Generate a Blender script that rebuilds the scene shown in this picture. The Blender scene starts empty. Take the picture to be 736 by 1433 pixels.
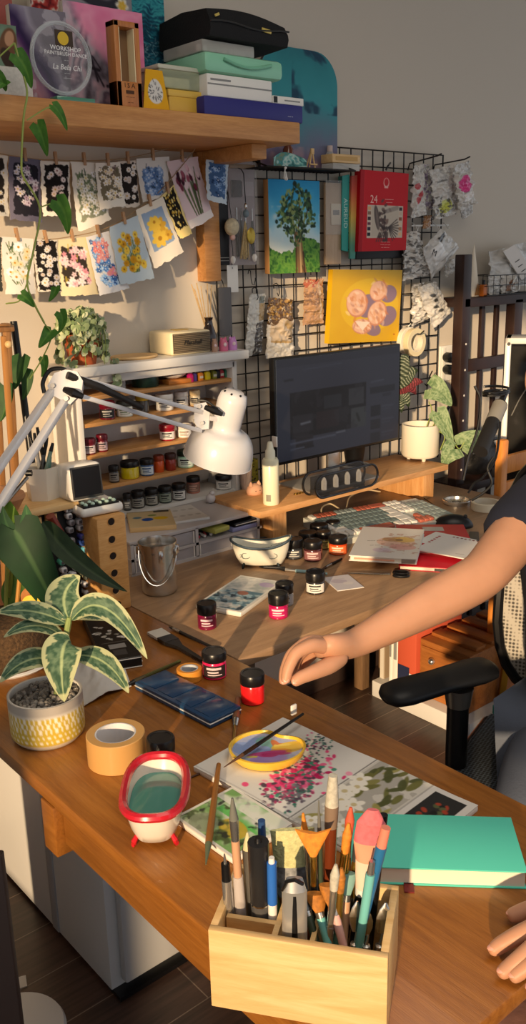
import bpy, bmesh, math, random
import numpy as np
from mathutils import Vector, Matrix, Euler
random.seed(7); rng = np.random.default_rng(11)
PI = math.pi
scn = bpy.context.scene
COL = scn.collection
F = 1268.04; PPX, PPY = 368.0, 716.5
YA, PT, RO = (math.radians(a) for a in (39.987, 15.916, -1.3565))
FW = Vector((math.sin(YA)*math.cos(PT), math.cos(YA)*math.cos(PT), -math.sin(PT)))
R0 = Vector((math.cos(YA), -math.sin(YA), 0)); U0 = R0.cross(FW)
RT = R0*math.cos(RO) + U0*math.sin(RO); UP = -R0*math.sin(RO) + U0*math.cos(RO)
C0 = Vector((0, 0, 1.5))
HF = Vector((math.sin(YA), math.cos(YA), 0))       # horizontal viewing direction
cd = bpy.data.cameras.new('camera'); cam = bpy.data.objects.new('camera', cd); COL.objects.link(cam)
cd.sensor_fit = 'VERTICAL'; cd.sensor_height = 36; cd.lens = F*36/1433; cd.clip_start = 0.02
cam.matrix_world = Matrix(((RT.x, UP.x, -FW.x, 0), (RT.y, UP.y, -FW.y, 0), (RT.z, UP.z, -FW.z, 1.5), (0, 0, 0, 1)))
scn.camera = cam

def ray(x, y): return RT*((x-PPX)/F) - UP*((y-PPY)/F) + FW
def at(x, y, X=None, Y=None, Z=None):
    "the point where the sight line of a photo pixel meets a plane of the room"
    d = ray(x, y)
    t = (X-C0.x)/d.x if X is not None else (Y-C0.y)/d.y if Y is not None else (Z-C0.z)/d.z
    return C0 + d*t
def dp(x, y, depth): return C0 + ray(x, y)*depth
def depth(P): return (Vector(P)-C0).dot(FW)
def pj(P):
    q = Vector(P)-C0; z = q.dot(FW)
    return PPX + F*q.dot(RT)/z, PPY - F*q.dot(UP)/z
def vplane(P, x, y, off=0.0):
    d = ray(x, y); t = ((Vector(P)-C0).dot(HF)+off)/d.dot(HF)
    return C0 + d*t
def ztop(P, py):
    a, b = P[2]-1.5, P[2]+1.5
    for _ in range(40):
        m = (a+b)/2
        if pj((P[0], P[1], m))[1] > py: a = m
        else: b = m
    return (a+b)/2
def stand(xl, xr, yb, z):
    "base centre and radius of a round thing standing at height z, from its left, right and bottom pixel"
    P = at((xl+xr)/2, yb, Z=z); r = (xr-xl)/2*depth(P)/F
    v = (P-C0); v.z = 0; v.normalize()
    P = P + v*r
    return P, r
def rect(pts, z):
    "rectangle (centre, width, depth, turn) from four corner pixels front-left, front-right, back-right, back-left at height z"
    a, b, c, d = [at(x, y, Z=z) for x, y in pts]
    ctr = (a+b+c+d)/4; u = ((b-a)+(c-d))/2; w = ((d-a)+(c-b))/2
    au = math.atan2(u.y, u.x); aw = math.atan2(w.y, w.x)-PI/2
    dlt = (aw-au+PI) % (2*PI)-PI
    return ctr, u.length, w.length, au+dlt/2

def s2l(c): return c/12.92 if c <= .04045 else ((c+.055)/1.055)**2.4
def hx(s):
    s = s.lstrip('#'); return tuple(s2l(int(s[i:i+2], 16)/255) for i in (0, 2, 4))
_M = {}
def mat(name, col='#888888', rough=.5, metal=0, var=0.0, scale=30, bump=0.0, bscale=80, trans=0, ior=1.45, coat=0, alpha=1, sheen=0, sss=0, emit=None, estr=0):
    if name in _M: return _M[name]
    m = bpy.data.materials.new(name); m.use_nodes = True; _M[name] = m
    nt = m.node_tree; b = nt.nodes['Principled BSDF']; c = hx(col)
    b.inputs['Base Color'].default_value = (*c, 1); b.inputs['Roughness'].default_value = rough; b.inputs['Metallic'].default_value = metal
    b.inputs['Transmission Weight'].default_value = trans; b.inputs['IOR'].default_value = ior; b.inputs['Coat Weight'].default_value = coat
    b.inputs['Alpha'].default_value = alpha; b.inputs['Sheen Weight'].default_value = sheen
    if sss: b.inputs['Subsurface Weight'].default_value = sss; b.inputs['Subsurface Radius'].default_value = (.012, .005, .003); b.inputs['Subsurface Scale'].default_value = .5
    if emit: b.inputs['Emission Color'].default_value = (*hx(emit), 1); b.inputs['Emission Strength'].default_value = estr
    if var or bump:
        tc = nt.nodes.new('ShaderNodeTexCoord')
    if var:
        n = nt.nodes.new('ShaderNodeTexNoise'); n.inputs['Scale'].default_value = scale; n.inputs['Detail'].default_value = 5
        nt.links.new(tc.outputs['Object'], n.inputs['Vector'])
        r = nt.nodes.new('ShaderNodeValToRGB'); r.color_ramp.elements[0].position = .3; r.color_ramp.elements[1].position = .7
        r.color_ramp.elements[0].color = (*[v*(1-var) for v in c], 1); r.color_ramp.elements[1].color = (*[min(1, v*(1+var)) for v in c], 1)
        nt.links.new(n.outputs['Fac'], r.inputs['Fac']); nt.links.new(r.outputs['Color'], b.inputs['Base Color'])
    if bump:
        n2 = nt.nodes.new('ShaderNodeTexNoise'); n2.inputs['Scale'].default_value = bscale; n2.inputs['Detail'].default_value = 6
        nt.links.new(tc.outputs['Object'], n2.inputs['Vector'])
        bp = nt.nodes.new('ShaderNodeBump'); bp.inputs['Strength'].default_value = bump; bp.inputs['Distance'].default_value = .004
        nt.links.new(n2.outputs['Fac'], bp.inputs['Height']); nt.links.new(bp.outputs['Normal'], b.inputs['Normal'])
    return m
def wood(name, dark, mid, light, axis='x', rough=.45, stretch=14, scale=4.0, coat=.0, fine=.35, planks=None):
    if name in _M: return _M[name]
    m = bpy.data.materials.new(name); m.use_nodes = True; _M[name] = m
    nt = m.node_tree; N = nt.nodes.new; L = nt.links.new; b = nt.nodes['Principled BSDF']
    b.inputs['Roughness'].default_value = rough; b.inputs['Coat Weight'].default_value = coat
    tc = N('ShaderNodeTexCoord'); mp = N('ShaderNodeMapping'); L(tc.outputs['Object'], mp.inputs['Vector'])
    sc = {'x': (1, stretch, stretch), 'y': (stretch, 1, stretch), 'z': (stretch, stretch, 1)}[axis]
    mp.inputs['Scale'].default_value = sc
    n1 = N('ShaderNodeTexNoise'); n1.inputs['Scale'].default_value = scale; n1.inputs['Detail'].default_value = 6; n1.inputs['Distortion'].default_value = 1.2
    L(mp.outputs['Vector'], n1.inputs['Vector'])
    n2 = N('ShaderNodeTexNoise'); n2.inputs['Scale'].default_value = scale*9; n2.inputs['Detail'].default_value = 3
    L(mp.outputs['Vector'], n2.inputs['Vector'])
    mx = N('ShaderNodeMix'); mx.inputs['Factor'].default_value = fine
    L(n1.outputs['Fac'], mx.inputs[2]); L(n2.outputs['Fac'], mx.inputs[3])
    r = N('ShaderNodeValToRGB'); e = r.color_ramp.elements
    e[0].position = .3; e[0].color = (*hx(dark), 1); e[1].position = .72; e[1].color = (*hx(light), 1)
    k = e.new(.5); k.color = (*hx(mid), 1)
    L(mx.outputs[0], r.inputs['Fac'])
    L(r.outputs['Color'], b.inputs['Base Color'])
    bp = N('ShaderNodeBump'); bp.inputs['Strength'].default_value = .12; bp.inputs['Distance'].default_value = .002
    L(n2.outputs['Fac'], bp.inputs['Height']); L(bp.outputs['Normal'], b.inputs['Normal'])
    return m
def paintmat(rough=.6, name=None, trans=0, coat=0, metal=0):
    "shows the colours painted on a mesh (its colour attribute)"
    nm = name or 'painted_surface_%02d_%02d_%02d' % (int(rough*100), int(coat*100), int(metal*100))
    if nm in _M: return _M[nm]
    m = bpy.data.materials.new(nm); m.use_nodes = True; _M[nm] = m
    nt = m.node_tree; b = nt.nodes['Principled BSDF']; a = nt.nodes.new('ShaderNodeVertexColor'); a.layer_name = 'paint'
    nt.links.new(a.outputs['Color'], b.inputs['Base Color']); b.inputs['Roughness'].default_value = rough; b.inputs['Coat Weight'].default_value = coat
    b.inputs['Metallic'].default_value = metal
    if rough >= .5: b.inputs['Specular IOR Level'].default_value = .2
    return m
def glassmat(name, col='#ffffff', rough=.02, a=.25):
    "thin clear plastic or glass: part see-through, part glossy"
    if name in _M: return _M[name]
    m = bpy.data.materials.new(name); m.use_nodes = True; _M[name] = m
    nt = m.node_tree; N = nt.nodes.new; L = nt.links.new
    o = nt.nodes['Material Output']; b = nt.nodes['Principled BSDF']
    b.inputs['Base Color'].default_value = (*hx(col), 1); b.inputs['Roughness'].default_value = rough
    t = N('ShaderNodeBsdfTransparent'); t.inputs['Color'].default_value = (.95, .95, .95, 1)
    lw = N('ShaderNodeLayerWeight'); lw.inputs['Blend'].default_value = .35
    mt = N('ShaderNodeMath'); mt.operation = 'MULTIPLY_ADD'; mt.inputs[1].default_value = .45; mt.inputs[2].default_value = a
    L(lw.outputs['Facing'], mt.inputs[0])
    mx = N('ShaderNodeMixShader'); L(mt.outputs[0], mx.inputs[0]); L(t.outputs[0], mx.inputs[1]); L(b.outputs[0], mx.inputs[2])
    L(mx.outputs[0], o.inputs['Surface'])
    return m

def rotz(a): return Matrix.Rotation(a, 3, 'Z')
class MB:
    def __init__(s): s.v = []; s.f = []; s.mi = []; s.sm = []; s.vc = {}
    def add(s, vs, fs, mi=0, sm=True, M=None, loc=None):
        o = len(s.v)
        for p in vs:
            p = Vector(p)
            if M is not None: p = M @ p
            if loc is not None: p = p+Vector(loc)
            s.v.append(p)
        for f in fs: s.f.append([i+o for i in f]); s.mi.append(mi); s.sm.append(sm)
        return o
    def box(s, c, size, M=None, mi=0, bev=0, seg=2):
        x, y, z = (q/2 for q in size)
        vs = [(i*x, j*y, k*z) for i in (-1, 1) for j in (-1, 1) for k in (-1, 1)]
        fs = [(0, 1, 3, 2), (4, 6, 7, 5), (0, 4, 5, 1), (2, 3, 7, 6), (0, 2, 6, 4), (1, 5, 7, 3)]
        if bev:
            bm = bmesh.new(); q = [bm.verts.new(v) for v in vs]
            for f in fs: bm.faces.new([q[i] for i in f])
            bmesh.ops.bevel(bm, geom=bm.edges[:], offset=min(bev, x*.98, y*.98, z*.98), segments=seg, profile=.5, affect='EDGES')
            bm.verts.index_update(); vs = [v.co.copy() for v in bm.verts]; fs = [[v.index for v in f.verts] for f in bm.faces]; bm.free()
        s.add(vs, fs, mi, bool(bev), M, c); return s
    def cyl(s, p0, p1, r0, r1=None, n=16, mi=0, caps=True):
        p0 = Vector(p0); p1 = Vector(p1); r1 = r0 if r1 is None else r1
        M = (p1-p0).to_track_quat('Z', 'Y').to_matrix(); vs = []; fs = []
        for k, (p, r) in enumerate(((p0, r0), (p1, r1))):
            for i in range(n):
                a = 2*PI*i/n; vs.append(p+M @ Vector((r*math.cos(a), r*math.sin(a), 0)))
        for i in range(n): j = (i+1) % n; fs.append((i, j, n+j, n+i))
        if caps: fs.append(list(range(n-1, -1, -1))); fs.append(list(range(n, 2*n)))
        s.add(vs, fs, mi, True); return s
    def tube(s, pts, r, n=8, mi=0, closed=False, caps=True, flat=1.0):
        pts = [Vector(p) for p in pts]; m = len(pts); rr = r if hasattr(r, '__len__') else [r]*m
        vs = []; fs = []; nrm = None
        for k, p in enumerate(pts):
            a = pts[k-1] if (k or closed) else pts[k]; b = pts[(k+1) % m] if (k < m-1 or closed) else pts[k]
            t = (b-a); t = t.normalized() if t.length > 1e-9 else Vector((0, 0, 1))
            if nrm is None: nrm = t.orthogonal().normalized() if abs(t.z) > .95 else Vector((0, 0, 1)).cross(t).normalized()
            nrm = (nrm - t*nrm.dot(t)); nrm = nrm.normalized() if nrm.length > 1e-6 else t.orthogonal().normalized()
            bn = t.cross(nrm)
            for i in range(n):
                q = 2*PI*i/n; vs.append(p+nrm*(math.cos(q)*rr[k])+bn*(math.sin(q)*rr[k]*flat))
        for k in range(m if closed else m-1):
            for i in range(n):
                j = (i+1) % n; k2 = (k+1) % m; fs.append((k*n+i, k*n+j, k2*n+j, k2*n+i))
        if caps and not closed: fs.append(list(range(n-1, -1, -1))); fs.append([(m-1)*n+i for i in range(n)])
        s.add(vs, fs, mi, True); return s
    def lathe(s, prof, n=24, M=None, loc=None, mi=0, a0=0, a1=2*PI, sx=1, sy=1):
        full = abs(a1-a0-2*PI) < 1e-6; cols = n if full else n+1; vs = []; fs = []
        for i in range(cols):
            a = a0+(a1-a0)*i/n
            for r, z in prof: vs.append((r*math.cos(a)*sx, r*math.sin(a)*sy, z))
        k = len(prof)
        for i in range(n):
            j = (i+1) % cols
            for q in range(k-1):
                f = [i*k+q, j*k+q, j*k+q+1, i*k+q+1]
                if prof[q][0] < 1e-7: f = [i*k+q, j*k+q+1, i*k+q+1]
                elif prof[q+1][0] < 1e-7: f = [i*k+q, j*k+q, i*k+q+1]
                fs.append(f)
        s.add(vs, fs, mi, True, M, loc); return s
    def ell(s, c, r, M=None, nu=16, nv=10, mi=0):
        r = r if hasattr(r, '__len__') else (r, r, r)
        vs = []; fs = []
        for j in range(nv+1):
            t = PI*j/nv
            for i in range(nu):
                a = 2*PI*i/nu; vs.append((r[0]*math.sin(t)*math.cos(a), r[1]*math.sin(t)*math.sin(a), -r[2]*math.cos(t)))
        for j in range(nv):
            for i in range(nu): k = (i+1) % nu; fs.append((j*nu+i, j*nu+k, (j+1)*nu+k, (j+1)*nu+i))
        s.add(vs, fs, mi, True, M, c); return s
    def prism(s, poly, z0, z1, M=None, loc=None, mi=0, sm=False):
        n = len(poly); vs = [(x, y, z0) for x, y in poly]+[(x, y, z1) for x, y in poly]
        ar = sum(poly[i][0]*poly[(i+1) % n][1]-poly[(i+1) % n][0]*poly[i][1] for i in range(n))
        fs = [(i, (i+1) % n, n+(i+1) % n, n+i) for i in range(n)]+[list(range(n-1, -1, -1)), list(range(n, 2*n))]
        if ar < 0: fs = [list(reversed(f)) for f in fs]
        s.add(vs, fs, mi, sm, M, loc); return s
    def loft(s, rings, mi=0, closed=True, cap0=False, cap1=False, M=None, loc=None, sm=True):
        n = len(rings[0]); vs = [p for r in rings for p in r]; fs = []
        for k in range(len(rings)-1):
            for i in range(n if closed else n-1):
                j = (i+1) % n; fs.append((k*n+i, k*n+j, (k+1)*n+j, (k+1)*n+i))
        if cap0: fs.append(list(range(n-1, -1, -1)))
        if cap1: fs.append([(len(rings)-1)*n+i for i in range(n)])
        s.add(vs, fs, mi, sm, M, loc); return s
    def mesh(s, name, mats, ang=38):
        me = bpy.data.meshes.new(name); me.from_pydata([tuple(v) for v in s.v], [], s.f); me.validate()
        ms = mats if isinstance(mats, (list, tuple)) else [mats]
        for m in ms: me.materials.append(m)
        if len(me.polygons) == len(s.f):
            me.polygons.foreach_set('material_index', s.mi); me.polygons.foreach_set('use_smooth', s.sm)
        bm = bmesh.new(); bm.from_mesh(me); bmesh.ops.recalc_face_normals(bm, faces=bm.faces[:]); bm.to_mesh(me); bm.free()
        me.set_sharp_from_angle(angle=math.radians(ang))
        return me
    def build(s, name, mats, parent=None, world=False, ang=38, label=None):
        if world and parent is not None:
            inv = Matrix.LocRotScale(parent.location, parent.rotation_euler, (1, 1, 1)).inverted()
            s.v = [inv @ v for v in s.v]
        o = bpy.data.objects.new(name, s.mesh(name, mats, ang)); COL.objects.link(o)
        if parent is not None: o.parent = parent
        if label: o['label'] = label
        return o
    def thing(s, name, mats, label, cat, loc=(0, 0, 0), rz=0, group=None, world=False, ang=38):
        if world:
            loc = Vector(loc); s.v = [v-loc for v in s.v]
        o = s.build(name, mats, None, ang=ang); o.location = loc; o.rotation_euler = (0, 0, rz)
        return tag(o, label, cat, group)
def tag(o, label, cat, group=None, kind=None):
    if label: o['label'] = label
    if cat: o['category'] = cat
    if group: o['group'] = group
    if kind: o['kind'] = kind
    return o
def E(name, label, cat, loc=(0, 0, 0), rz=0, group=None):
    o = bpy.data.objects.new(name, None); COL.objects.link(o); o.empty_display_size = .02
    o.location = loc; o.rotation_euler = (0, 0, rz)
    return tag(o, label, cat, group)
def struct(mb, name, mats):
    o = mb.build(name, mats); o['kind'] = 'structure'; return o
def text(name, body, size, matl, parent, M4, depth_=.0004, align='CENTER', shear=0, sx=1):
    cu = bpy.data.curves.new(name, 'FONT'); cu.body = body; cu.size = size; cu.extrude = depth_; cu.align_x = align; cu.align_y = 'CENTER'; cu.shear = shear; cu.resolution_u = 2
    t = bpy.data.objects.new(name, cu); COL.objects.link(t)
    bpy.context.view_layer.update()
    me = bpy.data.meshes.new_from_object(t.evaluated_get(bpy.context.evaluated_depsgraph_get()))
    bpy.data.objects.remove(t); bpy.data.curves.remove(cu)
    me.materials.clear(); me.materials.append(matl)
    me.transform(M4 @ Matrix.Diagonal((sx, 1, 1, 1)))
    o = bpy.data.objects.new(name, me); COL.objects.link(o); o.parent = parent
    return o
def frame4(o, ux, uy):
    "4x4 whose x and y axes are ux, uy"
    ux = Vector(ux).normalized(); uz = ux.cross(Vector(uy)).normalized(); uy = uz.cross(ux)
    return Matrix(((ux.x, uy.x, uz.x, o[0]), (ux.y, uy.y, uz.y, o[1]), (ux.z, uy.z, uz.z, o[2]), (0, 0, 0, 1)))
def copy_tree(o, parent=None):
    c = o.copy(); COL.objects.link(c)
    if parent is not None: c.parent = parent; c.matrix_parent_inverse = o.matrix_parent_inverse.copy()
    for ch in list(o.children): copy_tree(ch, c)
    return c

class Pic:
    def __init__(s, w, h, n=60, bg='#ffffff'):
        s.w, s.h = w, h; s.nx = n; s.ny = max(2, int(round(n*h/w))); s.a = np.ones((s.ny, s.nx, 3))*np.array(s.c(bg))
        s.U, s.V = np.meshgrid(np.linspace(0, 1, s.nx), np.linspace(0, h/w, s.ny)); s.asp = h/w; s.px = 1/(n-1)
    def c(s, c): return tuple(int(c.lstrip('#')[i:i+2], 16)/255 for i in (0, 2, 4)) if isinstance(c, str) else c
    def mix(s, m, c, a=1.0):
        m = np.clip(m, 0, 1)[..., None]*a; s.a = s.a*(1-m)+np.array(s.c(c))*m; return s
    def ell(s, x, y, rx, ry=None, ang=0, c='#000000', a=1.0, soft=1.0):
        ry = rx if ry is None else ry; dx = s.U-x; dy = s.V-y; ca, sa = math.cos(ang), math.sin(ang)
        d = np.sqrt(((dx*ca+dy*sa)/rx)**2+((-dx*sa+dy*ca)/ry)**2); e = s.px*soft/min(rx, ry)
        return s.mix((1-d)/e+.5, c, a)
    def rect(s, x0, y0, x1, y1, c, a=1.0): return s.mix(((s.U >= x0) & (s.U <= x1) & (s.V >= y0) & (s.V <= y1)).astype(float), c, a)
    def line(s, x0, y0, x1, y1, w, c, a=1.0):
        dx, dy = x1-x0, y1-y0; L = dx*dx+dy*dy+1e-12; t = np.clip(((s.U-x0)*dx+(s.V-y0)*dy)/L, 0, 1)
        d = np.hypot(s.U-x0-t*dx, s.V-y0-t*dy); return s.mix((w/2-d)/s.px+.5, c, a)
    def poly(s, pts, c, a=1.0):
        ins = np.zeros_like(s.U, bool); n = len(pts)
        for i in range(n):
            x0, y0 = pts[i]; x1, y1 = pts[(i+1) % n]
            if y0 == y1: continue
            k = ((y0 > s.V) != (y1 > s.V)) & (s.U < (x1-x0)*(s.V-y0)/(y1-y0)+x0); ins ^= k
        return s.mix(ins.astype(float), c, a)
    def noise(s, sc, seed=0, oct_=3):
        r = np.random.default_rng(seed); out = np.zeros_like(s.U); amp = 1; tot = 0
        for o in range(oct_):
            g = r.random((64, 64)); x = s.U*sc*2**o; y = s.V*sc*2**o; xi = x.astype(int) % 63; yi = y.astype(int) % 63
            fx = x-np.floor(x); fy = y-np.floor(y); fx = fx*fx*(3-2*fx); fy = fy*fy*(3-2*fy)
            out += amp*((g[yi, xi]*(1-fx)+g[yi, xi+1]*fx)*(1-fy)+(g[yi+1, xi]*(1-fx)+g[yi+1, xi+1]*fx)*fy); tot += amp; amp *= .5
        return out/tot
    def ramp(s, f, cols):
        f = np.clip(f, 0, .9999)*(len(cols)-1); i = f.astype(int); t = (f-i)[..., None]; cc = np.array([s.c(c) for c in cols]); s.a = cc[i]*(1-t)+cc[i+1]*t; return s
    def flower(s, x, y, r, c, ctr='#e0c060', n=6, c2=None):
        r0 = random.random()*PI
        for k in range(n):
            a = r0+2*PI*k/n; s.ell(x+math.cos(a)*r*.55, y+math.sin(a)*r*.55, r*.5, r*.32, a, c if not c2 or k % 2 else c2)
        s.ell(x, y, r*.26, c=ctr); return s
    def rows(s, x0, y0, x1, n, gap, c, hgt=None, dens=.7, a=1.0):
        "unreadable print: lines of short dashes"
        for k in range(n):
            x = x0; y = y0+k*gap
            xe = x1-(random.random()*.2)*(x1-x0)
            while x < xe:
                l = random.uniform(.02, .06); s.line(x, y, min(x+l, xe), y, hgt or gap*.35, c, a); x += l+.015
        return s
def lin(a): a = np.clip(a, 0, 1); return np.where(a <= .04045, a/12.92, ((a+.055)/1.055)**2.4)
def painted(name, pic, fn, mats, parent=None, thick=0.0008, back='#e8e4dc', world=False, both=False):
    "sheet whose front carries pic; fn(u, v) with u right 0..1, v down 0..1 gives (point, normal)"
    nx, ny = pic.nx, pic.ny; vs = []; cols = []; L = lin(pic.a); bc = [float(s2l(q)) for q in pic.c(back)]
    P = [[fn(i/(nx-1), j/(ny-1)) for i in range(nx)] for j in range(ny)]
    for j in range(ny):
        for i in range(nx): vs.append(tuple(P[j][i][0])); cols.append((*L[j, i], 1))
    for j in range(ny):
        for i in range(nx): vs.append(tuple(P[j][i][0]-P[j][i][1]*thick)); cols.append((*(L[j, i] if both else bc), 1))
    fs = []; o = nx*ny
    for j in range(ny-1):
        for i in range(nx-1):
            a = j*nx+i; fs.append((a, a+nx, a+nx+1, a+1)); fs.append((o+a, o+a+1, o+a+nx+1, o+a+nx))
    for i in range(nx-1):
        fs.append((i, i+1, o+i+1, o+i)); a = (ny-1)*nx+i; fs.append((a+1, a, o+a, o+a+1))
    for j in range(ny-1):
        a = j*nx; fs.append((a+nx, a, o+a, o+a+nx)); a = j*nx+nx-1; fs.append((a, a+nx, o+a+nx, o+a))
    if world and parent is not None:
        inv = Matrix.LocRotScale(parent.location, parent.rotation_euler, (1, 1, 1)).inverted(); vs = [tuple(inv @ Vector(v)) for v in vs]
    me = bpy.data.meshes.new(name); me.from_pydata(vs, [], fs)
    ca = me.color_attributes.new('paint', 'FLOAT_COLOR', 'POINT'); ca.data.foreach_set('color', np.array(cols, dtype=np.float32).ravel())
    me.materials.append(mats); me.polygons.foreach_set('use_smooth', [True]*len(me.polygons)); me.set_sharp_from_angle(angle=math.radians(50))
    ob = bpy.data.objects.new(name, me); COL.objects.link(ob)
    if parent is not None: ob.parent = parent
    return ob
def flat(o, ux, uy):
    "fn for painted(): o is the top-left corner, ux the full width vector, uy the full height vector (down)"
    o = Vector(o); ux = Vector(ux); uy = Vector(uy); n = uy.cross(ux).normalized()
    return lambda u, v: (o+ux*u+uy*v, n)
# ================================================================== the room, the desks, the light
YW = 2.13      # face of the long wall
YG = 2.108     # wire grid in front of it
ZD = .75       # both desk tops
W_front = wood('orange_brown_varnished_wood', '#7b4a1b', '#905a23', '#a2692c', 'y', rough=.32, stretch=16, scale=5, coat=.15, fine=.3)
W_back = wood('grey_brown_laminate_wood', '#85694f', '#98795b', '#aa8a69', 'x', rough=.42, stretch=12, scale=4, fine=.35)
W_pine = wood('pine_wood', '#b98350', '#cf9a63', '#dfb17c', 'x', rough=.5, stretch=10, scale=5)
W_shelf = wood('warm_pine_shelf_wood', '#a86f3a', '#bf8549', '#d19a5e', 'x', rough=.5, stretch=10, scale=4)
W_pine_z = wood('upright_pine_wood', '#b9824c', '#cd975e', '#dcae78', 'z', rough=.5, stretch=10, scale=5)
W_box = wood('pale_birch_wood', '#cfa468', '#dcb67d', '#e6c590', 'x', rough=.5, stretch=9, scale=6, fine=.2)
W_dark = mat('dark_brown_painted_wood', '#2c1b16', .45, var=.25, scale=20)
W_chair = wood('orange_chair_wood', '#c5742a', '#d98a3c', '#e59a4c', 'z', rough=.4, stretch=9, scale=5)
M_white = mat('white_painted_board', '#dcdad6', .45, var=.03, scale=8)
M_wplast = mat('white_plastic', '#e6e4df', .3)
M_black = mat('black_plastic', '#111113', .35)
M_blackm = mat('black_wire', '#0c0c0d', .4)
M_chrome = mat('polished_steel', '#c9c8c4', .16, 1.0)
M_steel = mat('brushed_steel', '#cfccc6', .24, .92)
M_paper = mat('white_paper', '#ebe8e1', .8)
M_red = mat('red_enamel', '#b81a2b', .3)
M_rope = mat('jute_string', '#a58a68', .9)

m = mat('wall_paint', '#cfc5b6', .9, bump=.05, bscale=220)
struct(MB().box((1.6, YW+.06, 1.35), (6.4, .12, 2.7)), 'wall_back', m)
# left wall of the room with the big window the sun comes through
w = MB(); XL = -1.3
w.box((XL-.06, 1.5, 1.35), (.12, 1.26, 2.7)); w.box((XL-.06, -1.315, 2.445), (.12, 4.37, .51)); w.box((XL-.06, -1.315, .2), (.12, 4.37, .4)); w.box((XL-.06, -3.6, 1.35), (.12, .2, 2.7))
struct(w, 'wall_left', m)
w = MB()
for y, ww in ((.855, .03), (.185, .075), (-.045, .13), (-1.3, .06), (-2.4, .06), (-3.47, .06)): w.box((XL-.06, y, 1.295), (.06, ww, 1.79))
w.box((XL-.06, -1.3, .42), (.06, 4.3, .04)); w.box((XL-.06, -1.3, 2.17), (.06, 4.3, .04))
struct(w, 'window_1', M_wplast)
struct(MB().box((1.6, -.8, 2.76), (6.4, 5.9, .12)), 'ceiling', mat('ceiling_paint', '#d8d2c8', .9))
# floor of dark wood-look planks
fm = bpy.data.materials.new('dark_plank_floor'); fm.use_nodes = True; nt = fm.node_tree; N = nt.nodes.new; L = nt.links.new; b = nt.nodes['Principled BSDF']
tc = N('ShaderNodeTexCoord'); mp = N('ShaderNodeMapping'); mp.inputs['Location'].default_value = (.35, -1.42+.1425*20, 0); L(tc.outputs['Object'], mp.inputs['Vector'])
br = N('ShaderNodeTexBrick'); br.inputs['Scale'].default_value = 1; br.inputs['Brick Width'].default_value = .62; br.inputs['Row Height'].default_value = .1425
br.inputs['Mortar Size'].default_value = .0016; br.inputs['Mortar Smooth'].default_value = .3; br.inputs['Bias'].default_value = 0
br.inputs['Color1'].default_value = (*hx('#40302a'), 1); br.inputs['Color2'].default_value = (*hx('#553f35'), 1); br.inputs['Mortar'].default_value = (*hx('#8d7b6c'), 1)
L(mp.outputs['Vector'], br.inputs['Vector'])
m2 = N('ShaderNodeMapping'); m2.inputs['Scale'].default_value = (2, 26, 1); L(tc.outputs['Object'], m2.inputs['Vector'])
nz = N('ShaderNodeTexNoise'); nz.inputs['Scale'].default_value = 3; nz.inputs['Detail'].default_value = 8; L(m2.outputs['Vector'], nz.inputs['Vector'])
rp = N('ShaderNodeValToRGB'); rp.color_ramp.elements[0].position = .3; rp.color_ramp.elements[0].color = (.5, .5, .5, 1); rp.color_ramp.elements[1].position = .7; rp.color_ramp.elements[1].color = (1.25, 1.2, 1.15, 1); L(nz.outputs['Fac'], rp.inputs['Fac'])
mu = N('ShaderNodeMix'); mu.data_type = 'RGBA'; mu.blend_type = 'MULTIPLY'; mu.inputs['Factor'].default_value = 1; L(br.outputs['Color'], mu.inputs[6]); L(rp.outputs['Color'], mu.inputs[7])
L(mu.outputs[2], b.inputs['Base Color']); b.inputs['Roughness'].default_value = .38
struct(MB().box((1.6, -.8, -.05), (6.4, 5.9, .1)), 'floor', fm)
struct(MB().box((2.2, YW-.006, .035), (2.6, .012, .07), bev=.003), 'baseboard_back', mat('dark_baseboard', '#3b2d27', .5))

# sun low from the window on the left, sky light from the open side
sd = bpy.data.lights.new('sun', 'SUN'); so = bpy.data.objects.new('sun', sd); COL.objects.link(so)
el, az = math.radians(9.5), math.radians(35)
so.rotation_euler = Vector((math.cos(az)*math.cos(el), math.sin(az)*math.cos(el), -math.sin(el))).to_track_quat('-Z', 'Y').to_euler()
sd.energy = 5.2; sd.angle = math.radians(1.2); sd.color = hx('#ffdcae')
la = bpy.data.lights.new('overhead_fill', 'AREA'); lo = bpy.data.objects.new('overhead_fill', la); COL.objects.link(lo); lo.location = (.7, .2, 2.68)  # unseen fill lamp, added overhead to brighten the desk tops
la.shape = 'SQUARE'; la.size = 1.6; la.energy = 20; la.color = hx('#fff3e2')
wd = bpy.data.worlds.new('sky'); scn.world = wd; wd.use_nodes = True
wd.node_tree.nodes['Background'].inputs[0].default_value = (*hx('#e9eef6'), 1); wd.node_tree.nodes['Background'].inputs[1].default_value = .75

# front desk: a long orange-brown board running from the wall towards the viewer
t = E('front_desk', 'long orange-brown varnished wooden desk in the foreground, with the plants and brush box on it', 'desk', (.744, 1.27, 0))
MB().box((.744, 1.275, ZD-.0125), (.482, 1.69, .025), bev=.004).build('desktop', W_front, t, True)
ya = at(93, 1150, X=.52).y
MB().box((.524, (ya+.445)/2, ZD-.058), (.018, ya-.445, .065), bev=.002).build('apron', W_front, t, True)
MB().box((.516, ya+.022, ZD-.068), (.03, .04, .085), bev=.003).build('bracket', W_front, t, True)
for x, y in ((.93, .5), (.62, .5), (.93, 2.06), (.56, 2.06)): MB().box((x, y, (ZD-.025)/2), (.05, .05, ZD-.025), bev=.004).build('leg', W_front, t, True)
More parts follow.
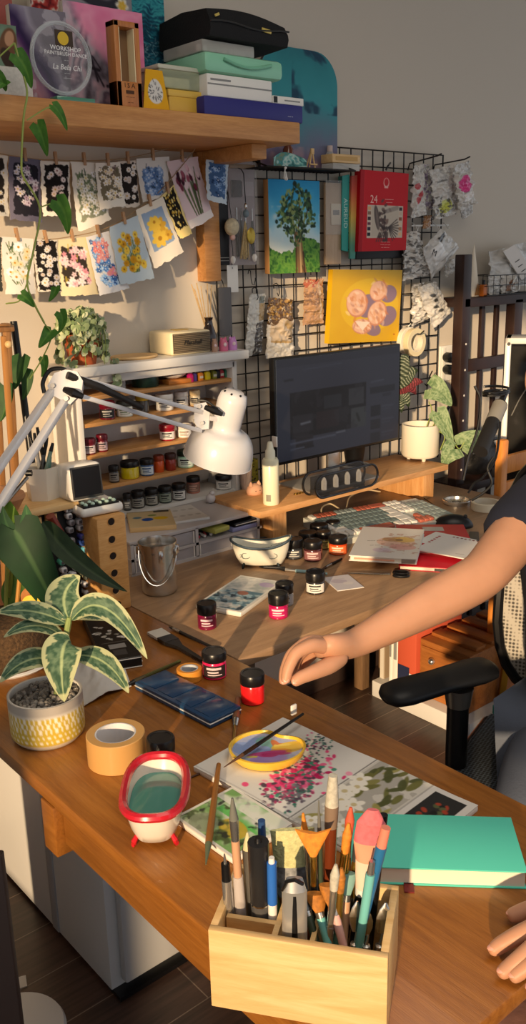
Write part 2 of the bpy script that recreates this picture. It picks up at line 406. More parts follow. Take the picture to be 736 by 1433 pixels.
# back desk against the wall
t = E('back_desk', 'pale grey-brown wooden desk against the wall under the monitor', 'desk', (1.66, 1.69, 0))
MB().box((1.661, 1.69, ZD-.011), (1.348, .86, .022), bev=.003).build('desktop', W_back, t, True)
MB().box((1.66, 2.0, ZD-.05), (1.2, .03, .05), bev=.002).build('apron', W_back, t, True)
lg = at(506, 962, Z=0)
for x, y in ((lg.x, lg.y), (1.05, 2.04), (1.05, 1.33), (2.28, 2.04)): MB().box((x, y, (ZD-.022)/2), (.04, .04, ZD-.022), bev=.004).build('leg', wood('dull_brown_leg_wood', '#5d4632', '#755a40', '#876a4c', 'z'), t, True)
# white cabinet below the front desk
t = E('white_cabinet', 'white cabinet with a grey door standing on the floor under the front desk', 'cabinet', (.862, 1.68, 0))
MB().box((.862, 1.72, .345), (.238, .60, .67), bev=.003).build('body', mat('white_enamel', '#d9d8d6', .35), t, True)
MB().box((.745, 1.66, .345), (.012, .03, .665), bev=.003).build('seam_strip', mat('grey_strip', '#a9a9ac', .4), t, True)
MB().box((.862, 1.415, .005), (.232, .05, .01)).build('plinth', M_black, t, True)
MB().box((.872, 1.405, .355), (.216, .022, .65), bev=.006).build('door', mat('grey_white_door', '#bdbcbb', .35), t, True)


# pine shelf high on the wall
SZ = at(200, 184, Y=1.83).z; SX = at(420, 180, Y=1.83).x; ST = SZ+.05
t = E('wall_shelf', 'thick pine plank shelf fixed high on the wall at upper left', 'shelf', (1.1, 1.98, SZ))
MB().box(((SX+.2)/2, (1.83+YW)/2, SZ+.025), (SX-.2, YW-1.83, .05), bev=.003).build('plank', W_shelf, t, True)
bx = at(291, 250, Y=2.1).x
b_ = MB().box((bx, YW-.02, SZ-.17), (.055, .04, .34), bev=.003)
b_.build('wall_batten', W_shelf, t, True)
MB().box((bx, (1.88+YW-.04)/2, SZ-.018), (.05, YW-.04-1.88, .036), bev=.003).build('bracket', W_shelf, t, True)

# black wire grid on the wall
GX0 = at(303, 390, Y=YG).x; GX1 = at(617, 320, Y=YG).x; GZ1 = at(470, 206, Y=YG).z; GZ0 = .80
n = round((GX1-GX0)/.05); GS = (GX1-GX0)/n
t = E('wire_grid_panel', 'black wire grid panel on the wall behind the monitor with art supplies hung on it', 'grid panel', ((GX0+GX1)/2, YG, GZ0))
g = MB()
for k in range(1, n): g.cyl((GX0+k*GS, YG+.002, GZ0), (GX0+k*GS, YG+.002, GZ1), .0022, n=6)
z = GZ1-.05
while z > GZ0+.01: g.cyl((GX0, YG-.001, z), (GX1, YG-.001, z), .0022, n=6); z -= .05
g.build('wire_mesh', M_blackm, t, True)
MB().tube([(GX0, YG, GZ0), (GX0, YG, GZ1), (GX1, YG, GZ1), (GX1, YG, GZ0)], .0032, 6, closed=True).build('frame', M_blackm, t, True)
for x in (GX0+.1, GX1-.1):
    for zz in (GZ1-.06, GZ0+.1): MB().cyl((x, YW, zz), (x, YG-.004, zz), .005, n=8).build('spacer', M_blackm, t, True)
# ================================================================== things standing on the high shelf
def span(l, t, r, b, Y):
    return at(l, (t+b)/2, Y=Y).x, at(r, (t+b)/2, Y=Y).x, at((l+r)/2, b, Y=Y).z, at((l+r)/2, t, Y=Y).z
M_edge = mat('canvas_edge', '#cfc8ba', .85)
def canvas(name, label, cat, x0, x1, z0, z1, Y, pic, d=.018, lean=0.0, group=None, edge=None, ry=0):
    "stretched canvas facing the room; lean tips its top back"
    t = E(name, label, cat, ((x0+x1)/2, Y, z0), ry, group)
    w, h = x1-x0, z1-z0; R = Matrix.Rotation(-lean, 3, 'X')
    MB().box((0, d/2, h/2), (w, d, h), bev=.002).build('stretcher', edge or M_edge, t)
    painted('painted_front', pic, flat((-w/2, -.0012, h), (w, 0, 0), (0, 0, -h)), paintmat(.55), t, .001)
    if lean: t.rotation_euler = (-lean, 0, ry)
    return t
def swirl(w, h, n, cols, seed, sc=3, st=2.5, ang=.8):
    p = Pic(w, h, n); a = p.noise(sc, seed); b = p.noise(sc*.8, seed+5)
    f = (p.U*math.cos(ang)+p.V*math.sin(ang))*st+a*2.2+b*.8; f = (np.sin(f*3.1)+1)/2
    return p.ramp(f*.8+p.noise(sc*5, seed+9)*.25, cols)

# back row against the wall
x0, x1, z0, z1 = span(185, -25, 231, 130, 2.06)
p = Pic(x1-x0, z1-ST, 60, '#2a7f8c'); f = p.noise(7, 3)*.5+p.V*.35+.1*np.sin(p.V*60+p.noise(5, 4)*14); p.ramp(f*1.1-.05, ['#0f3f55', '#1b7184', '#3fa6ac', '#145a72', '#123a50', '#2a6f86'])
for k in range(60): p.ell(random.uniform(.35, 1), random.gauss(1.55, .25), .04, .01, random.random()*3, '#bcd4d8', .5)
canvas('ocean_painting', 'teal ocean wave canvas leaning on the wall at the back of the high shelf', 'painting', x0, x1, ST, z1, 2.06, p)
x0, x1, z0, z1 = span(86, -40, 186, 130, 2.05)
p = Pic(x1-x0, z1-ST, 60, '#9b9aa0'); p.mix(p.noise(5, 8), '#6f6d76', .5); p.ell(.45, .22, .38, .16, .3, '#23222c', .9); p.ell(.5, .2, .22, .08, .3, '#77747e', .9); p.flower(.86, .33, .09, '#e9e4d8', '#e0b83a'); p.flower(.86, .33, .06, '#dfb33c')
canvas('grey_floral_painting', 'grey canvas with dark curves and a yellow-centred flower behind the pink one', 'painting', x0, x1, ST, z1, 2.05, p)
x0, x1, z0, z1 = span(46, -30, 92, 130, 2.035)
p = swirl(x1-x0, z1-ST, 50, ['#3a0f14', '#8a1f22', '#b8423a', '#d9cfc4', '#5a2a2c'], 21, 4)
canvas('dark_red_painting', 'dark red marbled canvas at the back behind the clear acrylic trophy', 'painting', x0, x1, ST, z1, 2.035, p)
x0, x1, z0, z1 = span(-40, -40, 16, 34, 2.03)
p = Pic(x1-x0, z1-ST, 40, '#b5655c'); p.mix(p.noise(4, 3), '#8d4741', .7); p.rect(.0, .0, 1, .35, '#c48479', .7)
canvas('peach_painting', 'peach and rust canvas at the top left corner of the shelf', 'painting', x0, x1, ST, z1, 2.03, p)
# middle row
x0, x1, z0, z1 = span(92, 10, 201, 135, 1.965)
p = swirl(x1-x0, z1-ST, 90, ['#3a3039', '#8d8592', '#c9a9b6', '#b8b0bb', '#6d5f72', '#d9b8c0'], 31, 3.2, 2)
d = p.U*.9-p.V*.75+p.noise(4, 2)*.3
k = np.clip((d-.12)*6, 0, 1); pk = Pic(x1-x0, z1-ST, 90); pk.ramp(pk.noise(3.5, 77)*.7+pk.U*.25, ['#b8406f', '#e06a98', '#ef9ab8', '#e27aa4', '#f3c0cf'])
p.a = p.a*(1-k[..., None])+pk.a*k[..., None]
for i in range(14): x = random.uniform(.2, .75); p.line(x, x*.7+.35+random.uniform(-.12, .12), x+.1, x*.7+.47+random.uniform(-.1, .1), random.uniform(.01, .035), '#221a24', .85)
canvas('pink_pour_painting', 'hot pink and grey poured-paint canvas behind the wooden trophy', 'painting', x0, x1, ST, z1, 1.965, p)
x0, x1, z0, z1 = span(18, 12, 95, 135, 1.94)
p = Pic(x1-x0, z1-ST, 60, '#8c7f88'); f = p.V-p.U*1.6+p.noise(4, 12)*.35
p.ramp(np.clip(f*.7+.25, 0, 1), ['#7a7480', '#9a94a2', '#6a5f78', '#2a1a44', '#4b2a5c', '#8a6a80', '#b07f8c', '#9c7480'])
p.mix((p.noise(6, 6) > .62).astype(float), '#c9c4cc', .5)
canvas('purple_pour_painting', 'mauve canvas with a deep purple diagonal swirl behind the acrylic trophy', 'painting', x0, x1, ST, z1, 1.94, p)
x0, x1, z0, z1 = span(-30, 33, 24, 95, 1.93)
p = Pic(x1-x0, z1-ST, 50, '#7f9c86'); p.mix(p.noise(5, 41), '#4a5a48', .7); p.ell(.75, .45, .22, .4, .3, '#6b4a33'); p.ell(.8, .3, .12, .18, .3, '#b98d6d'); p.ell(.7, .75, .15, .25, -.4, '#3a2a20')
canvas('green_portrait_painting', 'small green and brown canvas at the far left end of the shelf', 'painting', x0, x1, ST, z1, 1.93, p)
x0, x1, z0, z1 = span(-40, 92, 44, 131, 1.865)
MB().box((0, 0, 0), (x1-x0, .07, z1-ST), bev=.004).thing('white_canvas_stack', mat('white_woven', '#c9c7bf', .9, var=.12, scale=140), 'white woven block lying at the left end of the shelf front', 'block', ((x0+x1)/2, 1.895, (ST+z1)/2))

# clear acrylic round trophy
Y = 1.875; c = at(86, 82, Y=Y); r = (at(123, 85, Y=Y).x-at(49, 85, Y=Y).x)/2*1.08
t = E('acrylic_trophy', 'clear round acrylic trophy with white lettering on a green glass base', 'trophy', (c.x, Y, ST))
hz = c.z-ST
a0 = math.asin(max(-1, min(1, (.012-hz)/r))); arc = [(r*math.cos(a0+(PI-2*a0)*i/40), hz+r*math.sin(a0+(PI-2*a0)*i/40)) for i in range(41)]
o = MB().prism(arc, -.005, .005, M=Matrix(((1, 0, 0), (0, 0, -1), (0, 1, 0)))).build('disc', glassmat('clear_acrylic', '#dfe6ea', .03, .0), t)
MB().tube([(x, 0, y) for x, y in arc], .0045, 6).build('rim', glassmat('acrylic_rim', '#e6eef0', .05, .25), t)
MB().box((.018, -.002, .006), (r*1.35, .035, .012), bev=.002).build('base', mat('green_glass_base', '#4d8a74', .1, coat=.5), t)
MB().cyl((.004, -.0062, hz+r*.56), (.004, -.0054, hz+r*.56), r*.19, n=24).build('emblem', mat('yellow_emblem', '#d9b52a', .5), t)
MB().box((.006, -.0058, hz+r*.55), (r*.62, .0006, r*.48)).build('emblem_panel', mat('dark_emblem', '#3a2a1c', .6), t)
wt = mat('white_print', '#f2f2f2', .6)
for s_, z_, q in (('WORKSHOP', .27, .19), ('PAINTBRUSH DANCE', .12, .155), ('--- --', -.05, .08), ('La Bela Chi', -.26, .22), ('--- ----', -.42, .08), ('--- -------', -.56, .085)):
    text('lettering', s_, r*q, wt, t, frame4((r*.12, -.0062, hz+r*z_), (1, 0, 0), (0, 0, 1)), .0002, shear=.25 if 'La' in s_ else 0)
# wooden trophy with a window
Y = 1.852; x0, x1, z0, z1 = span(162, 30, 197, 145, Y)
t = E('wooden_trophy', 'upright orange wooden trophy with a tall recessed window, standing on the shelf edge', 'trophy', ((x0+x1)/2, Y, ST))
w, h, d = x1-x0, z1-ST, .034; fw_ = .19*w; zb = h*.31; zt_ = h*.93
W_tro = wood('trophy_wood', '#a2602c', '#b9743a', '#c98748', 'z', rough=.4)
b_ = MB()
b_.box((-w/2+fw_/2, d/2, h/2), (fw_, d, h), bev=.0015); b_.box((w/2-fw_/2, d/2, h/2), (fw_, d, h), bev=.0015)
b_.box((0, d/2, zb/2), (w, d, zb), bev=.0015); b_.box((0, d/2, (h+zt_)/2), (w, d, h-zt_), bev=.0015)
b_.build('block', W_tro, t)
MB().box((0, d-.003, (zb+zt_)/2), (w-2*fw_, .005, zt_-zb)).build('recess_back', mat('recess_brown', '#7c5c3c', .5), t)
for s_ in (-1, 1): MB().box((s_*(w/2-fw_-.0012), d/2, (zb+zt_)/2), (.0022, d*.85, zt_-zb)).build('sunlit_inner_edge', mat('painted_sun_edge', '#f5e6bc', .3), t)  # pale strips paint sunlight onto the sides of the recess
dk = mat('burnt_lettering', '#4a2c14', .7)
text('lettering', 'I S A', w*.22, dk, t, frame4((0, -.0004, zb*.84), (1, 0, 0), (0, 0, 1)), .0003)
MB().box((0, -.0003, zb*.60), (w*.32, .0008, zb*.13)).build('plate', dk, t)
text('lettering', '---- --- --', w*.1, dk, t, frame4((0, -.0004, zb*.42), (1, 0, 0), (0, 0, 1)), .0003)
text('lettering', '-- --', w*.14, dk, t, frame4((0, -.0004, zb*.22), (1, 0, 0), (0, 0, 1)), .0003)
# small yellow card with a grey animal-striped patch
Y = 1.862; x0, x1, z0, z1 = span(199, 98, 236, 149, Y); w, h = x1-x0, z1-ST
p = Pic(w, h, 50, '#e2a81c'); p.ell(.5, .62, .34, .36, 0, '#d9d6d0')
for k in range(30): a = random.random()*6.3; q = random.uniform(.05, .3); p.line(.5+q*math.cos(a), .62+q*math.sin(a)*1.1, .5+(q+.06)*math.cos(a), .62+(q+.06)*math.sin(a)*1.1, .03, '#3c3c40', .8)
t = E('yellow_card', 'small yellow card with a round grey striped picture beside the wooden trophy', 'card', ((x0+x1)/2, Y, ST), 0)
tp = .5*w
b_ = MB().prism([(-w/2, 0), (w/2, 0), (w*.28, h), (-w*.34, h)], 0, .003, M=Matrix(((1, 0, 0), (0, 0, 1), (0, 1, 0))))
b_.build('backing', mat('yellow_cardboard', '#dda31a', .6), t)
def fnc(u, v, w=w, h=h):
    L_, R_ = -w/2+(1-v)*w*.16, w/2-(1-v)*w*.22; return Vector((L_+(R_-L_)*u, -.0006, h*(1-v))), Vector((0, -1, 0))
painted('picture', p, fnc, paintmat(.6), t, .0005)
# yellow box and clear box on it
Y = 1.87; x0, x1, z0, z1 = span(236, 126, 284, 154, Y)
t = E('yellow_box', 'mustard yellow lidded box on the shelf, under a clear box', 'box', ((x0+x1)/2, Y+.045, ST)); w = x1-x0; h = z1-ST
MB().box((0, 0, h*.4), (w*.94, .085, h*.8), bev=.005).build('body', mat('mustard_plastic', '#d9ae45', .4), t)
MB().box((0, 0, h*.84), (w, .09, h*.3), bev=.004).build('lid', mat('mustard_plastic2', '#e0b850', .4), t)
x0b, x1b, z0b, z1b = span(222, 92, 282, 125, Y); w2 = x1b-x0b
t = E('clear_box', 'clear plastic box with a green tint stacked on the mustard yellow box', 'box', ((x0b+x1b)/2, Y+.045, z1))
hh = z1b-z1
MB().box((0, 0, hh*.42), (w2*.94, .085, hh*.8), bev=.004).build('body', glassmat('clear_green_plastic', '#cfd8b8', .1, .35), t)
MB().box((0, 0, hh*.9), (w2, .09, hh*.2), bev=.003).build('lid', mat('frosted_lid', '#c9c9b6', .3), t)
MB().box((-.005, 0, hh*.3), (w2*.7, .06, hh*.5), bev=.004).build('contents', mat('pale_contents', '#b9b48a', .6, var=.3, scale=60), t)
# stack: blue box, white boxes, mint case, organiser, black zip case
YS = 1.842
def slab(name, label, cat, l, r, t_, b_, Y, dep, z0, z1, m, bev=.004, rz=0):
    xa = at(l, (t_+b_)/2, Y=Y).x; xb = at(r, (t_+b_)/2, Y=Y).x
    t = E(name, label, cat, ((xa+xb)/2, Y+dep/2, z0), rz); w = xb-xa
    o = MB().box((0, 0, (z1-z0)/2), (w, dep, z1-z0), bev=bev).build('body', m, t); return t, w, z1-z0
zb1 = at(400, 144, Y=YS).z
t, w, h = slab('blue_box', 'flat dark blue box at the bottom of the stack on the shelf end', 'box', 286, 424, 136, 166, YS, .17, ST, ST+.042, mat('royal_blue_card', '#2a2a78', .5))
z = ST+.042
text('lettering', '---- --', .008, wt, t, frame4((w*.36, -.0855, .014), (1, 0, 0), (0, 0, 1)), .0002)
t, w, h = slab('white_box', 'wide white carton lying on the blue box under the mint case', 'box', 290, 381, 108, 142, YS+.004, .16, z, z+.05, M_paper)
MB().box((0, -.0805, h*.55), (w*.98, .001, .003)).build('seam', mat('grey_line', '#8a8a88', .6), t)
MB().box((-w*.3, -.0806, h*.75), (w*.3, .001, .004)).build('print', mat('grey_line', '#8a8a88', .6), t)
t, w, h = slab('small_white_box', 'small white carton with a black square on the right end of the blue box', 'box', 382, 425, 134, 152, YS+.004, .12, z, z+.018, M_paper, .002)
MB().box((-w*.42, -.0605, h*.5), (.012, .001, h*.8)).build('black_square', M_black, t)
MB().box((w*.12, -.0605, h*.5), (w*.5, .001, h*.15)).build('print', mat('grey_line', '#8a8a88', .6), t)
z += .05
mint = mat('mint_plastic', '#8fd0b0', .35)
t, w, h = slab('mint_case', 'mint green plastic case with a curved front handle in the shelf stack', 'case', 287, 397, 80, 112, YS-.004, .21, z+.001, z+.046, mint, .012)
q = []
for k in range(13): a = k/12; q.append((-w*.28+w*.6*a, -.109, h*.68-math.sin(a*PI)*h*.28))
MB().tube(q, .004, 8).build('handle', mat('mint_plastic_dark', '#7cc0a0', .35), t)
z += .047
t, w, h = slab('bead_organiser', 'clear compartment organiser with many small lids under the black case', 'organiser', 283, 356, 56, 84, YS+.012, .16, z, z+.026, glassmat('clear_plastic', '#e6e4dc', .1, .35), .003)
for i in range(8):
    for j in range(2): MB().cyl((-w*.43+w*.12*i, -.05+.07*j, .004), (-w*.43+w*.12*i, -.05+.07*j, .02), .007, n=10).build('pot', mat('bead_grey', '#a8a49a', .5, var=.4, scale=90), t)
z += .027
xa = at(291, 40, Y=YS).x; xb = at(400, 45, Y=YS).x; w = xb-xa
t = E('black_zip_case', 'black zipped fabric case topping the stack on the shelf', 'case', ((xa+xb)/2, YS+.10, z))
b_ = MB(); rings = []
for k in range(9):
    u = k/8; x = -w/2+w*u; hgt = .062+.012*math.sin(u*PI)-.012*u
    rings.append([(x, y, zz) for y, zz in ((-.105, .004), (-.11, .02), (-.108, hgt*.6), (-.095, hgt), (0, hgt+.008), (.095, hgt), (.1, .02), (.098, 0.002), (0, 0))])
b_.loft(rings, cap0=True, cap1=True).build('body', mat('black_fabric', '#0d0d0f', .8, bump=.3, bscale=300), t)
MB().tube([(-w/2+w*k/8, -.1115, .034+.004*math.sin(k)) for k in range(9)], .0022, 6).build('zip', mat('dark_zip', '#2c2c2c', .5), t)
MB().box((w*.2, -.111, .032), (.03, .003, .009), M=Matrix.Rotation(.1, 3, 'Y'), bev=.001).build('gold_pull', mat('gold_pull', '#c9b25a', .4), t)
MB().box((-w*.42, -.111, .048), (.014, .003, .006), M=Matrix.Rotation(-.4, 3, 'Y'), bev=.001).build('gold_pull', mat('gold_pull', '#c9b25a', .4), t)

# wire shelf hooked on the grid, and what stands on it
YF = YG-.11; zw = at(440, 236, Y=YF).z; xa = at(373, 234, Y=YF).x; xb = at(497, 240, Y=YF).x
t = E('wire_shelf', 'black wire shelf hooked on the grid with little things on it', 'shelf', ((xa+xb)/2, YG, zw))
g = MB()
for k in range(24): x = xa+(xb-xa)*k/23; g.cyl((x, YF, zw), (x, YG-.006, zw), .0013, n=5)
g.build('wires', M_blackm, t, True)
MB().tube([(xa, YG-.006, zw+.035), (xa, YF, zw), (xb, YF, zw), (xb, YG-.006, zw+.035)], .0028, 6).build('front_rail', M_blackm, t, True)
for x in (xa, xb): MB().tube([(x, YG-.006, zw), (x, YG-.006, zw+.045), (x, YG+.008, zw+.045), (x, YG+.008, zw+.03)], .0026, 6).build('hook', M_blackm, t, True)
zs = zw+.0015
x0, x1, z0, z1 = span(362, 68, 471, 214, 2.1)
zl = zs; w, h = x1-x0, z1-zl
p = Pic(w, h, 80, '#2f7f86'); f = p.V*.9+p.noise(4, 51)*.25
p.ramp(np.clip(f/1.5, 0, 1), ['#2b6f7c', '#348a92', '#3d97a0', '#5f7f90', '#7a6a86', '#5a4a66', '#6b5570'])
p.mix(np.clip((p.noise(6, 52)-.52)*8, 0, 1)*(p.U > .4)*(p.V < .55), '#1c3a52', .85); p.mix(np.clip((p.noise(7, 53)-.5)*6, 0, 1)*(p.V > .85), '#a88a90', .7)
t = E('round_cornered_painting', 'tall teal sky painting with a rounded corner leaning on the wall behind the wire shelf', 'painting', ((x0+x1)/2, 2.098, zl))
rc = w*.3; out = [(-w/2, 0), (w/2, 0)]+[(w/2-rc+rc*math.cos(a*PI/20), h-rc+rc*math.sin(a*PI/20)) for a in range(11)]+[(-w/2+rc-rc*math.sin(a*PI/20), h-rc+rc*math.cos(a*PI/20)) for a in range(11)]
MB().prism(out, .0, .012, M=Matrix(((1, 0, 0), (0, 0, 1), (0, 1, 0)))).build('board', mat('dark_board', '#3a3a40', .6), t)
def fr(u, v, w=w, h=h, rc=rc):
    zz = h*(1-v); k = max(0, zz-(h-rc)); hw = w/2-(rc-math.sqrt(max(0, rc*rc-k*k))); return Vector((-hw+2*hw*u, -.001, zz)), Vector((0, -1, 0))
painted('painted_front', p, fr, paintmat(.5), t, .0008)
# little things on the wire shelf
x0, x1, z0, z1 = span(383, 212, 429, 234, YF+.03); w, h = x1-x0, z1-z0
p = swirl(w, h, 50, ['#1d4a52', '#6fb8b0', '#d8e6dc', '#3f8f92', '#8a8f6a'], 61, 5, 3)
t = E('marbled_paper', 'curled teal marbled paper lying on the wire shelf', 'paper', ((x0+x1)/2, YF+.03, zs))
painted('sheet', p, lambda u, v: (Vector((-w/2+w*u, .03*v*0-.0+.02*math.sin(u*PI), .002+h*(1-v)*(.55+.45*math.sin(u*PI)))), Vector((0, -1, 0))), paintmat(.5), t, .001, both=True)
P = at(403, 216, Y=YF+.07); t = E('brown_bottle', 'small brown glass bottle on the wire shelf in front of the painting', 'bottle', (P.x, YF+.07, zs))
MB().lathe([(0, 0), (.014, 0), (.015, .004), (.015, .055), (.008, .066), (.008, .075), (0, .075)], 16).build('body', mat('brown_glass', '#6b3420', .15, coat=.4), t)
MB().cyl((0, 0, .0745), (0, 0, .088), .0095, n=12).build('cap', M_black, t)
P = at(437, 235, Y=YF+.04); t = E('mini_easel', 'tiny pale wooden easel on the wire shelf', 'easel', (P.x, YF+.04, zs))
for q in ((-.012, 0, .0), (.012, 0, 0), (0, .03, 0)): MB().cyl((q[0], q[1], 0), (.004, .006, .058), .0024, n=6).build('leg', W_box, t)
MB().box((0, -.004, .014), (.03, .006, .004), bev=.001).build('ledge', W_box, t)
MB().box((.004, .004, .05), (.012, .006, .016), bev=.001).build('head', W_box, t)
x0, x1, z0, z1 = span(457, 217, 496, 229, YF+.05)
t = E('small_wooden_box', 'small pale wooden box raised on a clear tray on the wire shelf', 'box', ((x0+x1)/2, YF+.05, zs))
MB().box((0, 0, .011), ((x1-x0)*.96, .05, .02), bev=.002).build('tray', glassmat('clear_plastic', '#e6e4dc', .1, .35), t)
MB().box((0, 0, .034), (x1-x0, .05, .024), bev=.002).build('box', W_box, t)
MB().box((0, -.0255, .034), ((x1-x0)*.78, .001, .012)).build('panel', mat('box_panel', '#c39a58', .5), t)
P = at(463, 214, Y=YF+.08); t = E('clear_vial', 'clear plastic vial with a pale stopper at the back of the wire shelf', 'vial', (P.x, YF+.085, zs))
MB().lathe([(0, 0), (.013, 0), (.013, .05), (.009, .058), (0, .058)], 14).build('body', glassmat('clear_plastic', '#e6e4dc', .1, .35), t)
MB().cyl((0, 0, .0585), (0, 0, .075), .009, n=12).build('stopper', mat('pale_stopper', '#c9b4ac', .5), t)
t = E('white_ribbon', 'short white ribbon loop tied to the front of the wire shelf', 'ribbon', at(399, 236, Y=YF-.004))
P0 = Vector(t.location)
MB().tube([(0, 0, .004), (-.003, -.002, -.006), (-.007, -.002, -.026), (-.003, -.003, -.03), (.001, -.002, -.012), (.006, -.003, -.028), (.003, -.003, -.031), (0, -.002, -.008)], .0016, 6).build('loop', M_paper, t)
MB().ell((0, -.001, .002), (.004, .004, .004), nu=10, nv=6).build('knot', M_paper, t)

# ================================================================== flower cards on two strings
YC = 2.075
def catline(pts, Y): return [at(x, y, Y=Y) for x, y in pts]
def smooth(pts, n=6):
    "Catmull-Rom through the points"
    P = [Vector(p) for p in pts]; P = [P[0]*2-P[1]]+P+[P[-1]*2-P[-2]]; out = []
    for i in range(1, len(P)-2):
        for k in range(n):
            t = k/n; a, b, c, d = P[i-1], P[i], P[i+1], P[i+2]
            out.append(.5*((2*b)+(c-a)*t+(2*a-5*b+4*c-d)*t*t+(3*b-a-3*c+d)*t**3))
    out.append(P[-2]); return out
us = catline([(-40, 205), (0, 215), (45, 222), (80, 224), (120, 225), (170, 222), (215, 213), (276, 196)], YC)
ls = catline([(-40, 333), (0, 334), (58, 336), (111, 329), (147, 320), (174, 306), (202, 286), (229, 262), (262, 223), (279, 200)], YC-.02)
MB().tube(smooth(us), .0012, 5).thing('twine', M_rope, 'upper jute twine strung below the shelf with flower cards pegged on it', 'string', us[3], world=True)
MB().tube(smooth(ls), .0012, 5).thing('twine', M_rope, 'lower jute twine strung below the shelf with flower cards pegged on it', 'string', ls[3], world=True)
def flowers(p, n, region, cols, r, ctrs=('#e0c060',), seed=1, pet=6, leaf=None, nl=0):
    random.seed(seed); x0, y0, x1, y1 = region
    for k in range(nl):
        x = random.uniform(x0, x1); y = random.uniform(y0, y1); a = random.uniform(.8, 2.4); l = random.uniform(.08, .2)
        p.line(x, y, x+l*math.cos(a), y-l*math.sin(a), random.uniform(.012, .035), random.choice(leaf), .9)
    for k in range(n):
        x = random.uniform(x0, x1); y = random.uniform(y0, y1); p.flower(x, y, r*random.uniform(.7, 1.25), random.choice(cols), random.choice(ctrs), pet)
def darkblob(p, c, seed, x0=.12, x1=.88, y0=.1, y1=None):
    y1 = y1 or p.asp-.12; n = p.noise(9, seed); e = .035
    d = np.minimum(np.minimum(p.U-x0, x1-p.U), np.minimum(p.V-y0, y1-p.V))+(n-.5)*.16; p.mix(d/.02+.5, c)
def peg(P, label, ang=0):
    t = E('clothespin', label, 'clothespin', P, 0, 'clothespins on the card strings')
    R = Matrix.Rotation(ang, 3, 'Y')
    wm = wood('peg_wood', '#9a7350', '#b0875f', '#c09a70', 'z')
    for s_ in (-1, 1): MB().box((0, s_*.0028, .002), (.0075, .0028, .03), M=R @ Matrix.Rotation(s_*.05, 3, 'X'), bev=.0008).build('jaw', wm, t)
    MB().cyl(R @ Vector((-.0048, 0, .002)), R @ Vector((.0048, 0, .002)), .0022, n=8).build('spring', M_steel, t)
def fcard(label, quad, Y, pic, seed=0, curl=.008, pegs=((.5, 0),), pegl=None, grp=None):
    "paper card from its four photo corners (top-left, top-right, bottom-right, bottom-left) hanging in the plane Y"
    A, B, Cc, Dd = [at(x, y, Y=Y) for x, y in quad]; ph = random.random()*6
    ctr = (A+B)/2; t = E('flower_card', label, 'card', ctr, 0, grp)
    nn = pic.noise(7, seed+100)
    def fn(u, v):
        q = v if v <= 1 else 1; P = A*(1-u)*(1-q)+B*u*(1-q)+Cc*u*q+Dd*(1-u)*q
        e = (nn[min(pic.ny-1, int(v*(pic.ny-1))), min(pic.nx-1, int(u*(pic.nx-1)))]-.5)*.006
        P = P+Vector((e*(abs(u-.5) > .47), -curl*math.sin(u*PI+ph*.1)*v-.010*v*v*curl/.008, e*1.4*(v > .96)))
        return P, Vector((0, -1, 0))
    painted('sheet', pic, fn, paintmat(.85), t, .0007, world=True)
    return t
GR = ['#3f5a34', '#57713f', '#6f8550', '#2f4530']
def nc(w, h, bg, n=54): return Pic(w, h, n, bg)
def Q(l, t, r, b, tilt=0):
    # tilt shifts the bottom corners sideways / slopes the edges
    return [(l, t), (r, t+tilt*.25), (r+tilt, b), (l+tilt, b-tilt*.25)]
cards = []
def C(*a): cards.append(a)
p = nc(50, 85, '#e6e0d2'); darkblob(p, '#2a2420', 3, .3); flowers(p, 8, (.4, .3, .9, 1.4), ['#e9e4da'], .08, seed=2)
C('white card with dark daisies half cut off at the left end of the upper string', [(-38, 214), (10, 218), (11, 304), (-37, 300)], YC-.004, p)
p = nc(45, 86, '#6c687a'); darkblob(p, '#23222c', 4, .14, .9, .18, 1.75); flowers(p, 34, (.2, .28, .85, 1.4), ['#cfc0d0', '#e6dfe6', '#b9a4b8', '#efeaf0'], .085, ('#c9b060', '#7a5a6a'), 5, 5, ['#3c4a44'], 14)
C('grey-violet card of pale daisies on a dark ground, second on the upper string', [(12, 218), (57, 224), (57, 312), (11, 308)], YC-.003, p)
p = nc(42, 75, '#e9e3d6'); darkblob(p, '#1e1a18', 6, .12, .92, .12, 1.62); flowers(p, 13, (.22, .25, .82, 1.4), ['#efe6e0', '#e3cfc8'], .1, ('#c7a04a', '#8a5a4a'), 8, 8)
C('white card with white daisies on a solid black patch, pegged on the upper string', [(57, 225), (98, 227), (97, 303), (57, 303)], YC-.006, p)
p = nc(52, 90, '#ece6d9'); darkblob(p, '#8a8f78', 9, .14, .9, .3, 1.5); flowers(p, 46, (.15, .3, .9, 1.4), ['#f3eee4', '#e6e2cc', '#ffffff'], .085, ('#d9c46a', '#a9a468'), 11, 5, GR, 70)
C('white card with clustered white blossoms and green leaves, fourth on the upper string', [(99, 226), (136, 228), (153, 308), (106, 324)], YC-.010, p)
p = nc(40, 66, '#efe9dc'); darkblob(p, '#7d735c', 12, .12, .92, .15, 1.35); flowers(p, 30, (.18, .22, .9, 1.3), ['#f6efdf', '#fffaf0', '#efe0c4'], .1, ('#e0c46a',), 13, 5, ['#5a5a40', '#6a4a5a'], 24)
C('white card of cream blossoms on brown, overlapping the cluster card on the upper string', [(133, 228), (168, 227), (174, 288), (137, 294)], YC-.016, p)
p = nc(30, 65, '#ddd3c6'); darkblob(p, '#2a2421', 14, .1, .95, .12, 2.0); flowers(p, 10, (.2, .3, .85, 1.85), ['#efe9e0', '#d9d0c8'], .15, ('#c9a66a',), 15, 8)
C('narrow card with large white daisies on black, between two pale cards', [(165, 226), (192, 224), (193, 288), (167, 292)], YC-.006, p)
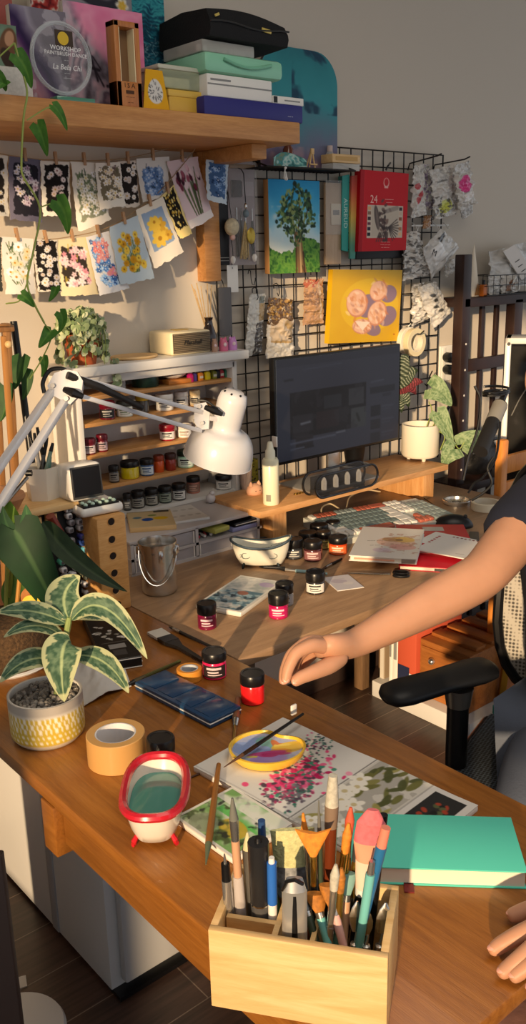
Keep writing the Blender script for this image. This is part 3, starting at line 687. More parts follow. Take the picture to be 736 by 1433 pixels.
p = nc(46, 60, '#e4e2dc'); darkblob(p, '#5f7fae', 16, .15, .8, .3, 1.15); flowers(p, 34, (.2, .32, .78, 1.1), ['#7fa4d6', '#a9c4e6', '#4f74ae'], .08, ('#dfe6f0',), 17, 5, ['#27303c'], 16)
C('white card with a round bunch of pale blue flowers, left of the tulip card', [(190, 222), (237, 219), (233, 276), (196, 284)], YC-.008, p)
p = nc(50, 85, '#e3cdd0'); random.seed(5)
for k in range(26):
    x = random.uniform(.2, .8); y = random.uniform(.25, .75); p.line(x, y, .5+(x-.5)*.45, 1.45, .02, random.choice(['#4a5a38', '#6a7448', '#39482e']))
for k in range(26): p.ell(random.uniform(.12, .88), random.uniform(.22, .78), .05, .095, random.uniform(-.3, .3), random.choice(['#5a2436', '#7d3a4c', '#e9c4cc', '#3c1a28', '#a8586a', '#f0d8da']))
p.mix((p.V > 1.48).astype(float), '#ece2de')
C('pinkish card of dark and pink tulips on long stems, tilted on the upper string', [(233, 226), (276, 219), (297, 303), (262, 322)], YC-.014, p)
p = nc(34, 62, '#c7d6e0'); darkblob(p, '#4a6a96', 18, .14, .88, .12, 1.6); flowers(p, 40, (.18, .2, .84, 1.5), ['#8fb0d9', '#aecbe8', '#5f86bd', '#2f4a74'], .085, ('#e4ecf4', '#27344a'), 19, 5)
C('small pale blue card with blue hydrangea, pegged on the shelf batten', [(288, 223), (320, 227), (315, 287), (287, 281)], YC-.006-.03, p)
# lower string
p = nc(14, 76, '#4a4c44'); darkblob(p, '#2b2c28', 31)
C('dark card cut off at the left edge on the lower string', [(-40, 330), (2, 332), (2, 408), (-40, 404)], YC-.026, p)
p = nc(46, 80, '#ebe4d8'); flowers(p, 13, (.2, .25, .85, 1.5), ['#f0ece2', '#e9dcae', '#fff'+'fff'], .13, ('#d9a82c', '#c98f24'), 21, 8, GR, 70)
C('white card with big daisies and green sprigs, first full card on the lower string', [(1, 331), (46, 334), (48, 411), (6, 410)], YC-.024, p)
p = nc(32, 76, '#d9d0c2'); darkblob(p, '#1d1a18', 22, .06, .95, .05, 2.3); flowers(p, 22, (.15, .15, .85, 2.1), ['#e9e2dc', '#cfc2bc'], .12, ('#c9a85a',), 23, 8)
C('narrow black card with small white daisies on the lower string', [(47, 335), (80, 336), (84, 408), (50, 408)], YC-.026, p)
p = nc(52, 78, '#ead9ae'); darkblob(p, '#38302a', 24, .12, .8, .2, 1.25); flowers(p, 32, (.14, .28, .8, 1.2), ['#efb9c0', '#f4d4d4', '#e89aa8', '#fbe9e6'], .1, ('#f3e0d0', '#d98a8a'), 25, 5, ['#c9b04a'], 10)
C('cream card with a pink rose bunch on the lower string', [(78, 336), (123, 331), (136, 411), (84, 414)], YC-.024, p)
p = nc(50, 84, '#e9e6e4'); flowers(p, 80, (.14, .12, .74, 1.45), ['#7fb0e6', '#a9cdf2', '#4f86cc', '#2f5a9c'], .075, ('#dfeaf6',), 27, 5, ['#27406a'], 20); flowers(p, 20, (.2, .15, .7, .75), ['#ef7f7a', '#f29a94'], .08, ('#ffd9c9',), 28, 5); flowers(p, 6, (.4, 1., .75, 1.3), ['#e98a9a'], .07, seed=29)
C('white card with bright blue and coral flowers on the lower string', [(121, 332), (153, 323), (179, 403), (136, 414)], YC-.03, p)
p = nc(60, 86, '#bccbd4'); random.seed(9)
for k in range(40): x = random.uniform(.2, .8); p.line(x, random.uniform(.4, .9), .5+(x-.5)*.3, 1.2, .015, random.choice(GR+['#8a8f5a']))
flowers(p, 26, (.16, .28, .82, 1.15), ['#e2b22e', '#eac649', '#c9901e'], .085, ('#8a5a1e', '#b98024'), 30, 8)
C('light blue card with a bunch of yellow daisies, pegged lowest on the lower string', [(153, 318), (193, 301), (215, 388), (165, 399)], YC-.034, p)
p = nc(54, 92, '#ebe2d2'); p.poly([(.12, .18), (.85, .22), (.9, 1.25), (.15, 1.3)], '#8fa6c4'); flowers(p, 7, (.28, .35, .78, 1.1), ['#eac24a', '#f0d268', '#d9a83a'], .2, ('#b5822a',), 33, 7)
C('white card with large yellow blossoms on a blue square, right of the daisy card', [(190, 294), (228, 275), (254, 353), (213, 375)], YC-.03, p)
p = nc(40, 70, '#e8d28a'); darkblob(p, '#1f1b16', 35, .1, .85, .08, 1.4); flowers(p, 40, (.18, .15, .75, 1.3), ['#d9b94a', '#e9d98a', '#b98f2e'], .05, seed=36)
C('cream-yellow card with tiny yellow flowers on black, highest on the lower string', [(224, 276), (244, 258), (266, 327), (249, 334)], YC-.026, p)
for i, a in enumerate(cards): fcard(a[0], a[1], a[2], a[3], i)
names = ['left end of the upper string', 'violet daisy card', 'black daisy card', 'white cluster card', 'cream blossom card', 'narrow large-daisy card', 'round blue bunch card', 'tulip card', 'small hydrangea card', 'cut-off dark card', 'big daisy card', 'narrow black card', 'pink rose card', 'blue and coral card', 'yellow daisy card', 'blue square card', 'cream-yellow card']
for i, a in enumerate(cards):
    (xa_, y_a), (xb_, y_b) = a[1][0], a[1][1]; P = at((xa_+xb_)/2, (y_a+y_b)/2-2, Y=a[2])
    if i == 9: continue
    peg(P+Vector((0, -.001, .002)), 'small wooden clothespin holding up the %s' % names[i].replace('left end of the', 'card at the left end of the'), 0 if i < 10 else -.12)
# ================================================================== things hung on the wire grid
YH = YG-.014
M_clear = glassmat('clear_sleeve', '#e9e7e2', .12, .03)
def xz(l, t, r, b, Y=None): return span(l, t, r, b, Y or YH)
def hookmesh(P, dz=.02):
    g = MB(); g.tube([P+Vector((0, .016, 0)), P+Vector((0, .016, .012)), P+Vector((0, .004, .016)), P+Vector((0, -.006, .010)), P+Vector((0, -.010, -dz*.4)), P+Vector((0, -.004, -dz*.7)), P+Vector((0, .001, -dz*.4))], .0015, 6); return g
def bag(name, label, cat, quad, Y, pic, bulge=.012, wr=.006, seed=0, m=None, group=None, both=True):
    A, B, Cc, Dd = [at(x, y, Y=Y) for x, y in quad]; t = E(name, label, cat, (A+B)/2, 0, group)
    n1 = pic.noise(6, seed+40, 2); n2 = pic.noise(14, seed+41, 2)
    def fn(u, v):
        i, j = min(pic.nx-1, int(u*(pic.nx-1))), min(pic.ny-1, int(v*(pic.ny-1)))
        P = A*(1-u)*(1-v)+B*u*(1-v)+Cc*u*v+Dd*(1-u)*v; s_ = math.sin(u*PI)*math.sin(v*PI*.95+.1)
        return P+Vector(((n2[j, i]-.5)*.004, -bulge*s_-wr*2*(n1[j, i]-.5), (n2[j, i]-.5)*.004)), Vector((0, -1, 0))
    painted('pouch', pic, fn, m or paintmat(.25, coat=.4), t, .003, world=True, both=both)
    return t
# clear pouch of palette knives
x0, x1, z0, z1 = xz(319, 226, 358, 371); w, h = x1-x0, z1-z0
t = E('palette_knife_pouch', 'clear hanging pouch of palette knives with black handles, left end of the grid', 'pouch', ((x0+x1)/2, YH, z1))
MB().box((0, .004, -h/2), (w, .002, h), bev=.001).build('backing_card', mat('mauve_grey_card', '#a89a9c', .6), t)
MB().box((0, -.008, -h/2), (w, .001, h)).build('sleeve', M_clear, t)
MB().box((-.2*w, -.003, -h*.26), (w*.34, .003, h*.16), bev=.001).build('photo_label', mat('dark_photo', '#35302f', .4, var=.6, scale=60), t)
MB().box((.2*w, -.003, -h*.26), (w*.4, .003, h*.14), bev=.001).build('label', mat('grey_label', '#b9aeb0', .6), t)
for k, (u, zt, ) in enumerate(((-.22, .47), (-.06, .475), (.1, .5), (.34, .48))):
    kn = MB().cyl((u*w, -.003, -h*(zt-.03)), (u*w, -.003, -h*(zt+.085)), .0022, n=8).build('palette_knife', M_chrome, t)
    MB().lathe([(0, 0), (.0035, .002), (.0048, h*.15), (.004, h*.36), (0, h*.37)], 10, M=Matrix.Rotation(PI, 3, 'X'), loc=(u*w, -.003, -h*(zt+.08))).build('handle', M_black, kn)
MB().box((0, -.006, -h*.05), (w*.9, .004, .012), bev=.002).build('hanger', mat('amber_plastic', '#8a6a44', .2), t)
x0, x1, z0, z1 = xz(302, 284, 319, 371, YH+.004)
t = E('black_flat_case', 'long flat black case hanging behind the knife pouch at the left edge of the grid', 'case', ((x0+x1)/2, YH+.004, z0))
MB().box((0, 0, (z1-z0)/2+.02), (x1-x0, .012, z1-z0+.04), bev=.003).build('body', mat('soft_black', '#151416', .5), t)
for k in (.012, .02): MB().box((0, -.0063, k), ((x1-x0)*.8, .001, .002)).build('print_line', mat('grey_line', '#8a8a88', .6), t)
# charms
P = at(341, 243, Y=YH-.03); t = E('tassel_charm', 'gold tassel charm with an oval disc hanging before the knife pouch', 'charm', P)
MB().tube([(0, .035, .02), (0, .01, .012), (0, 0, 0), (.001, 0, -.03), (.004, 0, -.075)], .0015, 6).build('cord', M_black, t)
MB().ell((.004, 0, -.085), (.005, .005, .009), nu=10, nv=6).build('clasp', M_chrome, t)
MB().ell((.004, 0, -.105), (.009, .009, .011), nu=12, nv=8).build('bead', mat('blue_grey_bead', '#6f828c', .2), t)
g = MB(); random.seed(3)
for k in range(26): a = random.random()*6.28; q = random.uniform(.3, 1); g.tube([(.0, 0, -.125), (q*.008*math.cos(a), q*.005*math.sin(a), -.155), (-.006+q*.018*math.cos(a), q*.008*math.sin(a), -.215-random.random()*.015)], .0011, 4)
g.build('tassel', mat('gold_thread', '#b7a070', .5, var=.3, scale=200), t)
MB().lathe([(0, 0), (.013, 0), (.015, .002), (.013, .004), (0, .004)], 20, M=Matrix.Rotation(PI/2, 3, 'X'), loc=(.013, -.008, -.165), sy=1.5).build('disc', mat('antique_gold', '#b59a3e', .35, .6), t)
P = at(324, 305, Y=YH-.02); t = E('pompom_charm', 'round cream woolly charm with a pink bell hanging at the left of the knife pouch', 'charm', P)
MB().tube([(0, 0, -.005), (0, .008, .04), (.002, .016, .07)], .0012, 5).build('cord', M_black, t)
g = MB().ell((0, 0, -.024), (.022, .018, .024), nu=20, nv=14)
g.build('ball', mat('cream_wool', '#cfc3a4', .95, var=.2, scale=120, bump=.9, bscale=160), t)
MB().ell((0, -.002, -.052), .008, nu=10, nv=8).build('bell', mat('pale_pink', '#d9b0a4', .4), t)
for px, py, lb in ((326, 360, 'small white crystal charm below the cream woolly charm'), (356, 357, 'small white crystal charm at the right foot of the knife pouch')):
    P = at(px, py, Y=YH-.02); t = E('crystal_charm', lb, 'charm', P)
    MB().tube([(0, .006, .05), (0, 0, .02), (0, 0, .002)], .001, 5).build('cord', M_black, t)
    MB().lathe([(0, -.02), (.006, -.015), (.0085, -.005), (.005, .002), (0, .004)], 6).build('crystal', mat('white_crystal', '#dcdad6', .2), t)
# tag, felt strip, hook
x0, x1, z0, z1 = xz(318, 371, 333, 409)
t = E('blank_tag', 'blank white paper tag hanging under the knife pouch', 'tag', ((x0+x1)/2, YH, z1))
MB().box((0, 0, (z0-z1)/2), (x1-x0, .001, z1-z0)).build('card', M_paper, t)
MB().tube([(0, -.001, -.01), (0, .004, .01), (0, .012, .014)], .0009, 5).build('string', M_black, t)
x0, x1, z0, z1 = xz(306, 402, 324, 470)
t = E('grey_strip', 'long narrow grey felt strip hanging at the left edge of the grid', 'strip', ((x0+x1)/2, YH, z1))
MB().box((0, 0, (z0-z1)/2), (x1-x0, .006, z1-z0), bev=.003).build('felt', mat('grey_felt', '#6c6a6b', .95, bump=.2), t)
MB().tube([(0, 0, -.006), (-.003, .004, .016), (-.002, .014, .024)], .0012, 5).build('loop', M_black, t)
P = at(350, 381, Y=YH); t = E('s_hook', 'empty black wire hook on the grid below the knife pouch', 'hook', P)
MB().tube([(0, .01, -.004), (0, .006, .006), (-.001, -.003, .004), (-.002, -.006, -.02), (.002, -.006, -.034), (.009, -.006, -.036), (.013, -.006, -.024), (.014, -.006, -.016)], .0013, 6).build('wire', M_blackm, t)
# tree painting
x0, x1, z0, z1 = xz(376, 252, 447, 382, YH-.02); w, h = x1-x0, z1-z0
p = Pic(w, h, 110, '#4a9ac0'); p.ramp(p.V/p.asp*.9+p.noise(3, 71)*.2, ['#1f86bd', '#2f97c8', '#5fb4d6', '#bcdbe4', '#dfe3d8', '#d0d6c4'])
p.mix(np.clip((p.noise(4, 72)-.5)*5, 0, 1)*(p.V > .35), '#e6e6dc', .8)
hill = p.V > .92+.12*np.sin(p.U*6)+p.noise(9, 73)*.12-.08; g2 = Pic(w, h, 110); g2.ramp(g2.noise(16, 74), ['#1c3a1e', '#3f7a30', '#6fa040', '#2a5a26', '#1c4020']); p.a = np.where(hill[..., None], g2.a, p.a)
gr = p.V > 1.38+p.noise(8, 75)*.16-.05; g3 = Pic(w, h, 110); g3.ramp(g3.noise(16, 76), ['#4a7a2a', '#9aa83a', '#c9c25a', '#6a9a34', '#e0cf9a']); p.a = np.where(gr[..., None], g3.a, p.a)
p.poly([(.3, 1.75), (.5, 1.5), (.6, 1.62), (.55, 1.78), (.32, 1.8)], '#e6cf9c', .9)
p.poly([(.47, .72), (.62, .7), (.66, 1.0), (.74, 1.35), (.86, 1.5), (.44, 1.53), (.55, 1.3), (.52, 1.0)], '#8a6a44'); p.line(.52, .95, .52, 1.5, .03, '#5a4228'); p.line(.64, 1.2, .78, 1.5, .03, '#5f472c'); p.line(.57, .8, .64, 1.5, .02, '#b8946a'); p.line(.6, .8, .62, 1.45, .03, '#c9a878'); p.line(.66, 1., .7, 1.42, .03, '#4a3826'); p.line(.52, .8, .4, .35, .03, '#6a5238'); p.line(.56, .8, .6, .2, .03, '#7a6040'); p.line(.57, .8, .76, .4, .025, '#6a5238')
random.seed(4)
for k in range(330):
    a = random.random()*6.28; q = random.random()**.55; p.ell(.53+.36*q*math.cos(a)*(1+.12*math.sin(5*a)), .46+.40*q*math.sin(a)*(1+.12*math.cos(4*a)), random.uniform(.014, .045), random.uniform(.012, .03), random.random()*3, random.choice(['#1f3520', '#2c4a2a', '#3d5a34', '#6f8a4a', '#18281a', '#8a9a5a']), .9)
canvas('tree_painting', 'canvas of a tall gnarled tree against a blue sky hung on the grid', 'painting', x0, x1, z0, z1, YH-.02, p, .022, edge=mat('bare_wood_edge', '#c08a52', .7))
# wooden slat in plastic
x0, x1, z0, z1 = xz(454, 256, 476, 370); w, h = x1-x0, z1-z0
t = E('wooden_slat_pack', 'pale wooden slat in a clear wrapper with a paper label, right of the tree painting', 'pack', ((x0+x1)/2, YH, z1))
MB().box((0, 0, -h/2), (w, .01, h), bev=.002).build('slat', wood('greyish_slat_wood', '#a88d70', '#b99e80', '#c6ad90', 'z'), t)
MB().box((.12*w, -.007, -h*.38), (w*.62, .002, h*.26), bev=.001).build('paper_label', mat('cream_label', '#d8ccb8', .8), t)
MB().box((.12*w, -.0085, -h*.36), (w*.4, .0006, h*.06)).build('print', mat('grey_line', '#8a8a88', .6), t)
MB().box((0, -.0095, -h*.3), (w*1.1, .0008, h*.66)).build('wrapper', M_clear, t)
# teal pad with upright lettering
def leanpad(name, label, quad, Y, col, parts=()):
    A, B, Cc, Dd = [at(x, y, Y=Y) for x, y in quad]
    t = E(name, label, 'sketch pad', (A+B)/2)
    vs = [A, B, Cc, Dd]+[q+Vector((.012, .03, 0)) for q in (A, B, Cc, Dd)]
    g = MB(); g.add(vs, [(0, 3, 2, 1), (4, 5, 6, 7), (0, 1, 5, 4), (1, 2, 6, 5), (2, 3, 7, 6), (3, 0, 4, 7)], 0, False)
    return t, g, (A, B, Cc, Dd)
t, g, q = leanpad('teal_pad', 'teal sketch pad with pale upright lettering hanging edge-on left of the red pack', [(479, 246), (489, 244), (487, 352), (478, 350)], YH-.012, 0)
g.build('cover', mat('teal_card', '#2f9a90', .55), t, True)
o = (q[0]+q[1]+q[2]+q[3])/4; inv = -Vector(t.location)
text('lettering', 'AUREUD', (q[1]-q[0]).length*.72, mat('pale_teal_print', '#bfe0d8', .6), t, frame4(o+inv+Vector((0, -.0006, 0)), (0, 0, -1), (1, 0, 0)), .0002)
P_ = [at(x, y, Y=YH-.02) for x, y in [(492, 246), (501, 245), (497, 362), (490, 362)]]
pp_ = Pic(1, 11, 8); pp_.ramp(pp_.V/pp_.asp, ['#a8493f', '#c95a48', '#d98a50', '#d8b45a', '#a8b070', '#5f9a80', '#4a8f86'])
t = E('rainbow_pad', 'slim pad with a red-to-green edge squeezed between the teal pad and the red pack', 'sketch pad', (P_[0]+P_[1])/2)
painted('cover', pp_, lambda u, v: (P_[0]*(1-u)*(1-v)+P_[1]*u*(1-v)+P_[2]*u*v+P_[3]*(1-u)*v, Vector((0, -1, 0))), paintmat(.55), t, .008, world=True, both=True)
x0, x1, z0, z1 = xz(497, 240, 564, 362, YH+.004); t = E('black_bag', 'flat black bag hanging behind the red art pack', 'bag', ((x0+x1)/2, YH+.004, z0))
MB().box((0, 0, (z1-z0)/2), (x1-x0, .012, z1-z0), bev=.004).build('body', mat('soft_black', '#151416', .5), t)
MB().box((-(x1-x0)*.43, -.008, (z1-z0)*.38), (.014, .001, (z1-z0)*.26)).build('white_slip', M_paper, t)
# red pack
Y = YH-.034; A, B, Cc, Dd = [at(x, y, Y=Y) for x, y in [(505, 237), (572, 243), (568, 350), (501, 352)]]
w = ((B-A).length+(Cc-Dd).length)/2; h = ((Dd-A).length+(Cc-B).length)/2
p = Pic(w, h, 110, '#c2141f'); a = p.asp; p.rect(0, 0, .085, 2, '#a80f1c'); p.line(.085, 0, .085, a, .006, '#e0323a')
p.ell(.53, .19*a/1.6+.02, .06, .065, 0, '#e9b0a8'); p.ell(.53, .21*a/1.6, .045, .05, 0, '#c2141f'); p.line(.5, .21, .56, .21, .02, '#e9b0a8')
y0 = .42*a; y1 = .83*a; p.rect(.16, y0, .9, y1, '#cdbfae'); p.rect(.25, y0+.015, .81, y1-.015, '#c2b5a4')
for k in range(6):
    yy = y0+.02+k*(y1-y0-.02)/6; hh = (y1-y0)/6-.03
    p.rect(.17, yy, .235, yy+hh, ['#d9a878', '#8a6a58', '#3a2a34', '#6a3a4a', '#2a2438', '#1d1a24'][k]); p.rect(.825, yy, .885, yy+hh, ['#3a3036', '#c9b09a', '#8a5a44', '#d9c0a0', '#a87a5a', '#e0b890'][k])
random.seed(8)
cy = (y0+y1)/2
for k in range(40): p.ell(.5+random.gauss(0, .05), cy+random.gauss(-.02, .11), .035, .02, random.random()*3, random.choice(['#3a2c2a', '#5a4440', '#7a6258', '#2a2020']), .85)
p.ell(.36, cy-.05, .05, .17, -.25, '#4a3e3c', .85); p.ell(.37, cy-.03, .02, .14, -.25, '#8a7a70', .6)
for k in range(9): p.line(.6, cy+.08, .62+.2*math.cos(-.6+k*.22), cy+.08+.2*math.sin(-.6+k*.22), .014, '#3a302e', .9)
for k in range(6): p.line(.42+k*.035, cy+.15, .36+k*.045, cy+.27, .02, '#4a3c38', .85)
p.line(.56, cy-.14, .78, y0+.03, .06, '#8a7f78', .7)
t = E('red_art_pack', 'bright red art set pack with a framed sketch on its front, hung on the grid', 'pack', (A+B)/2)
nrm = (Dd-A).cross(B-A).normalized()
def frd(u, v): return A*(1-u)*(1-v)+B*u*(1-v)+Cc*u*v+Dd*(1-u)*v, Vector((0, -1, 0))
painted('cover', p, frd, paintmat(.5), t, .026, back='#a80f1c', world=True)
inv = Matrix.Translation(-Vector(t.location)); pk = mat('pink_print', '#efb6ae', .6)
def onred(s_, u, v, size, al='CENTER'):
    c, _ = frd(u, v); text('lettering', s_, size, pk, t, inv @ frame4(c+Vector((0, -.0006, 0)), B-A, A-Dd), .0003, al)
onred('24', .28, .355, w*.15); onred('--------', .6, .34, w*.07); onred('--------', .6, .38, w*.05)
onred('---- --- -----', .55, .885, w*.045); onred('------ --- ----', .55, .92, w*.045); onred('--- ---- ---', .55, .955, w*.045)
MB().tube([at(540, 238, Y=Y-.002), at(543, 232, Y=Y-.004), at(546, 228, Y=YG-.004)], .003, 6).build('clip', M_black, t, True)
# yellow painting
Y = YH-.02; A, B, Cc, Dd = [at(x, y, Y=Y) for x, y in [(466, 377), (563, 378), (557, 477), (460, 481)]]
p = Pic(1, 1.03, 120, '#cf9f08'); p.mix(p.noise(4, 81), '#dcb414', .7); p.ell(.55, .5, .42, .38, 0, '#e2c028', .5)
for x, y, rx, ry, an, k in ((.66, .3, .13, .15, .2, 0), (.36, .47, .15, .2, -.1, 1), (.66, .62, .14, .18, .25, 2), (.45, .8, .14, .11, .1, 3)):
    p.ell(x+.15, y+.04, rx*.95, ry*.85, an+.4, '#7a6494', .85)
for x, y, rx, ry, an, k in ((.45, .8, .14, .11, .1, 3), (.66, .3, .125, .15, .2, 0), (.66, .62, .135, .18, .25, 2), (.36, .47, .15, .2, -.1, 1)):
    p.ell(x, y, rx, ry, an, '#c9886a'); p.ell(x-.008, y-.008, rx*.9, ry*.9, an, '#e3b294'); [p.ell(x+random.gauss(0, rx*.4), y+random.gauss(0, ry*.4), rx*.3, ry*.1, an+1+random.gauss(0, .4), random.choice(['#f3d8c4', '#d9996a', '#c97a48', '#e9bfa4', '#b07a6a']), .55) for _k in range(26)]
p.poly([(.34, .72), (.56, .74), (.46, .86)], '#efdccb', .9)
p.ell(.93, .93, .012, c='#a8501c')
t = E('yellow_painting', 'yellow canvas of four peachy eggs hung on the grid above the monitor', 'painting', (A+B)/2)
painted('painted_front', p, frd, paintmat(.45), t, .02, back='#d8a808', world=True)
# three packets on hooks left of it
p = Pic(.5, 1.6, 34, '#c9c6bd'); p.rect(.0, 0, .55, 3.2, '#d8d5cc'); p.rect(.6, .1, .95, .5, '#7d837c'); p.rect(.58, .5, 1, 1.4, '#b39a70'); p.mix((p.V > 1.5)*(p.U > .45)*(p.noise(9, 5) > .35), '#4a4644', .9); p.line(.05, 1.2, .5, 1.2, .02, '#a09c94'); p.line(.02, 1.0, .5, 1.0, .02, '#a09c94')
bag('sleeve_packet', 'clear sleeve with a grey striped card, left of the dried-flower packet', 'packet', [(350, 412), (371, 411), (366, 494), (343, 500)], YH-.006, p, .008, .004, 1)
p = Pic(.5, 1.1, 60, '#d6d0c6'); p.rect(.1, .0, .98, 1.6, '#cdb99e'); p.mix(((p.V+.25*p.U) < .95+.1*np.sin(p.U*9))*(p.noise(12, 6) > .3), '#5a4026', .95); p.mix(((p.V+.25*p.U) < .9)*(p.noise(16, 7) > .58), '#b08a4a', .9); p.ell(.75, .95, .2, .14, .4, '#a8854a', .7); p.rect(.1, 1.55, .98, 1.63, '#b89a6a'); p.mix((p.V > 1.64), '#cfccc6'); p.rect(.72, 1.35, .9, 1.42, '#5a4a3a'); p.rect(.72, 1.46, .9, 1.5, '#5a4a3a')
bag('dried_flower_packet', 'clear packet of brown dried flowers hooked above the left corner of the monitor', 'packet', [(376, 416), (409, 419), (412, 500), (373, 502)], YH-.010, p, .012, .006, 2)
p = Pic(.5, 1.1, 44, '#b98f68'); p.rect(.05, .05, .95, .42, '#c9a07a'); p.mix((p.V < .4)*(p.noise(10, 8) > .5), '#a8503c', .8); p.mix((p.V > .6)*(p.V < 1.25)*(p.noise(11, 9) > .5), '#7a5a40', .8); p.rect(.04, 1.55, .9, 1.62, '#8a6a4a'); p.line(.72, .3, .86, 1.9, .12, '#d9c9b0', .7)
bag('kraft_packet', 'kraft brown packet of craft pieces hooked left of the yellow painting', 'packet', [(426, 391), (453, 390), (452, 452), (425, 455)], YH-.006, p, .008, .004, 3)
for (px, py, lb) in ((358, 410, 'black wire hook holding the grey striped sleeve'), (388, 404, 'black wire hook holding the dried-flower packet'), (440, 385, 'black wire hook holding the kraft packet')):
    P = at(px, py, Y=YH-.004); hookmesh(Vector((0, 0, 0)), .03).thing('wire_hook', M_blackm, lb, 'hook', P)
# crumpled bags on the two pegs at the top right
def peghook(label, a, b, c, name='grid_peg', m=None):
    A = at(*a, Y=YG); d = 0
    B_ = at(*b, Y=YG-.13); Ct = at(*c, Y=YG-.145)
    g = MB().tube([A+Vector((0, .004, -.02)), A+Vector((0, -.004, 0)), B_, Ct], .0024, 6); g.thing(name, m or M_blackm, label, 'hook', A, world=True)
peghook('black peg sticking out of the top of the grid, holding the left bags', (572, 229), (612, 218), (618, 215))
peghook('black peg sticking out at the right end of the grid, holding the pink-spotted bag', (607, 231), (650, 223), (658, 219))
gr_ = '#b9b6b0'
def crum(seed, base='#c9c6c0', n=40, asp=2.2):
    p = Pic(1, asp, n, base); f = p.noise(7, seed); p.ramp(f*1.1-.05, ['#8f8c86', '#b5b2ac', '#d6d3cd', '#c3c0ba', '#e6e3de']); return p
p = crum(91); 
for x, y in ((.3, .9), (.5, 1.25), (.35, 1.5)): p.ell(x, y, .16, .14, 0, '#b5303a', .8)
bag('craft_bag', 'crumpled clear bag with red flower pieces, first on the left top peg', 'bag', [(578, 232), (592, 229), (596, 300), (576, 306)], YG-.045, p, .012, .01, 11)
p = crum(92); p.mix(p.noise(6, 93) > .55, '#8f7fa0', .8)
bag('craft_bag', 'narrow crumpled bag with violet pieces behind the red-flower bag', 'bag', [(588, 231), (601, 230), (609, 290), (592, 299)], YG-.022, p, .01, .01, 12)
p = crum(94); p.ell(.5, 1.7, .3, .3, 0, '#c9cf4a', .85); p.rect(.2, .55, .7, .62, '#6a6864', .7); p.mix((p.V > 1.2)*(p.noise(9, 95) > .6), '#55534e', .8)
bag('craft_bag', 'crumpled clear bag with a yellow-green label, middle of the top row', 'bag', [(603, 238), (629, 231), (637, 300), (609, 308)], YG-.06, p, .014, .012, 13)
p = crum(96)
bag('craft_bag', 'thin grey crumpled bag tucked between the yellow-green and pink bags', 'bag', [(626, 236), (637, 234), (643, 292), (631, 299)], YG-.035, p, .008, .01, 14)
p = crum(97); p.ell(.45, 1.0, .38, .42, 0, '#e0418f', .95); p.rect(.3, 1.5, .95, 1.85, '#ece8e4', .9)
bag('craft_bag', 'crumpled clear bag with a bright pink round spot, right end of the top row', 'bag', [(634, 232), (656, 225), (667, 284), (643, 296)], YG-.09, p, .012, .012, 15)
bag('craft_bag', 'small white bag corner showing below the pink-spotted bag', 'bag', [(642, 286), (661, 280), (663, 296), (648, 307)], YG-.05, crum(98, asp=1.0), .006, .006, 16)
# white rail and lower bags
A = at(576, 316, Y=YG-.012); B_ = at(627, 315, Y=YG-.012)
g = MB().tube([A+Vector((0, 0, 0)), A*.5+B_*.5, B_], .0032, 6)
for k in range(4): q = A+(B_-A)*(.08+.28*k); g.tube([q+Vector((0, .012, .01)), q+Vector((0, -.004, 0)), q+Vector((0, -.012, -.012)), q+Vector((0, -.02, -.004))], .002, 5)
g.thing('white_hook_rail', M_wplast, 'white hook rail on the right side of the grid holding the lower bags', 'rail', (A+B_)/2, world=True)
p = Pic(1, 1.6, 20, '#b98a58'); p.mix(p.noise(5, 9), '#8a5a34', .7)
bag('kraft_scrap', 'small orange-brown packet clipped just above the white rail', 'packet', [(594, 302), (604, 301), (602, 319), (592, 320)], YG-.018, p, .004, .003, 17)
p = crum(101); p.mix((p.noise(9, 102) > .62), '#4f4d4a', .8)
bag('craft_bag', 'crumpled silver bag, left on the white rail', 'bag', [(567, 326), (586, 321), (601, 384), (563, 393)], YG-.03, p, .014, .014, 18)
p = crum(103, asp=1.1); p.rect(.22, .25, .62, .85, '#ecebe8'); p.poly([(.6, .12), (.95, .15), (.9, .3), (.62, .3)], '#1a1a1c')
t = bag('craft_bag', 'tilted clear bag with a white label reading M, on the white rail', 'bag', [(592, 347), (619, 320), (643, 347), (604, 391)], YG-.05, p, .012, .008, 19)
c = at(608, 354, Y=YG-.074)-Vector(t.location)
text('lettering', 'M', .03, M_black, t, frame4(c, (.8, 0, -.35), (.35, 0, .8)), .0005)
bag('craft_bag', 'small crumpled bag peeping out under the bag with the M label', 'bag', [(621, 368), (641, 358), (638, 378), (624, 388)], YG-.025, crum(104, asp=1), .006, .008, 20)
p = crum(105); p.mix((p.noise(10, 106) > .66), '#6a6763', .8)
bag('craft_bag', 'crumpled pale bag behind the black-printed one, lowest of the bags', 'bag', [(577, 399), (605, 392), (611, 440), (578, 457)], YG-.022, p, .012, .012, 21)
p = crum(107, asp=1.7); 
for x, y in ((.45, .5), (.5, .75), (.42, 1.0), (.55, 1.25)): p.ell(x, y, .14, .07, .4, '#2a2927', .85)
bag('craft_bag', 'tilted pale bag with black leaf print, lowest and frontmost of the bags', 'bag', [(584, 402), (609, 393), (631, 436), (607, 460)], YG-.045, p, .012, .008, 22)
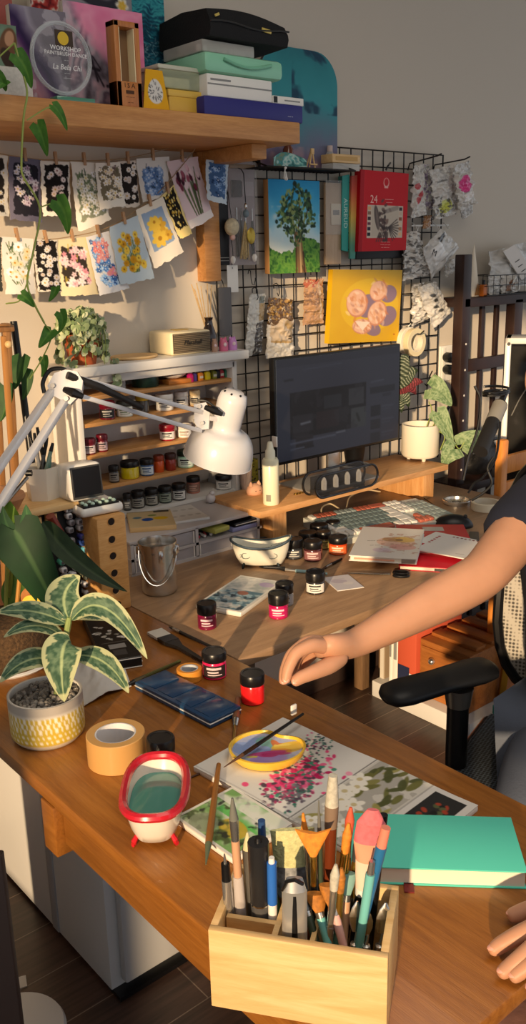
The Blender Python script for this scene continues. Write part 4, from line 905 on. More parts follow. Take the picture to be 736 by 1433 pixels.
# tape rolls on a peg
def taperoll(name, label, ctr, R, ri, wid, axis, m, mc, group=None, cat='tape'):
    t = E(name, label, cat, ctr, 0, group); M = Vector(axis).to_track_quat('Z', 'Y').to_matrix()
    MB().lathe([(ri, -wid/2), (R-.001, -wid/2), (R, -wid/2+.001), (R, wid/2-.001), (R-.001, wid/2), (ri, wid/2)], 40, M=M).build('tape', m, t)
    MB().lathe([(ri+.0002, wid/2-.0004), (ri-.0022, wid/2-.0004), (ri-.0022, -wid/2+.0004), (ri+.0002, -wid/2+.0004)], 40, M=M).build('core', mc, t)
    return t
cream = mat('cream_tape', '#ddd0ac', .5); corew = mat('cardboard_core', '#e4ddcb', .7)
c = at(580, 479, Y=YG-.075)
taperoll('tape_roll', 'cream tape roll in front on the grid peg beside the monitor', c, .047, .032, .022, (0, 1, 0), cream, corew)
taperoll('tape_roll', 'white tape roll at the back of the grid peg beside the monitor', c+Vector((.004, .034, .003)), .046, .031, .02, (0, 1, 0), mat('white_tape', '#e6e2d6', .4), corew)
MB().tube([(c.x, YG+.004, c.z+.03), (c.x, YG-.10, c.z+.0285), (c.x, YG-.115, c.z+.04)], .0022, 6).thing('grid_peg', M_blackm, 'black peg carrying the two tape rolls', 'hook', (c.x, YG, c.z+.03), world=True)
P = at(571, 459, Y=YG-.008); t = E('binder_clip', 'small black binder clip on the grid above the tape rolls', 'clip', P)
MB().prism([(-.012, -.006), (.012, -.006), (.005, .006), (-.005, .006)], -.006, .006, M=Matrix(((1, 0, 0), (0, 0, -1), (0, 1, 0)))).build('body', M_black, t)
MB().tube([(-.006, -.004, .005), (0, -.012, .016), (.006, -.004, .005)], .0009, 5).build('handle', M_steel, t)
t_ = at(596, 541, Y=YG); MB().tube([t_+Vector((0, .006, .01)), t_+Vector((0, -.006, 0)), at(602, 525, Y=YG-.06), at(605, 519, Y=YG-.07)], .0022, 6).thing('grid_peg', M_blackm, 'empty black peg low on the right side of the grid', 'hook', t_, world=True)
# socket, plugs and cable duct on the wall
x0, x1, z0, z1 = span(613, 483, 637, 532, YW)
t = E('wall_socket', 'white double socket panel on the wall right of the grid', 'socket', ((x0+x1)/2, YW, (z0+z1)/2)); w, h = x1-x0, z1-z0
MB().box((0, -.005, 0), (w, .01, h), bev=.002).build('plate', M_wplast, t)
MB().box((-w*.3, -.0105, 0), (w*.22, .002, h*.9), bev=.001).build('switch', mat('bright_plastic', '#f0eee6', .3), t)
for k, (px, py, lb) in enumerate(((627, 500, 'upper'), (627, 517, 'lower'))):
    P = at(px, py, Y=YW-.03); t = E('black_plug', 'black power plug in the %s outlet of the wall socket' % lb, 'plug', P)
    MB().lathe([(0, -.016), (.013, -.016), (.018, -.008), (.018, .012), (.012, .0165), (0, .0165)], 16, M=Matrix.Rotation(PI/2, 3, 'X')).build('plug', M_black, t)
    b2 = at(640, 512+k*14, Y=YW-.05); e_ = at(641, 545+k*3, Y=YW-.06); e2 = at(621, 582+k*4, Y=YW-.05); e3 = at(612, 640, Y=YW-.03)
    MB().tube([q-P for q in smooth([P+Vector((.01, -.008, 0)), b2, e_, e2, e3], 5)], .0032, 6).build('cable', M_black, t)
x0, x1, z0, z1 = span(637, 478, 645, 700, YW); MB().box((0, 0, 0), (x1-x0, .014, z1-z0+.1), bev=.003).thing('cable_duct', M_wplast, 'white upright cable duct on the wall beside the dark rack', 'cable duct', ((x0+x1)/2, YW-.008, (z0+z1)/2-.05))

# ================================================================== dark rack at the right
YR = 1.985; zb = at(690, 421, Y=YR).z; X0 = at(653, 430, Y=YR).x; X1 = at(721, 450, Y=YR).x
t = E('dark_rack', 'dark brown slatted rack against the wall at the right edge', 'rack', ((X0+X1+.5)/2, 2.05, 0))
ztp = at(655, 356, Y=YR).z
MB().box((X0, YR+.02, ztp/2), (.045, .04, ztp), bev=.003).build('post', W_dark, t, True)
MB().box((X1+.02, YR+.02, zb/2), (.05, .04, zb), bev=.003).build('post', W_dark, t, True)
MB().box((X0+.83, YR+.06, zb/2), (.04, .1, zb), bev=.003).build('post', W_dark, t, True)
MB().box((X0+.42, YR+.06, zb), (.86, .12, .032), bev=.003).build('shelf_board', W_dark, t, True)
MB().box((X0+.36, YR+.05, zb-.66), (.76, .14, .03), bev=.003).build('shelf_board', W_dark, t, True)
zc = at(690, 506, Y=YR+.02).z; MB().box(((X0+X1)/2+.02, YR+.02, zc), (X1-X0-.01, .02, .042), bev=.002).build('cross_bar', W_dark, t, True)
for px in (673, 693): X = at(px, 470, Y=YR+.06).x; MB().box((X, YR+.06, (zb-.1)/2+.1), (.02, .014, zb-.1), bev=.002).build('slat', W_dark, t, True)
for k in range(8): z = .55+k*.09; MB().cyl((X0+.004, YR-.0006, z), (X0+.004, YR+.001, z), .004, n=8).build('screw_cap', M_wplast, t, True)
zt = zb+.0165
P = at(664, 414, Y=YR+.05); t = E('paper_cone', 'pale cream paper cone standing on the dark rack', 'cone', (P.x, YR+.06, zt)); hh = at(668, 341, Y=YR+.06).z-zt
MB().lathe([(.034, 0), (.001, hh), (0, hh)], 28, sy=.6).build('cone', mat('cream_card', '#e9dcc6', .7), t)
MB().prism([(-.016, .004), (.016, .004), (0, .045)], 0, .002, M=Matrix(((1, 0, 0), (0, 0, -1), (0, 1, 0))), loc=(0, -.022, 0)).build('brown_triangle', mat('brown_print', '#8a6030', .6), t)
P = at(676, 414, Y=YR+.03); t = E('orange_bottle', 'small orange bottle between the cone and the wire basket', 'bottle', (P.x, YR+.03, zt))
MB().box((0, 0, .02), (.026, .02, .04), bev=.003).build('body', mat('orange_plastic', '#c06a28', .3), t); MB().cyl((0, 0, .04), (0, 0, .055), .006, n=10).build('cap', M_black, t)
xa = at(681, 400, Y=YR+.01).x; xb = xa+.30; t = E('wire_basket', 'black wire basket full of white packets on the dark rack', 'basket', ((xa+xb)/2, YR+.06, zt))
g = MB()
for zz in (.002, .035, .07): g.tube([(xa, YR+.008, zt+zz), (xb, YR+.008, zt+zz), (xb, YR+.11, zt+zz), (xa, YR+.11, zt+zz)], .0016, 5, closed=True)
for k in range(9):
    x = xa+(xb-xa)*k/8
    g.tube([(x, YR+.008, zt+.07), (x, YR+.008, zt+.002), (x, YR+.11, zt+.002), (x, YR+.11, zt+.07)], .0012, 5)
g.build('wires', M_blackm, t, True)
p = crum(111, asp=.9)
bag('white_packet', 'large crumpled white packet standing up in the wire basket', 'packet', [(686, 352), (740, 338), (742, 400), (683, 398)], YR+.07, p, .02, .014, 31)
p = crum(112, asp=1.5, n=30)
bag('white_packet', 'narrow white packet at the left end of the wire basket', 'packet', [(684, 384), (699, 385), (699, 414), (684, 414)], YR+.04, p, .008, .008, 32)
p = Pic(1, 1.6, 30, '#cfc9c0'); p.ell(.5, .8, .2, .5, .5, '#8a5a3a', .8)
bag('brown_strap', 'brown and white strap packet in the middle of the wire basket', 'packet', [(701, 386), (722, 384), (722, 414), (701, 414)], YR+.04, p, .008, .012, 33)
P0_ = at(711, 352, Y=YR+.03); A, B, Cc, Dd = [at(x, y, Y=YR+.03) for x, y in [(704, 352), (720, 342), (746, 380), (730, 392)]]
t = E('white_price_tag', 'tilted white plastic tag with three slots on top of the wire basket', 'tag', (A+B)/2)
g = MB(); g.add([A, B, Cc, Dd]+[q+Vector((0, .004, 0)) for q in (A, B, Cc, Dd)], [(0, 3, 2, 1), (4, 5, 6, 7), (0, 1, 5, 4), (1, 2, 6, 5), (2, 3, 7, 6), (3, 0, 4, 7)], 0, False); g.build('plate', mat('pale_tag', '#d9d2ca', .5), t, True)
for k in (.45, .62, .79): c = A*(1-k)+Dd*k; c2 = B*(1-k)+Cc*k; MB().tube([c*.7+c2*.3+Vector((0, -.0012, 0)), c*.35+c2*.65+Vector((0, -.0012, 0))], .0014, 5).build('slot', M_black, t, True)
MB().tube(smooth([Vector((.02*math.cos(a), -.004+.006*math.sin(a*2), .035+.026*math.sin(a))) for a in np.linspace(0, 6.1, 12)], 4), .003, 6).thing('charging_cable', M_wplast, 'coil of white cord at the front of the wire basket', 'cord', (at(727, 400, Y=YR).x, YR-.008+.03, zt))
# below the rack shelf: leaning tube, cable, white framed case
A = dp(700, 566, 2.62); B_ = dp(672, 632, 2.50); t = E('black_tube', 'thick black tube with a grey band leaning among the cables in the dark rack', 'tube', B_)
d = (A-B_)
MB().cyl(B_, A, .021, .021, 18).build('body', mat('soft_black2', '#1d1c1d', .6), t, True)
MB().cyl(B_+d*.62, B_+d*.98, .0218, .0218, 18).build('grey_band', mat('grey_band', '#8d8a83', .6), t, True)
MB().cyl(B_+d, B_+d*1.25, .012, .008, 12).build('neck', M_black, t, True)
g = []
for k in range(40): a = k*.55; c = dp(694, 556, 2.58); g.append(c+Vector((.045*math.cos(a), .03*math.sin(a), .006*math.sin(a*.3)+.0008*k)))
MB().tube(g, .004, 6).thing('cable_coil', M_black, 'flat coil of black cable hanging in the dark rack', 'cable', g[0], world=True)
random.seed(12)
for k, lb in enumerate(('black cable hanging down beside the left post of the rack', 'thin black cable looping under the grey-banded tube', 'black cable trailing over the rack foot beside the desk end')):
    a = [[(664, 540), (672, 560), (668, 600), (655, 640), (648, 672)], [(700, 590), (694, 640), (676, 668), (664, 676), (655, 690)], [(690, 640), (682, 655), (688, 676), (676, 690), (660, 700)]][k]
    pts = smooth([dp(x, y, 2.55) for x, y in a], 5); MB().tube(pts, .0035, 6).thing('black_cable', M_black, lb, 'cable', pts[0], world=True)
xa = X0+.03
t = E('black_bag', 'lumpy black bag lying on the lower board of the dark rack', 'bag', (X0+.17, YR+.05, zb-.644))
g = MB().ell((0, 0, .07), (.11, .05, .07), nu=24, nv=14); 
for q in g.v: f = 1+.12*math.sin(q.x*50)*math.cos(q.z*60+q.y*40); q.x *= f; q.y *= f
g.build('body', mat('black_nylon', '#121214', .45, bump=.5, bscale=60), t)
MB().tube([(-.1, -.05, .1), (-.05, -.085, .15), (.04, -.08, .15), (.09, -.05, .1)], .006, 6).build('strap', M_black, t)
Pc = dp(703, 560, 3.1); zt = ztop(Pc, 473); W_ = .3; YP = 0; x0 = 0
t = E('white_framed_cabinet', 'white framed case with a dark glass front at the right edge of the photo', 'cabinet', (Pc.x, Pc.y, 0), math.radians(-57))
f = MB(); fw_ = .02
for x in (x0+fw_/2, x0+W_-fw_/2): f.box((x, YP+.07, zt/2), (fw_, .14, zt), bev=.003)
f.box((x0+W_/2, YP+.07, zt-fw_/2), (W_, .14, fw_), bev=.003); f.box((x0+W_/2, YP+.07, .3), (W_, .14, .6), bev=.003)
f.build('frame', M_wplast, t)
MB().box((x0+W_/2, YP+.12, (.6+zt)/2), (W_-.04, .01, zt-.62)).build('dark_interior', mat('dark_interior', '#262422', .6), t)
MB().box((x0+W_/2, YP+.004, (.6+zt)/2), (W_-.038, .004, zt-.62)).build('glass_front', glassmat('smoked_glass', '#2a2a2a', .04, .25), t)
MB().tube(smooth([Vector((x0+.03, YP+.10, .93)), Vector((x0+.06, YP+.09, 1.0)), Vector((x0+.10, YP+.095, 1.06)), Vector((x0+.16, YP+.09, 1.12))], 5), .0022, 5).build('inner_cable', M_wplast, t)
for zz in (zt-.02,): MB().cyl((x0+.012, YP-.001, zz), (x0+.012, YP+.001, zz), .006, n=10).build('screw', M_black, t)
# orange ladder-back chair
xa = 2.375; YK_ = at(697, 650, X=xa-.017).y; zt = at(697, 616, Y=YK_).z
t = E('wooden_chair', 'orange wooden ladder-back chair beyond the end of the back desk', 'chair', (xa+.15, YK_, 0))
for x in (xa, xa+.30):
    MB().box((x, YK_, zt/2), (.034, .03, zt), bev=.008).build('back_post', W_chair, t, True)
    MB().box((x, (YK_-.34), .22), (.034, .03, .44), bev=.006).build('leg', W_chair, t, True)
for py in (648, 684): z = at(715, py, Y=YK_).z; MB().box((xa+.15, YK_, z), (.29, .018, .06), bev=.006).build('back_slat', W_chair, t, True)
MB().box((xa+.15, YK_-.17, .45), (.32, .37, .022), bev=.006).build('seat', W_chair, t, True)
# ================================================================== white shelf unit with paint jars
YU = 1.985; ZB = .838
zs_ = [at(*q, Y=YU).z for q in ((260, 658), (260, 615), (260, 573), (320, 530))]
zs_.sort(); S4, S3, S2, S1 = zs_; ZT = at(338, 490, Y=YU-.015).z
UX0 = at(112, 580, Y=YU).x; UX1 = at(331, 600, Y=YU).x
W_unit = wood('honey_shelf_wood', '#a9763f', '#c08c52', '#d0a067', 'x', rough=.5)
t = E('paint_shelf_unit', 'white wall unit with honey-wood shelves of paint jars behind the desk lamp', 'shelf unit', ((UX0+UX1)/2, 2.05, ZB))
D_ = YW-.008-YU; ym = YU+D_/2
for x in (UX0, UX1): MB().box((x, ym, (ZB+ZT-.03)/2), (.016, D_, ZT-.03-ZB), bev=.002).build('side_panel', M_white, t, True)
MB().box(((UX0+UX1)/2, YW-.012, (ZB+ZT)/2), (UX1-UX0-.016, .008, ZT-ZB-.04)).build('back_panel', M_white, t, True)
MB().box(((UX0+UX1)/2+.004, ym-.012, ZT-.012), (UX1-UX0+.06, D_+.024, .024), bev=.003).build('top_board', M_white, t, True)
MB().box(((UX0+UX1)/2, ym, ZT-.036), (UX1-UX0+.0, D_, .022), bev=.002).build('under_board', M_white, t, True)
for z in (S4, S3, S2, S1): MB().box(((UX0+UX1)/2, ym, z-.005), (UX1-UX0-.016, D_-.01, .010), bev=.001).build('shelf_board', W_unit, t, True)
MB().box(((UX0+UX1)/2, ym, ZB+.006), (UX1-UX0-.016, D_-.01, .010)).build('bottom_board', M_white, t, True)

M_gl = glassmat('jar_glass', '#e8e8e6', .05, .25)
def lidm(c): return mat('lid_'+c, '#'+c, .3)
def jar(P, r, h, lab, body='#8a1f2e', lid='141315', label=None, strip=None, grp=None, lidf=.3, face=None, clear=False):
    t = E('paint_jar', lab, 'paint jar', P, 0, grp); hb = h*(1-lidf)
    bm_ = mat('paint_'+body.strip('#'), body, .18, coat=.5)
    MB().lathe([(0, 0), (r*.9, 0), (r, .002), (r, hb-.004), (r*.9, hb), (0, hb)], 22).build('body', M_gl if clear else bm_, t)
    if clear: MB().lathe([(0, .002), (r*.92, .002), (r*.92, hb*.7), (0, hb*.7)], 20).build('paint', bm_, t)
    MB().lathe([(0, hb*.98), (r*1.0, hb*.98), (r*1.04, hb+.002), (r*1.04, h-.003), (r*.97, h), (r*.8, h), (r*.76, h-.0012), (0, h-.0012)], 24).build('lid', lidm(lid), t)
    a = math.atan2(C0.y-P.y, C0.x-P.x) if face is None else face
    if label:
        q = [(r+.0005, hb*.16), (r+.0007, hb*.16), (r+.0007, hb*.84), (r+.0005, hb*.84)]
        lb = MB().lathe(q, 14, a0=a-1.15, a1=a+1.0).build('label', mat('label_'+label.strip('#'), label, .5), t)
        sc_ = strip or ('#2a2a2c' if sum(hx(label)) > .6 else '#d9d5cc')
        g = MB()
        for z0_, z1_, b0, b1 in ((.62, .74, -.7, .55), (.44, .52, -.6, .3), (.3, .35, -.6, .6)): g.lathe([(r+.0008, hb*z0_), (r+.001, hb*z0_), (r+.001, hb*z1_), (r+.0008, hb*z1_)], 8, a0=a+b0, a1=a+b1)
        g.build('label_print', mat('print_'+sc_.strip('#'), sc_, .6), t)
    return t
def ujar(xl, xr, z, h, lab, dy=0, **k):
    r = (xr-xl)/2*2.28/F; Y = YU+.012+r+dy; zz = z; X = at((xl+xr)/2, pj((1.3, Y, z))[1], Y=Y).x
    P = at((xl+xr)/2, 600, Y=Y); 
    # X where the jar's axis shows at the wanted pixel column, at its own height
    lo, hi = .8, 2.0
    for _ in range(40):
        m_ = (lo+hi)/2
        if pj((m_, Y, z+h/2))[0] < (xl+xr)/2: lo = m_
        else: hi = m_
    return jar(Vector((m_, Y, z)), r, h, lab, **k)
s = ' on the %s shelf of the white unit'
ujar(139, 161, S2, .046, 'dark red paint jar with a black label, left on the second shelf of the unit', body='#7a1428', lid='7a1428', label='#1c1a1c')
ujar(163, 186, S2, .04, 'white jar with a green mark beside the dark red jar', body='#d9dccf', lid='3a3c36', label='#eceae2', strip='#5f7a4a')
ujar(189, 209, S2, .048, 'jar with a yellow lid behind the lamp arms', body='#4a4238', lid='c9a42c', dy=.02)
ujar(217, 243, S2, .044, 'wide white paint jar behind the lamp arms', body='#dcd9d2', lid='e4e1da', label='#e8e6e0')
ujar(243, 264, S2, .042, 'white lidded jar left of the cream jar, below the colour bottles', body='#d6d4cf', lid='dedcd8', label='#c9c7c2', dy=.018)
ujar(264, 281, S2, .042, 'cream paint jar at the right end of its shelf below the colour bottles', body='#e6cfa4', lid='e0c493', label='#efe0c0', dy=.015)
ujar(116, 134, S3, .04, 'dark red boxy jar with a white label at the left end of the third shelf', body='#6a1426', lid='5a1020', label='#d9c9cc')
ujar(135, 151, S3, .044, 'dark red jar with two pale labels, second on the third shelf', body='#7a182a', lid='6a1224', label='#cfb4ba', dy=.006)
ujar(222, 246, S3, .043, 'crimson jar with a white label in front of the lamp shade', body='#a01228', lid='8a0f22', label='#e9e4e0')
ujar(247, 269, S3, .036, 'white jar with a brown rim right of the crimson jar', body='#ddd8d0', lid='d9d4ca', label='#efece6', strip='#8a6a4a')
ujar(270, 288, S3, .04, 'pale jar half hidden behind the lamp joint', body='#cfc9c0', lid='e0dcd4', label='#e6e2da', dy=.01)
ujar(152, 167, S4, .044, 'small dark jar partly behind the retro screen, left on the fourth shelf', body='#3a3836', lid='141315', label='#8a8680')
ujar(168, 195, S4, .046, 'yellow paint jar with a black lid on the fourth shelf', body='#c9b414', lid='141315')
ujar(195, 216, S4, .044, 'blue-labelled jar with a black lid right of the yellow jar', body='#3a5a8a', lid='141315', label='#c6d2de', strip='#2a4a7a')
ujar(214, 230, S4, .046, 'orange paint jar between the blue-labelled and brick-red jars', body='#c9501c', lid='8a3418', dy=.012)
ujar(230, 247, S4, .046, 'brick red paint jar left of the mint jar', body='#8a2a1c', lid='3a1a16', dy=.006)
ujar(247, 272, S4, .048, 'mint green jar with a white label and dark lid beneath the lamp', body='#a8d4b4', lid='1c2a22', label='#d9ebdc')
ujar(273, 290, S4, .038, 'pale blue-white jar behind the edge of the lamp shade', body='#ccd0d4', lid='3a3c40', label='#e4e6e8', dy=.012)
for k, (a, b) in enumerate(((172, 184), (183, 203), (202, 222), (221, 241), (240, 261))):
    ujar(a, b, ZB+.011, .046, ['black jar half hidden by the wooden drill block, bottom shelf', 'black-lidded jar with a grey label, second from the left on the bottom shelf', 'black-lidded jar with a grey label, middle of the bottom row', 'black-lidded jar with a grey-green label, fourth on the bottom shelf', 'black-lidded jar with a white label, fifth on the bottom shelf'][k], body=['#242322', '#2a2a2a', '#2c2f2c', '#2f3a34', '#3a3c40'][k], label=['#6a6862', '#9a9890', '#a09e94', '#8f9a8c', '#d4d4d0'][k], dy=-.004*k+.012)
ujar(260, 281, ZB+.011, .047, 'salmon pink jar with a black lid at the right of the bottom row', body='#b4705c', label='#8a6a5c', strip='#c9a090', dy=.03)
ujar(300, 326, ZB+.011, .042, 'clear glass jar with a black lid standing under the lamp shade', body='#c9c9c4', clear=True, label='#d9d9d4', dy=-.004)
# top compartment
def uX(px, Y, z):
    lo, hi = .8, 2.0
    for _ in range(40):
        m_ = (lo+hi)/2
        if pj((m_, Y, z))[0] < px: lo = m_
        else: hi = m_
    return m_
P = Vector((uX(203, 2.04, S1+.02), 2.04, S1)); t = E('green_tin', 'dark green round tin in the top compartment of the white unit', 'tin', P)
MB().lathe([(0, 0), (.034, 0), (.036, .003), (.036, .026), (0, .026)], 30).build('body', mat('dark_green_tin', '#1c3a30', .3), t)
MB().lathe([(0, .026), (.037, .026), (.037, .036), (.034, .038), (0, .038)], 30).build('lid', mat('dark_green_lid', '#20443a', .3), t)
P = Vector((uX(168, 2.03, S1+.02), 2.03, S1)); jar(P, .014, .036, 'little clear glass jar left of the dark green tin', body='#8a9088', lid='8a8f92', clear=True)
P = Vector((uX(243, 2.035, S1+.02), 2.035, S1)); t = E('orange_tray', 'flat orange wooden tray under the clear plastic bag in the top compartment', 'tray', P)
MB().box((0, 0, .006), (.075, .06, .012), bev=.002).build('tray', mat('orange_wood', '#c07a34', .5), t)
g = MB().ell((0, 0, .0), (.04, .03, .018), nu=22, nv=12); random.seed(2)
for q in g.v: q.z = max(-.0175, q.z)+.0175; f = 1+.12*math.sin(q.x*160+q.y*90); q.x *= f; q.z *= f
g.thing('plastic_bag', mat('milky_plastic', '#c9c6c0', .3, bump=.6, bscale=90), 'crumpled milky plastic bag lying on the orange tray', 'bag', P+Vector((0, 0, .0122)))
P = Vector((uX(266, 2.015, S1+.02), 2.015, S1)); t = E('pink_bottle', 'magenta bottle with a white flower cap left of the colour bottles', 'bottle', P)
MB().lathe([(0, 0), (.009, 0), (.01, .002), (.01, .018), (.005, .024), (0, .024)], 14).build('body', mat('magenta', '#b81a6a', .25, coat=.4), t)
f = MB()
for k in range(5): f.ell((.007*math.cos(k*1.257), .0, .032+.007*math.sin(k*1.257)), (.005, .004, .005), nu=8, nv=6)
f.build('flower_cap', mat('pink_white', '#ecc4d4', .4), t)
for k, (px, r_, c, nm) in enumerate(((270, 0, '#4a3a8a', 'violet'), (279, 0, '#d98a2c', 'orange'), (289, 0, '#d9c820', 'yellow'), (298, 0, '#8a8a2c', 'olive'), (303, 0, '#1c1c24', 'black'), (308, 0, '#b0303a', 'red'), (315, 0, '#2f7a5a', 'green'),
    (272, 1, '#3a3f9a', 'indigo'), (281, 1, '#5a5aa8', 'lavender blue'), (288, 1, '#d4cf2a', 'lemon'), (296, 1, '#c9c43a', 'lime yellow'), (303, 1, '#2c6a7a', 'teal'), (308.5, 1, '#c93a40', 'scarlet'), (316, 1, '#1c2f5a', 'navy'), (320, 0, '#1f4a4a', 'dark teal'))):
    Y = 2.02 if r_ == 0 else 2.045; z = S1 if r_ == 0 else S1
    hgt = .022 if r_ == 0 else .044
    P = Vector((uX(px, Y, z+.02), Y, z)); t = E('colour_bottle', 'small %s paint bottle in the %s row of the top compartment' % (nm, 'front' if r_ == 0 else 'back'), 'paint bottle', P, 0, 'colour bottles in the top compartment')
    MB().box((0, 0, hgt*.45), (.015, .018, hgt*.9), bev=.002).build('body', mat('colour_'+c[1:], c, .35), t)
    MB().box((0, 0, hgt*.93), (.012, .014, hgt*.14), bev=.001).build('cap', mat('colour_'+c[1:], c, .35), t)
    MB().box((0, -.0094, hgt*.45), (.011, .0006, hgt*.3)).build('label', mat('colour_label', '#d9d6c8', .5), t) if k % 2 else None
# lower base with drawers
BX0 = at(181, 755, Y=1.80).x; BX1 = at(366, 714, Y=1.80).x; BH = ZB-ZD
M_gry = mat('light_grey_board', '#b9b5b6', .45)
t = E('desk_drawer_unit', 'low light grey drawer unit on the back desk below the paint shelves', 'drawer unit', ((BX0+BX1)/2, 1.94, ZD))
yb0, yb1 = 1.80, 2.10; yc = (yb0+yb1)/2
MB().box(((BX0+BX1)/2, yc, ZB-.005), (BX1-BX0, yb1-yb0, .010), bev=.002).build('top_board', M_gry, t, True)
MB().box(((BX0+BX1)/2, yc, ZD+.004), (BX1-BX0, yb1-yb0, .008)).build('base_board', M_gry, t, True)
MB().box(((BX0+BX1)/2, yc, ZD+.040), (BX1-BX0, yb1-yb0, .007)).build('middle_board', M_gry, t, True)
for u in (0, .48, .985): MB().box((BX0+.006+(BX1-BX0-.012)*u, yc, ZD+BH/2), (.009, yb1-yb0, BH-.012)).build('divider', M_gry, t, True)
MB().box(((BX0+BX1)/2, yb1-.004, ZD+BH/2), (BX1-BX0, .006, BH-.01)).build('back_panel', M_black, t, True)
M_dr = glassmat('drawer_plastic', '#d4d0d6', .15, .35)
for (u0, u1, z0, z1) in ((.03, .46, .006, .036), (.5, .75, .006, .036), (.76, .97, .006, .036), (.03, .46, .045, .076)):
    xa = BX0+(BX1-BX0)*u0; xb = BX0+(BX1-BX0)*u1; g = MB(); zc_ = ZD+(z0+z1)/2
    d = MB().box(((xa+xb)/2, yb0+.004, zc_), (xb-xa, .003, z1-z0), bev=.001).build('drawer', M_dr, t, True)
    for s_ in (-1, 1):
        MB().box(((xa+xb)/2+s_*(xb-xa)/2*.985, yb0+.0015, zc_), (.0025, .003, z1-z0)).build('drawer_edge', M_wplast, d).matrix_world
    MB().box(((xa+xb)/2, yb0+.08, ZD+z0+.008), ((xb-xa)*.8, .1, .01), bev=.002).build('drawer_contents', mat('drawer_jumble', '#7a7270', .6, var=.5, scale=70), d, False)
for ch in list(t.children):
    for g2 in ch.children: g2.location = -Vector(t.location)
# things in the open right compartment
cx = lambda u: BX0+(BX1-BX0)*u
MB().box((0, 0, .007), (.055, .08, .014), bev=.004).thing('yellow_green_case', mat('yellow_green', '#b4b45c', .5), 'yellow-green case sticking out of the open compartment', 'case', (cx(.66), yb0+.035, ZD+.0437+.011), .1)
MB().box((0, 0, .006), (.085, .09, .012), bev=.003).thing('lilac_box', mat('lilac_plastic', '#8f93bf', .4), 'lilac blue box in the right compartment of the drawer unit', 'box', (cx(.86), yb0+.045, ZD+.0437))
t = E('black_case', 'black case with a white rim lying on the lilac box', 'case', (cx(.87), yb0+.046, ZD+.0559))
MB().box((0, 0, .006), (.08, .09, .012), bev=.003).build('body', M_black, t); MB().box((0, -.0455, .006), (.07, .001, .002)).build('rim', M_wplast, t)
for k in range(7):
    P = Vector((cx(.5+.018*k)+.006, yb0+.02+.004*(k % 3), ZD+.048)); MB().cyl((-.004, -.006, .002), (.004, .02, .004), .004, n=8).thing('paint_tube', mat(['tube_white', 'tube_red', 'tube_black'][k % 3], ['#d4d0cc', '#b03a4a', '#1c1a1a'][k % 3], .4), ['white', 'red', 'black'][k % 3]+' paint tube in the jumble of the open compartment, '+['first', 'second', 'third', 'fourth', 'fifth', 'sixth', 'seventh'][k]+' from the left', 'paint tube', P, (k*.7) % 1.2-.6)
# on the base top: palettes, photo, small ball figure
def slabpx(name, label, cat, pts, z, th, m, bev=.001, pic=None, group=None, pm=None):
    c, w, d, r = rect(pts, z+th); t = E(name, label, cat, (c.x, c.y, z), r, group)
    MB().box((0, 0, th/2), (w, d, th), bev=bev).build('body', m, t)
    if pic is not None: pic = pic(w, d); painted('painted_top', pic, flat((-w/2+.001, d/2-.001, th+.0006), (w-.002, 0, 0), (0, -d+.002, 0)), pm or paintmat(.5), t, .0004)
    return t, w, d
def pal(w, d):
    p = Pic(w, d, 60, '#c9b48a'); p.ell(.42, .55*p.asp, .13, .12, 0, '#1f4fa0'); p.ell(.72, .5*p.asp, .17, .12, .2, '#d4b01c'); p.ell(.2, .4*p.asp, .1, .08, 0, '#5a7a8a'); p.ell(.55, .3*p.asp, .1, .07, 0, '#7a8a4a'); p.rect(0, 0, 1, .06, '#9a8a6a'); p.rect(.6, .0, .95, .16, '#4a443a'); return p
slabpx('wooden_palette', 'wooden paint palette with blue and yellow paint on the drawer unit', 'palette', [(178, 742), (238, 733), (245, 712), (182, 718)], ZB, .012, W_box, pic=pal)
def tray(w, d):
    p = Pic(w, d, 60, '#d9d7d2'); 
    for i in range(4):
        for j in range(2): p.ell(.15+.23*i, (.3+.4*j)*p.asp, .08, .07, 0, '#bcbab4'); 
    return p
slabpx('white_palette', 'white plastic palette with round wells on the drawer unit, right of the wooden palette', 'palette', [(240, 733), (290, 722), (268, 706), (226, 712)], ZB, .006, M_wplast, pic=tray)
def pola(w, d): p = Pic(w, d, 40, '#e9e7e4'); p.rect(.15, .1, .8, .85*p.asp, '#3a3434'); p.ell(.5, .45*p.asp, .15, .2, 0, '#8a7a78'); return p
slabpx('instant_photo', 'small instant photo with a white border lying on the drawer unit', 'photo', [(336, 712), (360, 706), (348, 699), (325, 704)], ZB, .0015, M_paper, 0, pola)
P, r = stand(288, 302, 706, ZB); t = E('ball_figurine', 'tiny white ball figurine on the drawer unit', 'figurine', P)
MB().ell((0, 0, r), r, nu=14, nv=10).build('body', mat('grey_white', '#c9c6ca', .4), t); MB().ell((.003, -.004, r*2.1), (r*.55, r*.55, r*.5), nu=12, nv=8).build('head', mat('grey_white', '#c9c6ca', .4), t)
P = Vector((uX(188, 2.04, ZT), 2.04, ZT)); MB().lathe([(0, 0), (.06, 0), (.066, .004), (.064, .008), (0, .006)], 36, sy=.8).thing('wooden_plate', W_box, 'round wooden plate on top of the white unit beside the speaker', 'plate', P)
Ys = 2.0; xa = uX(240, Ys, ZT+.03); xb = uX(296, Ys, ZT+.03); zt = at(268, 463, Y=Ys).z
t = E('cream_speaker', 'cream retro speaker with a brown grille on top of the white unit', 'speaker', ((xa+xb)/2, Ys+.055, ZT)); w, h = xb-xa, zt-ZT
MB().box((0, 0, h/2), (w, .11, h), bev=.008, seg=3).build('body', mat('cream_leather', '#e6d8b4', .5, bump=.15, bscale=400), t)
g = MB()
for k in range(11): g.box((0, -.0565, h*.12+k*h*.076), (w*.9, .003, h*.05), bev=.0008)
g.build('grille', mat('taupe_grille', '#7a6a52', .6), t)
